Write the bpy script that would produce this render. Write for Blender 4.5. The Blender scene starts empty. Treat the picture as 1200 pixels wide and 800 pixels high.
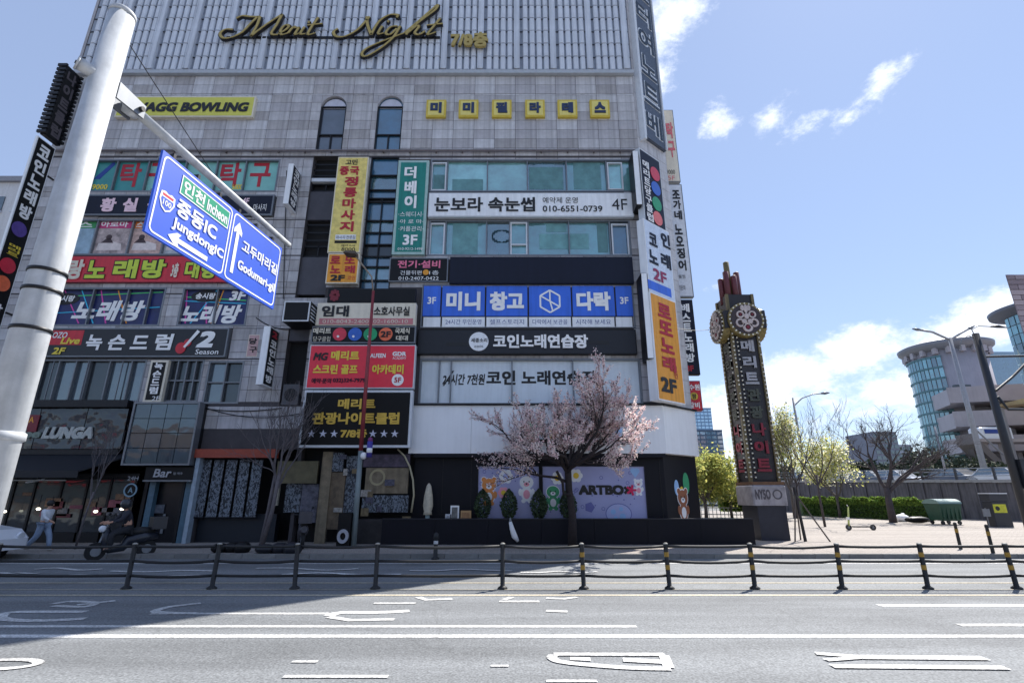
import bpy, math, random
from mathutils import Vector, Matrix
R = math.radians
SC = bpy.context.scene
COL = SC.collection
random.seed(7)

# ------------------------------------------------------------------ camera
CAM_H = 1.8
PITCH = R(16.88)
FPX = 593.0                       # focal length in photograph pixels (1200 wide)
cd = bpy.data.cameras.new('camera')
cd.sensor_width = 36.0
cd.lens = 36.0 * FPX / 1200.0
cd.clip_start = 0.05
cd.clip_end = 3000
cam = bpy.data.objects.new('camera', cd)
cam.location = (0, 0, CAM_H)
cam.rotation_euler = (math.pi / 2 + PITCH, 0, 0)
COL.objects.link(cam)
SC.camera = cam

# ------------------------------------------------------------------ exposure
SC.view_settings.view_transform = 'Standard'
SC.view_settings.look = 'None'
SC.view_settings.exposure = 0.72
SC.view_settings.gamma = 1.0
SC.cycles.max_bounces = 6
SC.cycles.diffuse_bounces = 3
SC.cycles.glossy_bounces = 3
SC.cycles.transparent_max_bounces = 6

# ------------------------------------------------------------------ sun + sky
SUN_AZ = 45.0      # degrees from +Y towards +X
SUN_EL = 52.0
sun_dir = Vector((math.sin(R(SUN_AZ)) * math.cos(R(SUN_EL)), math.cos(R(SUN_AZ)) * math.cos(R(SUN_EL)), math.sin(R(SUN_EL))))
sl = bpy.data.lights.new('sun', 'SUN')
sl.energy = 5.0
sl.angle = R(0.5)
sl.color = (1.0, 0.95, 0.88)
so = bpy.data.objects.new('sun', sl)
so.rotation_euler = sun_dir.to_track_quat('Z', 'Y').to_euler()
so.location = (0, 0, 60)
COL.objects.link(so)

world = bpy.data.worlds.new('World')
SC.world = world
world.use_nodes = True
WT = world.node_tree
WT.nodes.clear()


def cdir(px, py):
    dx = (px - 600) / FPX
    dy = (400 - py) / FPX
    return Vector((dx, math.cos(PITCH) - dy * math.sin(PITCH), math.sin(PITCH) + dy * math.cos(PITCH)))


def build_world():
    N, L = WT.nodes, WT.links
    out = N.new('ShaderNodeOutputWorld')
    bg = N.new('ShaderNodeBackground')
    bg.inputs['Strength'].default_value = 0.12
    sky = N.new('ShaderNodeTexSky')
    sky.sky_type = 'NISHITA'
    sky.sun_disc = False
    sky.sun_elevation = R(SUN_EL)
    sky.sun_rotation = R(SUN_AZ)
    sky.air_density = 1.0
    sky.dust_density = 0.1
    sky.ozone_density = 1.6
    tc = N.new('ShaderNodeTexCoord')

    def math_n(op, a, b=None, c=None, clamp=False):
        m = N.new('ShaderNodeMath')
        m.operation = op
        m.use_clamp = clamp
        for i, v in enumerate((a, b, c)):
            if v is None:
                continue
            if isinstance(v, (int, float)):
                m.inputs[i].default_value = v
            else:
                L.new(v, m.inputs[i])
        return m.outputs[0]

    def dot(vec):
        m = N.new('ShaderNodeVectorMath')
        m.operation = 'DOT_PRODUCT'
        L.new(tc.outputs['Generated'], m.inputs[0])
        m.inputs[1].default_value = vec
        return m.outputs['Value']
    # each cloud: centre seen in direction (px,py), half-width/half-height in radians, roll
    blobs = [(785, 25, .085, .07, 0, .95), (772, 95, .04, .06, 0, .7), (838, 142, .055, .045, -10, .76), (903, 138, .06, .036, 20, .60),
             (950, 146, .06, .03, 10, .72), (995, 134, .06, .036, 20, .76), (1028, 100, .055, .032, 40, .74), (1062, 74, .045, .018, 35, .68),
             (940, 435, .14, .055, 5, 1.15), (1005, 412, .10, .05, 0, 1.15), (890, 470, .13, .06, 0, 1.05), (1140, 378, .12, .045, 10, 1.1), (1185, 350, .09, .04, 10, .8),
             (1040, 470, .22, .07, 0, 1.0), (840, 500, .1, .1, 0, 1.0), (840, 335, .05, .03, 0, .35), (930, 560, .5, .07, 0, .75)]
    acc = None
    for (px, py, ra, rb, roll, amp) in blobs:
        c = cdir(px, py).normalized()
        e1 = c.cross(Vector((0, 0, 1))).normalized()
        e2 = e1.cross(c).normalized()
        cr, sr = math.cos(R(roll)), math.sin(R(roll))
        f1 = (e1 * cr + e2 * sr) / ra
        f2 = (-e1 * sr + e2 * cr) / rb
        a = dot(f1)
        b = dot(f2)
        d = math_n('SQRT', math_n('ADD', math_n('MULTIPLY', a, a), math_n('MULTIPLY', b, b)))
        s = math_n('MULTIPLY_ADD', d, -0.75, 1.0)
        # only the hemisphere round the centre
        front = math_n('GREATER_THAN', dot(c), 0.3)
        s = math_n('MULTIPLY', math_n('MULTIPLY', math_n('MAXIMUM', s, 0.0), amp), front)
        acc = s if acc is None else math_n('MAXIMUM', acc, s)
    mp = N.new('ShaderNodeMapping')
    L.new(tc.outputs['Generated'], mp.inputs['Vector'])
    mp.inputs['Scale'].default_value = (1, 1, 1.7)
    nz = N.new('ShaderNodeTexNoise')
    L.new(mp.outputs[0], nz.inputs['Vector'])
    nz.inputs['Scale'].default_value = 10.5
    nz.inputs['Detail'].default_value = 12
    nz.inputs['Roughness'].default_value = 0.7
    nz.inputs['Distortion'].default_value = 0.15
    # gentle general cloud cover low over the horizon everywhere
    sep = N.new('ShaderNodeSeparateXYZ')
    L.new(tc.outputs['Generated'], sep.inputs[0])
    low = math_n('MULTIPLY', math_n('SUBTRACT', 0.22, sep.outputs[2], clamp=True), 1.2)
    acc = math_n('MAXIMUM', acc, low)
    dens = math_n('SUBTRACT', math_n('ADD', math_n('MULTIPLY', acc, 0.64), math_n('MULTIPLY', nz.outputs['Fac'], 1.25)), 0.86)
    mr = N.new('ShaderNodeMapRange')
    mr.interpolation_type = 'SMOOTHSTEP'
    L.new(dens, mr.inputs[0])
    mr.inputs[1].default_value = 0.0
    mr.inputs[2].default_value = 0.34
    nz2 = N.new('ShaderNodeTexNoise')
    L.new(mp.outputs[0], nz2.inputs['Vector'])
    nz2.inputs['Scale'].default_value = 11
    nz2.inputs['Detail'].default_value = 6
    ccol = N.new('ShaderNodeMix')
    ccol.data_type = 'RGBA'
    L.new(nz2.outputs['Fac'], ccol.inputs[0])
    ccol.inputs[6].default_value = (5.0, 5.5, 6.6, 1)
    ccol.inputs[7].default_value = (7.4, 7.6, 8.0, 1)
    # thin bright veil of spring air over the clear sky
    veil = N.new('ShaderNodeMix')
    veil.data_type = 'RGBA'
    veil.inputs[0].default_value = 0.6
    L.new(sky.outputs[0], veil.inputs[6])
    veil.inputs[7].default_value = (2.3, 2.85, 4.3, 1)
    mx = N.new('ShaderNodeMix')
    mx.data_type = 'RGBA'
    L.new(math_n('MULTIPLY', mr.outputs[0], 0.93), mx.inputs[0])
    L.new(veil.outputs[2], mx.inputs[6])
    L.new(ccol.outputs[2], mx.inputs[7])
    L.new(mx.outputs[2], bg.inputs['Color'])
    L.new(bg.outputs[0], out.inputs[0])


build_world()

# ------------------------------------------------------------------ helpers: survey of the place
SW = 0.12            # height of the pavement above the road


def G(px, py, z=0.0):
    """ground point seen at photograph pixel"""
    d = cdir(px, py)
    t = (z - CAM_H) / d.z
    return Vector((d.x * t, d.y * t, z))


class Plane:
    """upright plane: point p0, horizontal direction u, outward normal n"""

    def __init__(self, p0, ang=0.0):
        self.p0 = Vector((p0[0], p0[1], 0))
        self.ang = ang
        self.u = Vector((math.cos(ang), math.sin(ang), 0))
        self.n = Vector((math.sin(ang), -math.cos(ang), 0))

    def P(self, px, py, d=0.0):
        r = cdir(px, py)
        o = self.p0 + self.n * d
        t = o.dot(self.n) / r.dot(self.n)
        h = r * t
        return (h - o).dot(self.u), h.z + CAM_H

    def rect(self, rc, d=0.0):
        x0, y0, x1, y1 = rc
        ym, xm = (y0 + y1) / 2, (x0 + x1) / 2
        return (self.P(x0, ym, d)[0], self.P(xm, y1, d)[1], self.P(x1, ym, d)[0], self.P(xm, y0, d)[1])

    def W(self, s, d, z):
        return self.p0 + self.u * s + self.n * d + Vector((0, 0, z))


def s2l(c):
    c = c / 255.0
    return c / 12.92 if c <= 0.04045 else ((c + 0.055) / 1.055) ** 2.4


MATS = {}


def mat(name, rgb, rough=0.6, var=0.12, scale=6.0, metal=0.0, bump=0.0, spec=0.5, coat=0.0, detail=5, lin=False, emit=0.0, streak=0.0, rnd=0.0):
    if name in MATS:
        return MATS[name]
    m = bpy.data.materials.new(name)
    m.use_nodes = True
    nt = m.node_tree
    b = nt.nodes['Principled BSDF']
    c = tuple(rgb) if lin else tuple(s2l(v) for v in rgb)
    b.inputs['Roughness'].default_value = rough
    b.inputs['Metallic'].default_value = metal
    b.inputs['Specular IOR Level'].default_value = spec
    b.inputs['Coat Weight'].default_value = coat
    tc = nt.nodes.new('ShaderNodeTexCoord')
    nz = nt.nodes.new('ShaderNodeTexNoise')
    nt.links.new(tc.outputs['Object'], nz.inputs['Vector'])
    nz.inputs['Scale'].default_value = scale
    nz.inputs['Detail'].default_value = detail
    nz.inputs['Roughness'].default_value = 0.62
    rp = nt.nodes.new('ShaderNodeMapRange')
    nt.links.new(nz.outputs['Fac'], rp.inputs[0])
    rp.inputs[1].default_value = 0.3
    rp.inputs[2].default_value = 0.7
    rp.inputs[3].default_value = 1 - var
    rp.inputs[4].default_value = 1 + var
    fac = rp.outputs[0]
    if streak:
        mp = nt.nodes.new('ShaderNodeMapping')
        mp.inputs['Scale'].default_value = (5, 5, 0.35)
        nt.links.new(tc.outputs['Object'], mp.inputs[0])
        n3 = nt.nodes.new('ShaderNodeTexNoise')
        nt.links.new(mp.outputs[0], n3.inputs['Vector'])
        n3.inputs['Scale'].default_value = 1.3
        n3.inputs['Detail'].default_value = 6
        r3 = nt.nodes.new('ShaderNodeMapRange')
        nt.links.new(n3.outputs['Fac'], r3.inputs[0])
        r3.inputs[1].default_value = 0.42
        r3.inputs[2].default_value = 0.68
        r3.inputs[3].default_value = 1.0
        r3.inputs[4].default_value = 1 - streak
        mm = nt.nodes.new('ShaderNodeMath')
        mm.operation = 'MULTIPLY'
        nt.links.new(fac, mm.inputs[0])
        nt.links.new(r3.outputs[0], mm.inputs[1])
        fac = mm.outputs[0]
    if rnd:
        oi = nt.nodes.new('ShaderNodeObjectInfo')
        r4 = nt.nodes.new('ShaderNodeMapRange')
        nt.links.new(oi.outputs['Random'], r4.inputs[0])
        r4.inputs[3].default_value = 1 - rnd
        r4.inputs[4].default_value = 1 + rnd
        mm = nt.nodes.new('ShaderNodeMath')
        mm.operation = 'MULTIPLY'
        nt.links.new(fac, mm.inputs[0])
        nt.links.new(r4.outputs[0], mm.inputs[1])
        fac = mm.outputs[0]
    vm = nt.nodes.new('ShaderNodeVectorMath')
    vm.operation = 'SCALE'
    vm.inputs[0].default_value = c
    nt.links.new(fac, vm.inputs['Scale'])
    nt.links.new(vm.outputs[0], b.inputs['Base Color'])
    if bump:
        bp = nt.nodes.new('ShaderNodeBump')
        bp.inputs['Strength'].default_value = bump
        bp.inputs['Distance'].default_value = 0.02
        nt.links.new(nz.outputs['Fac'], bp.inputs['Height'])
        nt.links.new(bp.outputs[0], b.inputs['Normal'])
    if emit:
        b.inputs['Emission Color'].default_value = (*c, 1)
        b.inputs['Emission Strength'].default_value = emit
    m.diffuse_color = (*c, 1)
    MATS[name] = m
    return m


def glass(name, rgb, refl=0.35, rough=0.04, wob=0.05, var=0.35, scale=1.2):
    if name in MATS:
        return MATS[name]
    m = mat(name, rgb, rough=0.5, var=var, scale=scale, detail=3, rnd=0.18)
    nt = m.node_tree
    b = nt.nodes['Principled BSDF']
    gl = nt.nodes.new('ShaderNodeBsdfGlossy')
    gl.inputs['Roughness'].default_value = rough
    gl.inputs['Color'].default_value = (0.8, 0.92, 0.95, 1)
    tc = nt.nodes.new('ShaderNodeTexCoord')
    nz = nt.nodes.new('ShaderNodeTexNoise')
    nz.inputs['Scale'].default_value = 1.1
    nt.links.new(tc.outputs['Object'], nz.inputs['Vector'])
    bp = nt.nodes.new('ShaderNodeBump')
    bp.inputs['Strength'].default_value = wob
    bp.inputs['Distance'].default_value = 0.3
    nt.links.new(nz.outputs['Fac'], bp.inputs['Height'])
    nt.links.new(bp.outputs[0], gl.inputs['Normal'])
    mx = nt.nodes.new('ShaderNodeMixShader')
    mx.inputs[0].default_value = refl
    nt.links.new(b.outputs[0], mx.inputs[1])
    nt.links.new(gl.outputs[0], mx.inputs[2])
    nt.links.new(mx.outputs[0], nt.nodes['Material Output'].inputs[0])
    return m


def leafy(m, fac=.5, boost=1.3):
    """let light through thin petals and leaves"""
    nt = m.node_tree
    b = nt.nodes['Principled BSDF']
    src = b.inputs['Base Color'].links[0].from_socket
    tr = nt.nodes.new('ShaderNodeBsdfTranslucent')
    sc = nt.nodes.new('ShaderNodeVectorMath'); sc.operation = 'SCALE'; sc.inputs['Scale'].default_value = boost
    nt.links.new(src, sc.inputs[0]); nt.links.new(sc.outputs[0], tr.inputs['Color'])
    mx = nt.nodes.new('ShaderNodeMixShader'); mx.inputs[0].default_value = fac
    nt.links.new(b.outputs[0], mx.inputs[1]); nt.links.new(tr.outputs[0], mx.inputs[2])
    nt.links.new(mx.outputs[0], nt.nodes['Material Output'].inputs[0])
    return m


class MB:
    def __init__(self):
        self.v, self.f, self.mi = [], [], []
        self.cur = 0

    def quad(self, *pts):
        i = len(self.v)
        self.v += [tuple(p) for p in pts]
        self.f.append(tuple(range(i, i + len(pts))))
        self.mi.append(self.cur)

    def hexa(self, p):
        """8 points: bottom 4 ccw then top 4"""
        i = len(self.v)
        self.v += [tuple(q) for q in p]
        for a in ((3, 2, 1, 0), (4, 5, 6, 7), (0, 1, 5, 4), (1, 2, 6, 5), (2, 3, 7, 6), (3, 0, 4, 7)):
            self.f.append(tuple(i + k for k in a))
            self.mi.append(self.cur)

    def box(self, x0, x1, y0, y1, z0, z1):
        if x0 > x1: x0, x1 = x1, x0
        if y0 > y1: y0, y1 = y1, y0
        if z0 > z1: z0, z1 = z1, z0
        self.hexa([(x0, y0, z0), (x1, y0, z0), (x1, y1, z0), (x0, y1, z0), (x0, y0, z1), (x1, y0, z1), (x1, y1, z1), (x0, y1, z1)])
        return self

    def bev(self, x0, x1, y0, y1, z0, z1, b=0.02):
        """box with chamfered vertical and top edges"""
        pts = lambda e, z: [(x0 + e, y0, z), (x1 - e, y0, z), (x1, y0 + e, z), (x1, y1 - e, z), (x1 - e, y1, z), (x0 + e, y1, z), (x0, y1 - e, z), (x0, y0 + e, z)]
        def ins(P, k):
            cx, cy = (x0 + x1) / 2, (y0 + y1) / 2
            return [(x + (k if x < cx else -k), y + (k if y < cy else -k), z) for x, y, z in P]
        r0, r1 = pts(b, z0), pts(b, z1 - b)
        r2 = ins(pts(b, z1), b)
        self.rings([r0, r1, r2], True)
        return self

    def pbox(self, pl, s0, s1, d0, d1, z0, z1):
        if s0 > s1: s0, s1 = s1, s0
        if d0 > d1: d0, d1 = d1, d0
        if z0 > z1: z0, z1 = z1, z0
        W = pl.W
        self.hexa([W(s0, d1, z0), W(s1, d1, z0), W(s1, d0, z0), W(s0, d0, z0), W(s0, d1, z1), W(s1, d1, z1), W(s1, d0, z1), W(s0, d0, z1)])
        return self

    def pframe(self, pl, s0, s1, d0, d1, z0, z1, w):
        self.pbox(pl, s0, s1, d0, d1, z1 - w, z1)
        self.pbox(pl, s0, s1, d0, d1, z0, z0 + w)
        self.pbox(pl, s0, s0 + w, d0, d1, z0 + w, z1 - w)
        self.pbox(pl, s1 - w, s1, d0, d1, z0 + w, z1 - w)
        return self

    def ppoly(self, pl, pts, d0, d1):
        """prism of (s,z) outline between depths"""
        n = len(pts)
        i = len(self.v)
        self.v += [tuple(pl.W(s, d1, z)) for s, z in pts] + [tuple(pl.W(s, d0, z)) for s, z in pts]
        self.f.append(tuple(range(i, i + n)))
        self.f.append(tuple(range(i + 2 * n - 1, i + n - 1, -1)))
        self.mi += [self.cur] * 2
        for k in range(n):
            self.f.append((i + k, i + n + k, i + n + (k + 1) % n, i + (k + 1) % n))
            self.mi.append(self.cur)
        return self

    def pdisc(self, pl, s, z, r, d0, d1, n=20, rz=None, rot=0):
        rz = rz or r
        return self.ppoly(pl, [(s + r * math.cos(2 * math.pi * k / n + rot), z + rz * math.sin(2 * math.pi * k / n + rot)) for k in range(n)], d0, d1)

    def prism(self, pts, z0, z1):
        """outline in xy, extruded in z"""
        n = len(pts)
        i = len(self.v)
        self.v += [(p[0], p[1], z0) for p in pts] + [(p[0], p[1], z1) for p in pts]
        self.f.append(tuple(range(i + n - 1, i - 1, -1)))
        self.f.append(tuple(range(i + n, i + 2 * n)))
        self.mi += [self.cur] * 2
        for k in range(n):
            self.f.append((i + k, i + (k + 1) % n, i + n + (k + 1) % n, i + n + k))
            self.mi.append(self.cur)
        return self

    def rings(self, rs, cap=True):
        n = len(rs[0])
        i = len(self.v)
        for r in rs:
            self.v += [tuple(p) for p in r]
        for a in range(len(rs) - 1):
            for k in range(n):
                k2 = (k + 1) % n
                self.f.append((i + a * n + k, i + a * n + k2, i + (a + 1) * n + k2, i + (a + 1) * n + k))
                self.mi.append(self.cur)
        if cap:
            self.f.append(tuple(range(i + n - 1, i - 1, -1)))
            self.f.append(tuple(range(i + (len(rs) - 1) * n, i + len(rs) * n)))
            self.mi += [self.cur] * 2
        return self

    def tube(self, pts, radii, n=8, cap=True):
        pts = [Vector(p) for p in pts]
        if isinstance(radii, (int, float)):
            radii = [radii] * len(pts)
        rs = []
        prev = None
        for k, p in enumerate(pts):
            a = pts[max(0, k - 1)]
            b = pts[min(len(pts) - 1, k + 1)]
            t = (b - a).normalized()
            if prev is None:
                x = t.cross(Vector((0, 0, 1)))
                if x.length < 1e-3:
                    x = t.cross(Vector((1, 0, 0)))
            else:
                x = prev - t * prev.dot(t)
            x.normalize()
            y = t.cross(x)
            prev = x
            rs.append([p + (x * math.cos(2 * math.pi * j / n) + y * math.sin(2 * math.pi * j / n)) * radii[k] for j in range(n)])
        return self.rings(rs, cap)

    def lathe(self, c, prof, n=16):
        """prof = [(r,z)...] about vertical axis at c"""
        return self.rings([[(c[0] + r * math.cos(2 * math.pi * j / n), c[1] + r * math.sin(2 * math.pi * j / n), c[2] + z) for j in range(n)] for r, z in prof], True)

    def ell(self, c, r, n=12, m=8):
        if isinstance(r, (int, float)):
            r = (r, r, r)
        prof = []
        for k in range(1, m):
            a = math.pi * k / m
            prof.append((math.sin(a), -math.cos(a)))
        return self.rings([[(c[0] + r[0] * s * math.cos(2 * math.pi * j / n), c[1] + r[1] * s * math.sin(2 * math.pi * j / n), c[2] + r[2] * z) for j in range(n)] for s, z in prof], True)

    def build(self, name, material, parent=None, smooth=False, kind=None):
        me = bpy.data.meshes.new(name)
        me.from_pydata(self.v, [], self.f)
        mats = material if isinstance(material, (list, tuple)) else [material]
        for m in mats:
            me.materials.append(m)
        if len(mats) > 1:
            me.polygons.foreach_set('material_index', self.mi)
        if smooth:
            me.polygons.foreach_set('use_smooth', [len(f) <= 4 for f in self.f])
        me.update()
        return link(name, me, parent, kind)


def link(name, me, parent=None, kind=None):
    o = bpy.data.objects.new(name, me)
    COL.objects.link(o)
    if parent is not None:
        o.parent = parent
        if parent.get('_loc') is not None:
            o.matrix_parent_inverse = Matrix.Translation(-Vector(parent['_loc']))
    if kind:
        o['kind'] = kind
    return o


def thing(name, label, cat, loc, group=None):
    o = bpy.data.objects.new(name, None)
    o.empty_display_size = 0.2
    o.location = loc
    o['_loc'] = list(loc)
    o['label'] = label
    o['category'] = cat
    if group:
        o['group'] = group
    COL.objects.link(o)
    return o


def tag(o, label, cat, group=None):
    o['label'] = label
    o['category'] = cat
    if group:
        o['group'] = group
    return o


def struct(name, mb, m, parent=None, smooth=False):
    return mb.build(name, m, parent, smooth, None if parent else 'structure')


def dup(root, loc, label=None, group=None):
    r = root.copy()
    COL.objects.link(r)
    r.location = loc
    if label: r['label'] = label
    if group: r['group'] = group
    for ch in list(root.children):
        c = ch.copy()
        COL.objects.link(c)
        c.parent = r
        for g in ch.children:
            d = g.copy()
            COL.objects.link(d)
            d.parent = c
    return r


# ------------------------------------------------------------------ lettering
_tc = {}


def text_geo(s):
    """outline mesh of a string, scaled to the unit square, plus its width and height in ems"""
    if s in _tc:
        return _tc[s]
    c = bpy.data.curves.new('t', 'FONT')
    c.body = s
    c.resolution_u = 3
    o = bpy.data.objects.new('t', c)
    m = bpy.data.meshes.new_from_object(o)
    vs = [tuple(v.co) for v in m.vertices]
    fs = [tuple(p.vertices) for p in m.polygons]
    bpy.data.objects.remove(o)
    bpy.data.curves.remove(c)
    bpy.data.meshes.remove(m)
    xs = [v[0] for v in vs]
    ys = [v[1] for v in vs]
    x0, x1, y0, y1 = min(xs), max(xs), min(ys), max(ys)
    w_, h_ = max(x1 - x0, 1e-3), max(y1 - y0, 1e-3)
    _tc[s] = ([((v[0] - x0) / w_, (v[1] - y0) / h_) for v in vs], fs, w_, h_)
    return _tc[s]


def put_text(mb, pl, s, r, d, bold=0.02, shear=0.0, th=0.0, bowed=0.0):
    """r = (s0,z0,s1,z1) on plane; weight is built up from shifted layers a hair apart"""
    vs, fs, we, he = text_geo(s)
    s0, z0, s1, z1 = r
    b = max(0.0, bold) * .8
    if b < .006: sh = [(0, 0)]
    elif b < .03: sh = [(-b, -b), (b, -b), (-b, b), (b, b)]
    else: sh = [(-b, -b), (0, -b), (b, -b), (-b, 0), (b, 0), (-b, b), (0, b), (b, b), (0, 0)]
    bu, bv = b / (we + 2 * b), b / (he + 2 * b)
    ed = {}
    for f in fs:
        for a, c in zip(f, f[1:] + f[:1]):
            ed[(a, c)] = 1
    rim = [(a, c) for (a, c) in ed if (c, a) not in ed]
    for q, (ox, oy) in enumerate(sh):
        i = len(mb.v)
        dd = d + .0006 * q
        ou, ov = (bu * (ox / b), bv * (oy / b)) if b >= .006 else (0, 0)
        P = []
        for u, v in vs:
            u = bu + u * (1 - 2 * bu) + ou
            v = bv + v * (1 - 2 * bv) + ov
            P.append((s0 + (s1 - s0) * u + shear * (v - .5) * (z1 - z0), z0 + (z1 - z0) * v + bowed * (s1 - s0) * (u - .5)))
        mb.v += [tuple(pl.W(x, dd + th, z)) for x, z in P]
        for f in fs:
            mb.f.append(tuple(i + k for k in f))
            mb.mi.append(mb.cur)
        if th > 0:
            n = len(P)
            mb.v += [tuple(pl.W(x, d, z)) for x, z in P]
            for (a, c) in rim:
                mb.f.append((i + a, i + n + a, i + n + c, i + c))
                mb.mi.append(mb.cur)


def text_px(mb, pl, s, rc, d, bold=0.02, vert=False, shear=0.0, th=0.0, fill=0.86, bowed=0.0):
    r = pl.rect(rc, d)
    if not vert:
        put_text(mb, pl, s, r, d, bold, shear, th, bowed)
    else:
        n = len(s)
        h = (r[3] - r[1]) / n
        for k, ch in enumerate(s):
            if ch == ' ':
                continue
            zt = r[3] - k * h
            m_ = h * (1 - fill) / 2
            put_text(mb, pl, ch, (r[0], zt - h + m_, r[2], zt - m_), d, bold, shear, th)


# ------------------------------------------------------------------ common materials
WHITE = mat('white_panel', (236, 239, 243), rough=0.45, var=0.05, scale=2, streak=0.12)
WHITE2 = mat('white_letter', (240, 240, 240), rough=0.5, var=0.03)
PINKW = mat('pinkish_letter', (238, 205, 215), rough=0.5, var=0.03)
BLACKP = mat('black_panel', (13, 14, 18), rough=0.5, spec=.3, var=0.15, scale=2, streak=.18)
BLACKL = mat('black_letter', (20, 20, 24), rough=0.5, var=0.05)
NAVY = mat('navy_cladding', (12, 14, 26), rough=0.5, spec=.25, var=0.15, scale=1.5, streak=0.1)
GREYM = mat('grey_metal', (120, 124, 130), rough=0.45, metal=0.5, var=0.1)
DARKM = mat('dark_metal', (30, 31, 35), rough=0.45, metal=0.4, var=0.1)
WHITEM = mat('white_metal_frame', (205, 210, 216), rough=0.4, var=0.06)
RED = mat('red_letter', (176, 28, 48), rough=0.5, var=0.05)
REDP = mat('red_panel', (206, 40, 56), rough=0.45, var=0.06, streak=.18)
YEL = mat('yellow_panel', (216, 186, 66), rough=0.5, var=0.08, streak=.18)
YELL = mat('yellow_letter', (230, 206, 70), rough=0.5, var=0.04)
GOLD = mat('gold_letter', (205, 170, 70), rough=0.4, var=0.08, metal=0.3)
ORAN = mat('orange_panel', (232, 158, 46), rough=0.5, var=0.06, streak=.18)
BLUE = mat('blue_panel', (52, 108, 222), rough=0.45, var=0.05, scale=2, streak=.18)
TEALP = mat('teal_panel', (24, 128, 118), rough=0.5, var=0.07, streak=.18)
CREAM = mat('cream_panel', (222, 214, 196), rough=0.5, var=0.06, streak=0.12)
NAVYP = mat('navy_panel', (15, 21, 42), rough=0.5, spec=.3, var=0.1, streak=.18)
GREENL = mat('green_letter', (40, 150, 90), rough=0.5, var=0.05)
MAROON = mat('maroon_panel', (120, 28, 44), rough=0.5, var=0.1)

GLS = [glass('teal_glass_pale', (110, 172, 172), refl=0.30, wob=.3, var=.3), glass('teal_glass_mid', (58, 128, 134), refl=0.28, wob=.3, var=.35), glass('teal_glass_deep', (28, 84, 100), refl=0.28, wob=.3, var=.4)]
GLD = glass('dark_shop_glass', (14, 18, 26), refl=.07)
GLD2 = glass('dim_window_glass', (50, 62, 74), refl=.16)
GLT = glass('blue_stair_glass', (18, 78, 112), refl=0.2)
GLG = glass('grey_stair_glass', (60, 62, 74), refl=0.15)

# ------------------------------------------------------------------ ground, roads, pavements


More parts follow.
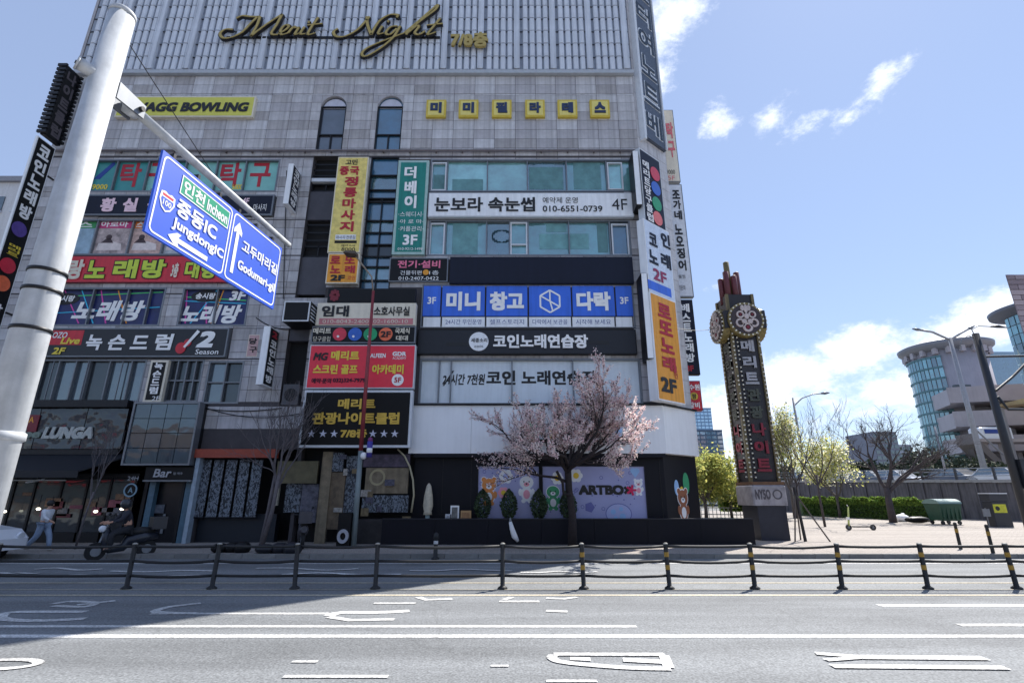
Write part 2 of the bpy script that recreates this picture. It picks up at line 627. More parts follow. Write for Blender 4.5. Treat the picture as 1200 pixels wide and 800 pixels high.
def asphalt(name, base, var, patch=0.2):
    m = mat(name, base, rough=0.85, var=var, scale=14, bump=0.25, detail=8, lin=True)
    nt = m.node_tree
    b = nt.nodes['Principled BSDF']
    src = b.inputs['Base Color'].links[0].from_socket
    tc = nt.nodes.new('ShaderNodeTexCoord')
    n1 = nt.nodes.new('ShaderNodeTexNoise')
    n1.inputs['Scale'].default_value = 38
    n1.inputs['Detail'].default_value = 5
    nt.links.new(tc.outputs['Object'], n1.inputs['Vector'])
    r1 = nt.nodes.new('ShaderNodeMapRange')
    nt.links.new(n1.outputs['Fac'], r1.inputs[0])
    r1.inputs[1].default_value = 0.3
    r1.inputs[2].default_value = 0.7
    r1.inputs[3].default_value = 0.6
    r1.inputs[4].default_value = 1.42
    mp = nt.nodes.new('ShaderNodeMapping')
    mp.inputs['Scale'].default_value = (0.05, 0.55, 1)
    nt.links.new(tc.outputs['Object'], mp.inputs[0])
    n2 = nt.nodes.new('ShaderNodeTexNoise')
    n2.inputs['Scale'].default_value = 2.2
    n2.inputs['Detail'].default_value = 5
    nt.links.new(mp.outputs[0], n2.inputs['Vector'])
    r2 = nt.nodes.new('ShaderNodeMapRange')
    nt.links.new(n2.outputs['Fac'], r2.inputs[0])
    r2.inputs[1].default_value = 0.35
    r2.inputs[2].default_value = 0.65
    r2.inputs[3].default_value = 1 - patch
    r2.inputs[4].default_value = 1 + patch
    a = nt.nodes.new('ShaderNodeMath'); a.operation = 'MULTIPLY'
    nt.links.new(r1.outputs[0], a.inputs[0]); nt.links.new(r2.outputs[0], a.inputs[1])
    v = nt.nodes.new('ShaderNodeVectorMath'); v.operation = 'SCALE'
    fac = a.outputs[0]
    if 'asphalt' in name or 'paint' in name:
        # hairline cracks
        n4 = nt.nodes.new('ShaderNodeTexNoise'); n4.inputs['Scale'].default_value = 1.6; n4.inputs['Detail'].default_value = 6
        nt.links.new(tc.outputs['Object'], n4.inputs['Vector'])
        ad = nt.nodes.new('ShaderNodeVectorMath'); ad.operation = 'MULTIPLY_ADD'
        nt.links.new(n4.outputs['Color'], ad.inputs[0]); ad.inputs[1].default_value = (.9, .9, 0); nt.links.new(tc.outputs['Object'], ad.inputs[2])
        vo = nt.nodes.new('ShaderNodeTexVoronoi'); vo.feature = 'DISTANCE_TO_EDGE'; vo.inputs['Scale'].default_value = .42
        nt.links.new(ad.outputs[0], vo.inputs['Vector'])
        rc = nt.nodes.new('ShaderNodeMapRange'); rc.inputs[1].default_value = 0.0; rc.inputs[2].default_value = .012; rc.inputs[3].default_value = .86; rc.inputs[4].default_value = 1.0
        nt.links.new(vo.outputs['Distance'], rc.inputs[0])
        # darker repair patches and oil stains
        n5 = nt.nodes.new('ShaderNodeTexNoise'); n5.inputs['Scale'].default_value = .55; n5.inputs['Detail'].default_value = 4
        nt.links.new(tc.outputs['Object'], n5.inputs['Vector'])
        r5 = nt.nodes.new('ShaderNodeMapRange'); r5.inputs[1].default_value = .56; r5.inputs[2].default_value = .66; r5.inputs[3].default_value = 1.0; r5.inputs[4].default_value = .86
        nt.links.new(n5.outputs['Fac'], r5.inputs[0])
        m6 = nt.nodes.new('ShaderNodeMath'); m6.operation = 'MULTIPLY'; nt.links.new(rc.outputs[0], m6.inputs[0]); nt.links.new(r5.outputs[0], m6.inputs[1])
        m7 = nt.nodes.new('ShaderNodeMath'); m7.operation = 'MULTIPLY'; nt.links.new(fac, m7.inputs[0]); nt.links.new(m6.outputs[0], m7.inputs[1])
        fac = m7.outputs[0]
    if 'paving' in name:
        bk_ = nt.nodes.new('ShaderNodeTexBrick'); bk_.inputs['Scale'].default_value = 2.2; bk_.inputs['Mortar Size'].default_value = .018
        bk_.inputs['Color1'].default_value = (1, 1, 1, 1); bk_.inputs['Color2'].default_value = (.86, .86, .86, 1); bk_.inputs['Mortar'].default_value = (.55, .55, .55, 1)
        nt.links.new(tc.outputs['Object'], bk_.inputs['Vector'])
        m7 = nt.nodes.new('ShaderNodeMath'); m7.operation = 'MULTIPLY'; nt.links.new(fac, m7.inputs[0]); nt.links.new(bk_.outputs['Color'], m7.inputs[1])
        fac = m7.outputs[0]
    nt.links.new(src, v.inputs[0]); nt.links.new(fac, v.inputs['Scale'])
    nt.links.new(v.outputs[0], b.inputs['Base Color'])
    return m


ASPH = asphalt('asphalt', (0.178, 0.187, 0.194), 0.14, 0.2)
PAVE = asphalt('beige_paving', (0.32, 0.285, 0.255), 0.12, 0.12)
PAVG = asphalt('grey_paving', (0.34, 0.33, 0.32), 0.12, 0.12)
CONC = mat('kerb_concrete', (120, 120, 118), rough=0.8, var=0.15, scale=5, bump=0.2, rnd=0.12)
PAINT = asphalt('road_paint', (0.54, 0.54, 0.53), 0.25, 0.2)
PAINTY = asphalt('worn_yellow_paint', (0.46, 0.41, 0.31), 0.12, 0.15)

g = MB()
g.quad((-1500, -600, 0), (1500, -600, 0), (1500, 2500, 0), (-1500, 2500, 0))
struct('ground', g, asphalt('far_ground', (0.16, 0.16, 0.155), 0.1))
g = MB()
g.quad((-160, 5.0, 0.004), (160, 5.0, 0.004), (160, 16.2, 0.004), (-160, 16.2, 0.004))
struct('road', g, ASPH)
KY = 16.2            # far kerb line
pv = MB()
pv.prism([(-160, KY + 0.16), (16.9, KY + 0.16), (19.5, KY + 1.1), (26, KY + 1.1), (160, KY + 1.1), (160, 60), (8.2, 60), (8.2, 24), (-160, 24)], -0.1, SW)
struct('pavement', pv, PAVE)
pv = MB()
pv.box(-160, 160, -12, 4.85, -0.1, SW)
struct('near_pavement', pv, PAVG)
# kerb with its stones
kerb = MB(); kerb.box(-160, -24.0, KY, KY + 0.155, -0.1, SW)
kerb.box(17.0, 17.01, KY + .05, KY + 0.15, -0.1, 0.1)
ko = struct('kerb', kerb, CONC)
ks = MB(); ks.box(-0.493, 0.493, 0, 0.155, -0.1, SW + 0.012)
kme = None
for k in range(41):
    if kme is None:
        o = ks.build('kerb_stone', CONC, ko); kme = o
    else:
        o = kme.copy(); COL.objects.link(o); o.parent = ko
    o.location = (-23.5 + k, KY + random.uniform(-.004, .004), random.uniform(-.005, .004))
a = Vector((17.5, KY, 0)); 
for k in range(3):
    o = kme.copy(); COL.objects.link(o); o.parent = ko
    o.rotation_euler = (0, 0, math.atan2(1.1, 2.8)); o.location = (17.95 + k * .93, KY + .18 + k * .37, -0.02 - .02 * k)
nk = MB(); nk.box(-160, 160, 4.853, 5.0, -0.1, SW + 0.01)
struct('near_kerb', nk, CONC)

# road markings: px centre-lines put on the road as worn paint strips


def smooth_line(P, n=6):
    out = []
    P = [P[0]] + list(P) + [P[-1]]
    for i in range(1, len(P) - 2):
        p0, p1, p2, p3 = P[i - 1], P[i], P[i + 1], P[i + 2]
        for k in range(n):
            t_ = k / n
            out.append(tuple(.5 * (2 * b + (c - a) * t_ + (2 * a - 5 * b + 4 * c - d) * t_ * t_ + (3 * b - a - 3 * c + d) * t_ ** 3) for a, b, c, d in zip(p0, p1, p2, p3)))
    out.append(P[-1])
    return out


_zs = [0]


def strip(pts, w, name='lane_marking', m=None, z=0.008, closed=False):
    """worn painted line through ground points; every segment lies a hair above the last"""
    mb = MB()
    pts = [(p[0], p[1]) for p in pts]
    if len(pts) > 3 and not closed:
        pts = smooth_line(pts, 4)
    P = [Vector((p[0], p[1], 0)) for p in pts]
    n = len(P)
    w = w * (1.2 if m is None else 1)
    _zs[0] = (_zs[0] + 1) % 60
    zz = z + _zs[0] * .00025
    L_, R_ = [], []
    for k in range(n):
        a = P[k - 1] if (k or closed) else P[k]
        b = P[(k + 1) % n] if (k < n - 1 or closed) else P[k]
        t = (b - a).normalized()
        q = Vector((-t.y, t.x, 0)) * w / 2
        L_.append(P[k] + q); R_.append(P[k] - q)
    for k in range(n if closed else n - 1):
        j = (k + 1) % n
        mb.quad(*[(v.x, v.y, zz) for v in (R_[k], R_[j], L_[j], L_[k])])
    return mb.build(name, m or PAINT, None, kind='structure')


def gp(*pp):
    return [G(x, y) for x, y in pp]


def yline(y):
    return G(600, y).y


Y745, Y734, Y709, Y732 = yline(745.5), yline(734), yline(709.5), yline(732.5)
strip([(-60, Y745), (60, Y745)], 0.13)
strip([(-60, Y734), (G(746, 734).x, Y734)], 0.11)
strip([(G(1028, 709).x, Y709), (60, Y709)], 0.15)
strip([(G(1122, 732).x, Y732), (60, Y732)], 0.13)
strip([(G(180, 718).x, yline(719)), (G(385, 719).x, yline(719))], 0.10)
for yy, ww in ((683, .10), (697.5, .12), (691, .05)):
    strip([(-60, yline(yy)), (60, yline(yy))], ww, m=PAINTY)
strip([(-60, yline(660)), (60, yline(660))], 0.10)
# stretched road lettering, left bay
strip(gp((100, 725), (60, 727), (20, 727), (0, 724), (10, 718), (40, 717), (100, 717)), 0.14)
strip(gp((62, 710), (100, 711), (110, 706), (80, 705), (62, 708)), 0.12)
strip(gp((90, 709), (135, 704)), 0.12)
strip(gp((235, 707), (200, 711), (182, 716), (192, 718), (230, 719)), 0.12)
strip(gp((385, 722), (400, 718), (440, 718), (480, 716)), 0.16)
strip(gp((385, 723), (410, 727), (462, 726)), 0.12)
strip(gp((438, 707), (487, 707)), 0.10)
strip(gp((490, 700), (500, 703), (530, 702)), 0.12)
strip(gp((585, 705), (632, 705)), 0.12)
strip(gp((590, 703), (600, 700)), 0.1)
strip(gp((640, 701), (660, 702), (676, 700)), 0.1)
strip(gp((640, 716), (665, 717)), 0.12)
# ring bottom-left
strip([G(2, 779) + Vector((0.42 * math.cos(a_) * .9, 0.17 * math.sin(a_), 0)) for a_ in [2 * math.pi * k / 20 for k in range(20)]], 0.09, closed=True)
strip(gp((332, 793.5), (455, 793.5)), 0.07)
strip(gp((342, 776), (372, 776)), 0.06)
strip(gp((575, 781), (596, 781)), 0.05)
strip(gp((640, 799), (700, 799)), 0.06)
# bottom-centre glyph
strip(gp((649, 767.3), (779, 767.6)), 0.10)
strip(gp((646, 771), (656, 776), (690, 780), (740, 783.6), (786, 784.6)), 0.10)
strip(gp((778, 768.5), (784, 783.5)), 0.10)
strip(gp((668, 772.6), (692, 773.4)), 0.10)
strip(gp((730, 774), (779, 776.6)), 0.12)
strip(gp((649, 768), (646, 771.5)), 0.10)
# bottom-right glyph
strip(gp((956, 766.5), (1010, 770.6)), 0.10)
strip(gp((1008, 770.8), (1155, 772.2)), 0.13)
strip(gp((968, 774.5), (1008, 771.5)), 0.08)
strip(gp((975, 781.7), (1180, 783.6)), 0.11)
# far carriageway lettering
rr = random.Random(3)
for (x0, x1, y) in ((40, 120, 667), (130, 250, 669), (60, 150, 674), (300, 420, 667), (330, 470, 673), (480, 600, 668), (500, 560, 675), (170, 300, 676), (610, 700, 670), (0, 45, 671)):
    pts = []
    k = rr.choice((4, 5))
    for j in range(k):
        pts.append((x0 + (x1 - x0) * j / (k - 1), y + rr.uniform(-1.6, 1.6)))
    strip(gp(*pts), 0.13)
mh = MB()
for (mx_, my_) in ((-1.5, 13.0), (6.3, 7.4)):
    pass

# ------------------------------------------------------------------ main building
YF = 20.0
FR = Plane((0, YF))
XL = -21.4
XR = 5.9
CH = Plane((XR, YF), math.atan2(1.0, 1.194))
CHL = math.hypot(1.767, 1.48)
C2 = (7.667, 21.48)
ROOF = 35.0
bld = thing('commercial_building', 'large grey stone-clad commercial block covered with Korean shop signs', 'building', (-8, 26, 0))

STONE = [mat('stone_tile_a', (188, 187, 190), rough=0.6, var=0.13, scale=2.2, bump=0.12, rnd=0.05, streak=0.22),
         mat('stone_tile_b', (176, 174, 178), rough=0.6, var=0.13, scale=2.2, bump=0.12, rnd=0.05, streak=0.22),
         mat('stone_tile_c', (196, 196, 200), rough=0.6, var=0.13, scale=2.2, bump=0.12, rnd=0.05, streak=0.22),
         mat('stone_tile_d', (170, 167, 168), rough=0.6, var=0.15, scale=2.2, bump=0.12, rnd=0.10, streak=0.25)]
MORT = mat('tile_joint', (72, 69, 72), rough=0.9, var=0.15, scale=3)
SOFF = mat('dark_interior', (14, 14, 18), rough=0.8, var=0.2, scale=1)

ZG = FR.P(300, 527)[1]       # head of the ground floor shops
openings = {}


def op(name, rc):
    openings[name] = FR.rect(rc)
    return openings[name]


op('w5l', (106, 187, 326, 225))
op('w4l', (70, 257, 250, 299))
op('w3la', (50, 337, 191, 382))
op('w3lb', (211, 337, 291, 382))
op('w2la', (20, 421, 168, 471))
op('w2lb', (195, 421, 236, 471))
op('w2lc', (241, 423, 283, 473))
op('recess', (357, 183, 390, 349))
op('recess2', (333, 385, 358, 475))
op('archa', (374, 112, 404, 177))
op('archb', (441, 112, 471, 177))
op('stair', (428, 184, 462, 345))
op('w5r', (504, 187, 741, 225))
op('w4r', (502, 258, 739, 300))
op('w2r', (491, 420, 752, 474))
z_sh = FR.P(100, 476)[1]
openings['g1'] = (-40.0, -1, FR.P(229, 560)[0], z_sh)
openings['g2'] = (FR.P(231, 560)[0] + .15, -1, FR.P(346, 560)[0], FR.P(300, 526)[1])
openings['g3'] = (FR.P(347, 560)[0] + .1, -1, FR.P(481, 560)[0], FR.P(400, 524)[1])
openings['g4'] = (FR.P(481, 520)[0], -1, 99.0, FR.P(600, 476)[1])


def clip_cells(x0, x1, z0, z1, ops):
    """split rect into cells free of openings"""
    xs = sorted({x0, x1} | {min(max(v, x0), x1) for o_ in ops for v in (o_[0], o_[2])})
    zs = sorted({z0, z1} | {min(max(v, z0), z1) for o_ in ops for v in (o_[1], o_[3])})
    out = []
    for i in range(len(zs) - 1):
        run = None
        for j in range(len(xs) - 1):
            cx, cz = (xs[j] + xs[j + 1]) / 2, (zs[i] + zs[i + 1]) / 2
            inside = any(o_[0] < cx < o_[2] and o_[1] < cz < o_[3] for o_ in ops)
            if inside:
                if run: out.append(run); run = None
            else:
                run = (run[0], xs[j + 1], zs[i], zs[i + 1]) if run else (xs[j], xs[j + 1], zs[i], zs[i + 1])
        if run: out.append(run)
    return out


OPS = list(openings.values())
w = MB()
for (a0, a1, b0, b1) in clip_cells(XL, XR, 0.0, ROOF, OPS):
    w.box(a0, a1, YF, YF + 0.35, b0, b1)
w.build('facade_wall', MORT, bld)
z4 = FR.P(600, 476)[1]
w = MB()
w.prism([(XL, YF + 0.36), (XR - .1, YF + 0.36), (C2[0] - .2, C2[1] + .25), (C2[0], 44), (XL, 44)], 4.4, ROOF)
w.build('building_core', SOFF, bld)
w = MB()
w.prism([(XL, YF + 3), (6.6, YF + 3), (6.6, 44), (XL, 44)], 0.0, 4.39)
w.build('ground_floor_core', SOFF, bld)
w = MB()
w.prism([(XR, YF), C2, (C2[0], 44.2), (C2[0] - .3, 44.2), (C2[0] - .3, C2[1] + .2), (XR - 0.02, YF + .34)], z4, ROOF)
w.build('corner_wall', STONE[1], bld)
w = MB()
w.prism([(XL - .25, YF + .1), (XL, YF + .1), (XL, 44.2), (XL - .25, 44.2)], 0, ROOF)
w.build('side_wall', STONE[1], bld)
w = MB(); w.box(XL, C2[0], YF + .2, 44, ROOF, ROOF + .3); w.build('roof', MORT, bld)

# stone tiles: 1.0 x 0.53 m, parts where the photo lets them be told apart
TW, TH = 0.98, 0.52
Z88 = FR.P(400, 90)[1]
Z178 = FR.P(400, 178)[1]
sign_cover = [FR.rect(r_) for r_ in ((503, 225, 742, 256), (527, 300, 742, 333), (495, 333, 742, 384), (488, 384, 746, 417), (100, 227, 320, 253), (60, 300, 300, 333), (48, 383, 266, 420),
                                     (364, 336, 486, 524), (392, 184, 429, 333), (463, 188, 499, 298))]
cells = []
zrow = Z88 - TH
row = 0
while zrow > 3.9:
    offx = 0.0
    x = XL - offx
    while x < XR:
        c0, c1 = max(x, XL), min(x + TW, XR)
        z0_, z1_ = zrow, zrow + TH
        if c1 - c0 > 0.12:
            for (a0, a1, b0, b1) in clip_cells(c0, c1, z0_, z1_, OPS):
                if a1 - a0 < 0.07 or b1 - b0 < 0.07:
                    continue
                cx, cz = (a0 + a1) / 2, (b0 + b1) / 2
                if any(s_[0] + .25 < cx < s_[2] - .25 and s_[1] + .1 < cz < s_[3] - .1 for s_ in sign_cover):
                    continue
                cells.append((a0, a1, b0, b1, row))
        x += TW
    zrow -= TH
    row += 1


def vis(c):
    cx, cz = (c[0] + c[1]) / 2, (c[2] + c[3]) / 2
    d = Vector((cx, YF, cz - CAM_H))
    fw = d.y * math.cos(PITCH) + d.z * math.sin(PITCH)
    px = 600 + FPX * d.x / fw
    ok = -5 < px < 760
    # hidden behind the big pole or the direction sign
    py = 400 - FPX * (d.z * math.cos(PITCH) - d.y * math.sin(PITCH)) / fw
    if abs(px - (142 - .287 * (py - 20))) < 22: ok = False
    return ok, (c[1] - c[0]) * (c[3] - c[2]) / fw ** 2


scored = sorted([(vis(c)[1] if vis(c)[0] else 0, k) for k, c in enumerate(cells)], reverse=True)
single = {k for s_, k in scored[:300] if s_ > 0}
rest = [MB() for _ in STONE]
box_cache = {}
for k, (a0, a1, b0, b1, row) in enumerate(cells):
    mi = rr.choice((0, 0, 1, 1, 2, 3)) if b0 > Z178 - .1 else rr.choice((0, 1, 1, 3, 3))
    j = 0.009
    pr = rr.uniform(0.010, 0.022)
    if k in single:
        key = (round(a1 - a0, 2), round(b1 - b0, 2), mi)
        if key not in box_cache:
            hw, hh = key[0] / 2 - j, key[1] / 2 - j
            mb = MB(); mb.box(-hw, hw, -0.022, 0.004, -hh, hh)
            o = mb.build('stone_tile', STONE[mi], bld); box_cache[key] = o
        else:
            o = box_cache[key].copy(); COL.objects.link(o)
        o.location = ((a0 + a1) / 2, YF + 0.010 - pr / 2, (b0 + b1) / 2)
    else:
        rest[mi].box(a0 + j, a1 - j, YF - pr, YF + 0.002, b0 + j, b1 - j)
for mi, mb in enumerate(rest):
    if mb.v:
        mb.build('stone_tile_field', STONE[mi], bld, kind='stuff')

# corner (chamfer) tiles
mb = MB()
z = 3.9
k = 0
while z < ROOF - .6:
    for a_ in range(3):
        s0_ = a_ * CHL / 3
        mb.pbox(CH, s0_ + .01, s0_ + CHL / 3 - .01, -.002, rr.uniform(.008, .018), z + .01, z + TH - .01)
    z += TH
mb.build('corner_tile_field', STONE[0], bld, kind='stuff')

# ledge between louvres and stone band, pipe line under the stone band
LEDGE = mat('pale_ledge', (170, 176, 184), rough=0.5, var=0.08)
mb = MB(); mb.box(XL, XR + .05, YF - .22, YF + .01, Z88 + .02, Z88 + .22); mb.build('ledge', LEDGE, bld)
zp = Z178 - .02
mb = MB(); mb.tube([(XL, YF - .12, zp), (XR - .1, YF - .12, zp)], .055, 8)
for k in range(22):
    xx = XL + .8 + k * 1.22
    mb.box(xx - .03, xx + .03, YF - .12, YF + .0, zp - .09, zp + .06)
mb.build('pipe', mat('old_pipe', (110, 104, 108), rough=.6, var=.2), bld, smooth=True)

# louvre screen over the two top floors
scr_back = MB(); scr_back.box(XL + .1, XR - .03, YF - .05, YF + .005, Z88 + .23, ROOF - .1)
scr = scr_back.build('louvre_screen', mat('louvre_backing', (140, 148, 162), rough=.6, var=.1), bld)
FIN = mat('louvre_fin_paint', (208, 214, 224), rough=.42, var=.08, scale=1.5, streak=.15, rnd=.04)
bay = 1.80
xb = XR - .12
zb = Z88 + .3
fin_m = None
wid_m = None
nfin = 0
zj = []
zz = zb
while zz < ROOF - .2:
    zj.append(zz)
    zz += 0.82
while xb > XL + .5:
    # flat pilaster panel then four rounded fins
    mbp = None
    if wid_m is None:
        mbp = MB(); mbp.box(-.29, 0, -.17, 0, zb, ROOF - .1)
        for a_ in (-.27, -.04):
            mbp.box(a_, a_ + .03, -.2, -.172, zb, ROOF - .1)
        wid_m = mbp.build('pilaster_panel', FIN, scr); o = wid_m
    else:
        o = wid_m.copy(); COL.objects.link(o)
    o.location = (xb, YF - .052, 0)
    for q in range(4):
        fx = xb - .29 - .19 - q * .345
        if fx < XL + .2: break
        if fin_m is None:
            mbf = MB()
            for i_, z0_ in enumerate(zj):
                z1_ = (zj[i_ + 1] if i_ + 1 < len(zj) else ROOF - .1) - .055
                mbf.prism([(-.125, 0), (-.125, -.07), (-.08, -.12), (.08, -.12), (.125, -.07), (.125, 0)], z0_, z1_)
            fin_m = mbf.build('louvre_fin', FIN, scr); o = fin_m
        else:
            o = fin_m.copy(); COL.objects.link(o)
        o.location = (fx, YF - .052, 0)
        nfin += 1
    xb -= bay
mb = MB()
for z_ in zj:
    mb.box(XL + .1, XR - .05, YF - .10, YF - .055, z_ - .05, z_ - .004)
mb.build('louvre_rail', mat('rail_dark_grey', (66, 70, 80), rough=.6), scr)  # dark grey rail across the joints between fin lengths

# ---------------- windows


def window(nm, cols_px, y0, y1, glasses, frame=GREYM, rows=1, fw=.05, label=None):
    r = openings[nm]
    ym = (y0 + y1) / 2
    xs = [r[0] if i == 0 else FR.P(c, ym)[0] for i, c in enumerate(cols_px)]
    xs[-1] = r[2]
    mb = MB()
    mb.pframe(FR, r[0], r[2], -.30, .02, r[1], r[3], .07)
    for x_ in xs[1:-1]:
        mb.pbox(FR, x_ - fw / 2, x_ + fw / 2, -.26, .0, r[1] + .07, r[3] - .07)
    for q in range(1, rows):
        zz_ = r[1] + (r[3] - r[1]) * q / rows
        mb.pbox(FR, r[0] + .07, r[2] - .07, -.255, -.01, zz_ - fw / 2, zz_ + fw / 2)
    wo = mb.build('window', frame, bld)
    if label: wo['label'] = label
    for i in range(len(xs) - 1):
        for q in range(rows):
            z0_ = r[1] + .02 + (r[3] - r[1]) * q / rows
            z1_ = r[1] + (r[3] - r[1]) * (q + 1) / rows - .02
            p = MB(); p.pbox(FR, xs[i] + .01, xs[i + 1] - .01, -.17, -.14, z0_, z1_)
            gl_ = glasses[i % len(glasses)]
            p.build('pane', gl_, wo)
    return wo


TEALF = mat('teal_window_film', (60, 142, 142), rough=.3, var=.1, scale=2)
TEALF2 = mat('pale_teal_film', (128, 188, 182), rough=.3, var=.1, scale=2)
win5l = window('w5l', (106, 134, 171, 190, 215, 252, 286, 326), 187, 225, [TEALF, TEALF, TEALF2, TEALF, TEALF2, TEALF2, TEALF2])
mb = MB()
for ch, x_ in (('탁', 153), ('구', 185), ('탁', 270), ('구', 305)):
    mb = MB(); text_px(mb, FR, ch, (x_ - 12, 191, x_ + 12, 219), -.13, .035); mb.build('letter', RED, win5l)
mb = MB(); text_px(mb, FR, '9000', (108, 216, 126, 222), -.13, .03); mb.build('lettering', YELL, win5l)
mb = MB(); text_px(mb, FR, '5000', (272, 216, 284, 222), -.13, .03)
mb.build('lettering', YELL, win5l)
mb = MB()
c_ = FR.P(122, 200, -.13)
mb.ppoly(FR, [(c_[0] - .4, c_[1] - .45), (c_[0] + .35, c_[1] + .5), (c_[0] + .45, c_[1] + .35), (c_[0] - .1, c_[1] - .45)], -.139, -.13)
mb.build('swoosh', mat('blue_print', (40, 70, 150), var=.05), win5l)

win4l = window('w4l', (70, 83, 110, 152, 192, 232, 250), 257, 299, [WHITE])
FLESH = [mat('poster_pale_blue', (150, 178, 196), var=.25, scale=3), mat('poster_photo_a', (176, 160, 158), var=.5, scale=3.5, detail=3), mat('poster_photo_b', (200, 170, 160), var=.45, scale=4, detail=3),
         mat('poster_photo_c', (160, 165, 170), var=.5, scale=3, detail=3)]
HEAD = [mat('poster_green', (60, 150, 90), var=.05), mat('poster_pink', (196, 60, 120), var=.05), mat('poster_orange', (220, 120, 50), var=.05), mat('poster_teal', (40, 140, 150), var=.05)]
for i, (a, b, t) in enumerate(((84, 109, '즈'), (111, 151, '아로마'), (153, 191, '스포츠'), (193, 231, '경락'))):
    r = FR.rect((a, 258, b, 298), -.135)
    p = MB(); p.pbox(FR, r[0], r[2], -.137, -.12, r[1], r[3] - .42); po = p.build('poster_photo', FLESH[i], win4l)
    p = MB(); p.pbox(FR, r[0], r[2], -.137, -.118, r[3] - .41, r[3]); p.build('poster_header', HEAD[i], win4l)
    p = MB(); put_text(p, FR, t, (r[0] + .15, r[3] - .36, r[2] - .15, r[3] - .06), -.115, .03); p.build('lettering', WHITE2, win4l)
    if i:
        # reclining client on a massage couch, printed
        p = MB()
        cx, cz = (r[0] + r[2]) / 2, (r[1] + r[3]) / 2 - .2
        p.ppoly(FR, [(cx - .55, cz - .45), (cx + .55, cz - .45), (cx + .5, cz - .15), (cx + .1, cz - .02), (cx - .5, cz - .12)], -.119, -.116)
        p.build('printed_couch', mat('print_cloth', (220, 208, 205), var=.15, scale=5), win4l)
        p = MB(); p.pdisc(FR, cx - .1 * i, cz + .18, .13, -.115, -.112)
        p.ppoly(FR, [(cx - .1 * i - .3, cz - .1), (cx - .1 * i + .25, cz - .1), (cx - .1 * i + .1, cz + .1), (cx - .1 * i - .12, cz + .1)], -.115, -.112)
        p.build('printed_figure', mat('print_dark', (70, 52, 56), var=.3, scale=6), win4l)

NB = mat('night_blue_film', (28, 36, 92), rough=.35, var=.35, scale=1.6)
win3a = window('w3la', (50, 64, 105, 146, 172, 191), 337, 382, [NB], rows=1)
win3b = window('w3lb', (211, 252, 291), 337, 382, [NB])


def lasers(win, rc, seed):
    r = FR.rect(rc, -.13)
    q = random.Random(seed)
    cols = [mat('laser_pink', (220, 80, 170), var=.05), mat('laser_cyan', (60, 190, 230), var=.05), mat('laser_green', (80, 210, 110), var=.05), mat('laser_orange', (240, 160, 60), var=.05)]
    for i in range(6):
        x0_ = q.uniform(r[0] + .2, r[2] - .5); x1_ = min(max(x0_ + q.uniform(-1.2, 1.2), r[0] + .1), r[2] - .1)
        if i % 3 == 2:
            p = MB(); z0_ = q.uniform(r[1] + .3, r[3] - .3); z1_ = z0_ + q.uniform(-.2, .3)
            p.ppoly(FR, [(r[0] + .1, z0_), (r[2] - .1, z1_), (r[2] - .1, z1_ + .04), (r[0] + .1, z0_ + .04)], -.136, -.134 + i * .001)
        else:
            p = MB(); p.ppoly(FR, [(x0_, r[1] + .08), (x0_ + .06, r[1] + .08), (x1_ + .05, r[3] - .08), (x1_, r[3] - .08)], -.136, -.134 + i * .001)
        p.build('printed_beam', cols[i % 4], win)


lasers(win3a, (66, 338, 190, 381), 4)
lasers(win3b, (212, 338, 290, 381), 9)
for wn_, tx_, rc_ in ((win3a, '노래방', (87, 352, 168, 376)), (win3b, '노래방', (212, 357, 282, 379)), (win3b, '3F', (270, 341, 288, 352))):
    mb = MB(); text_px(mb, FR, tx_, rc_, -.12, .05, shear=.2); mb.build('lettering', WHITE2, wn_)
for wn, cx, cy in ((win3a, 76, 350), (win3b, 241, 347)):
    r = FR.P(cx, cy, -.12)
    mb = MB(); mb.pdisc(FR, r[0], r[1], .62, -.135, -.126, 24, .27); mb.build('oval_badge', BLACKL, wn)
    mb = MB(); put_text(mb, FR, '송시랑', (r[0] - .42, r[1] - .13, r[0] + .42, r[1] + .15), -.118, .04, .15); mb.build('lettering', WHITE2, wn)

win2 = window('w2la', (20, 44, 64, 84, 100, 124, 150, 168), 421, 471, [GLD2, GLD, GLD2], rows=1)
window('w2lb', (195, 205, 216, 226, 236), 421, 471, [GLD], rows=2, frame=GREYM)
window('w2lc', (241, 262, 283), 423, 473, [GLD2, GLD], rows=2, frame=GREYM)
r = openings['w2la']
for k in range(4):
    x_ = r[0] + 1.3 + k * 1.4
    mb = MB(); mb.pbox(FR, x_, x_ + .03, -.01, .03, r[1] + .05, r[3] - .05)
    mb.build('window_bar', GREYM, bld)

# recessed service column with slits, boards and vents
r = openings['recess']
PNL = mat('recess_board', (74, 74, 82), rough=.7, var=.15, scale=2)
ys = [(187, 207, 'slit'), (208, 212, 'bar'), (213, 222, 'win'), (223, 256, 'brd'), (257, 284, 'slit'), (286, 299, 'win'), (300, 344, 'brd')]
for (ya, yb, kd) in ys:
    za, zb_ = FR.P(372, yb)[1], FR.P(372, ya)[1]
    p = MB()
    if kd == 'slit':
        for k in range(3):
            zc = za + (zb_ - za) * (k + .5) / 3
            p.pbox(FR, r[0], r[2] + .4, -.2, -.17, zc - .03, zc + .03)
        p.build('slit_rail', DARKM, bld)
    elif kd == 'bar':
        p.pbox(FR, r[0], r[2] + .4, -.25, -.05, za, zb_); p.build('white_beam', WHITEM, bld)
    elif kd == 'win':
        p.pframe(FR, r[0], r[2] + .4, -.25, -.18, za, zb_, .05)
        p.pbox(FR, (r[0] + r[2]) / 2, (r[0] + r[2]) / 2 + .05, -.24, -.18, za, zb_); p.build('window', DARKM, bld)
    else:
        p.pbox(FR, r[0], r[2] + .4, -.30, -.12, za, zb_); p.build('recess_board', PNL, bld)
r = openings['recess2']
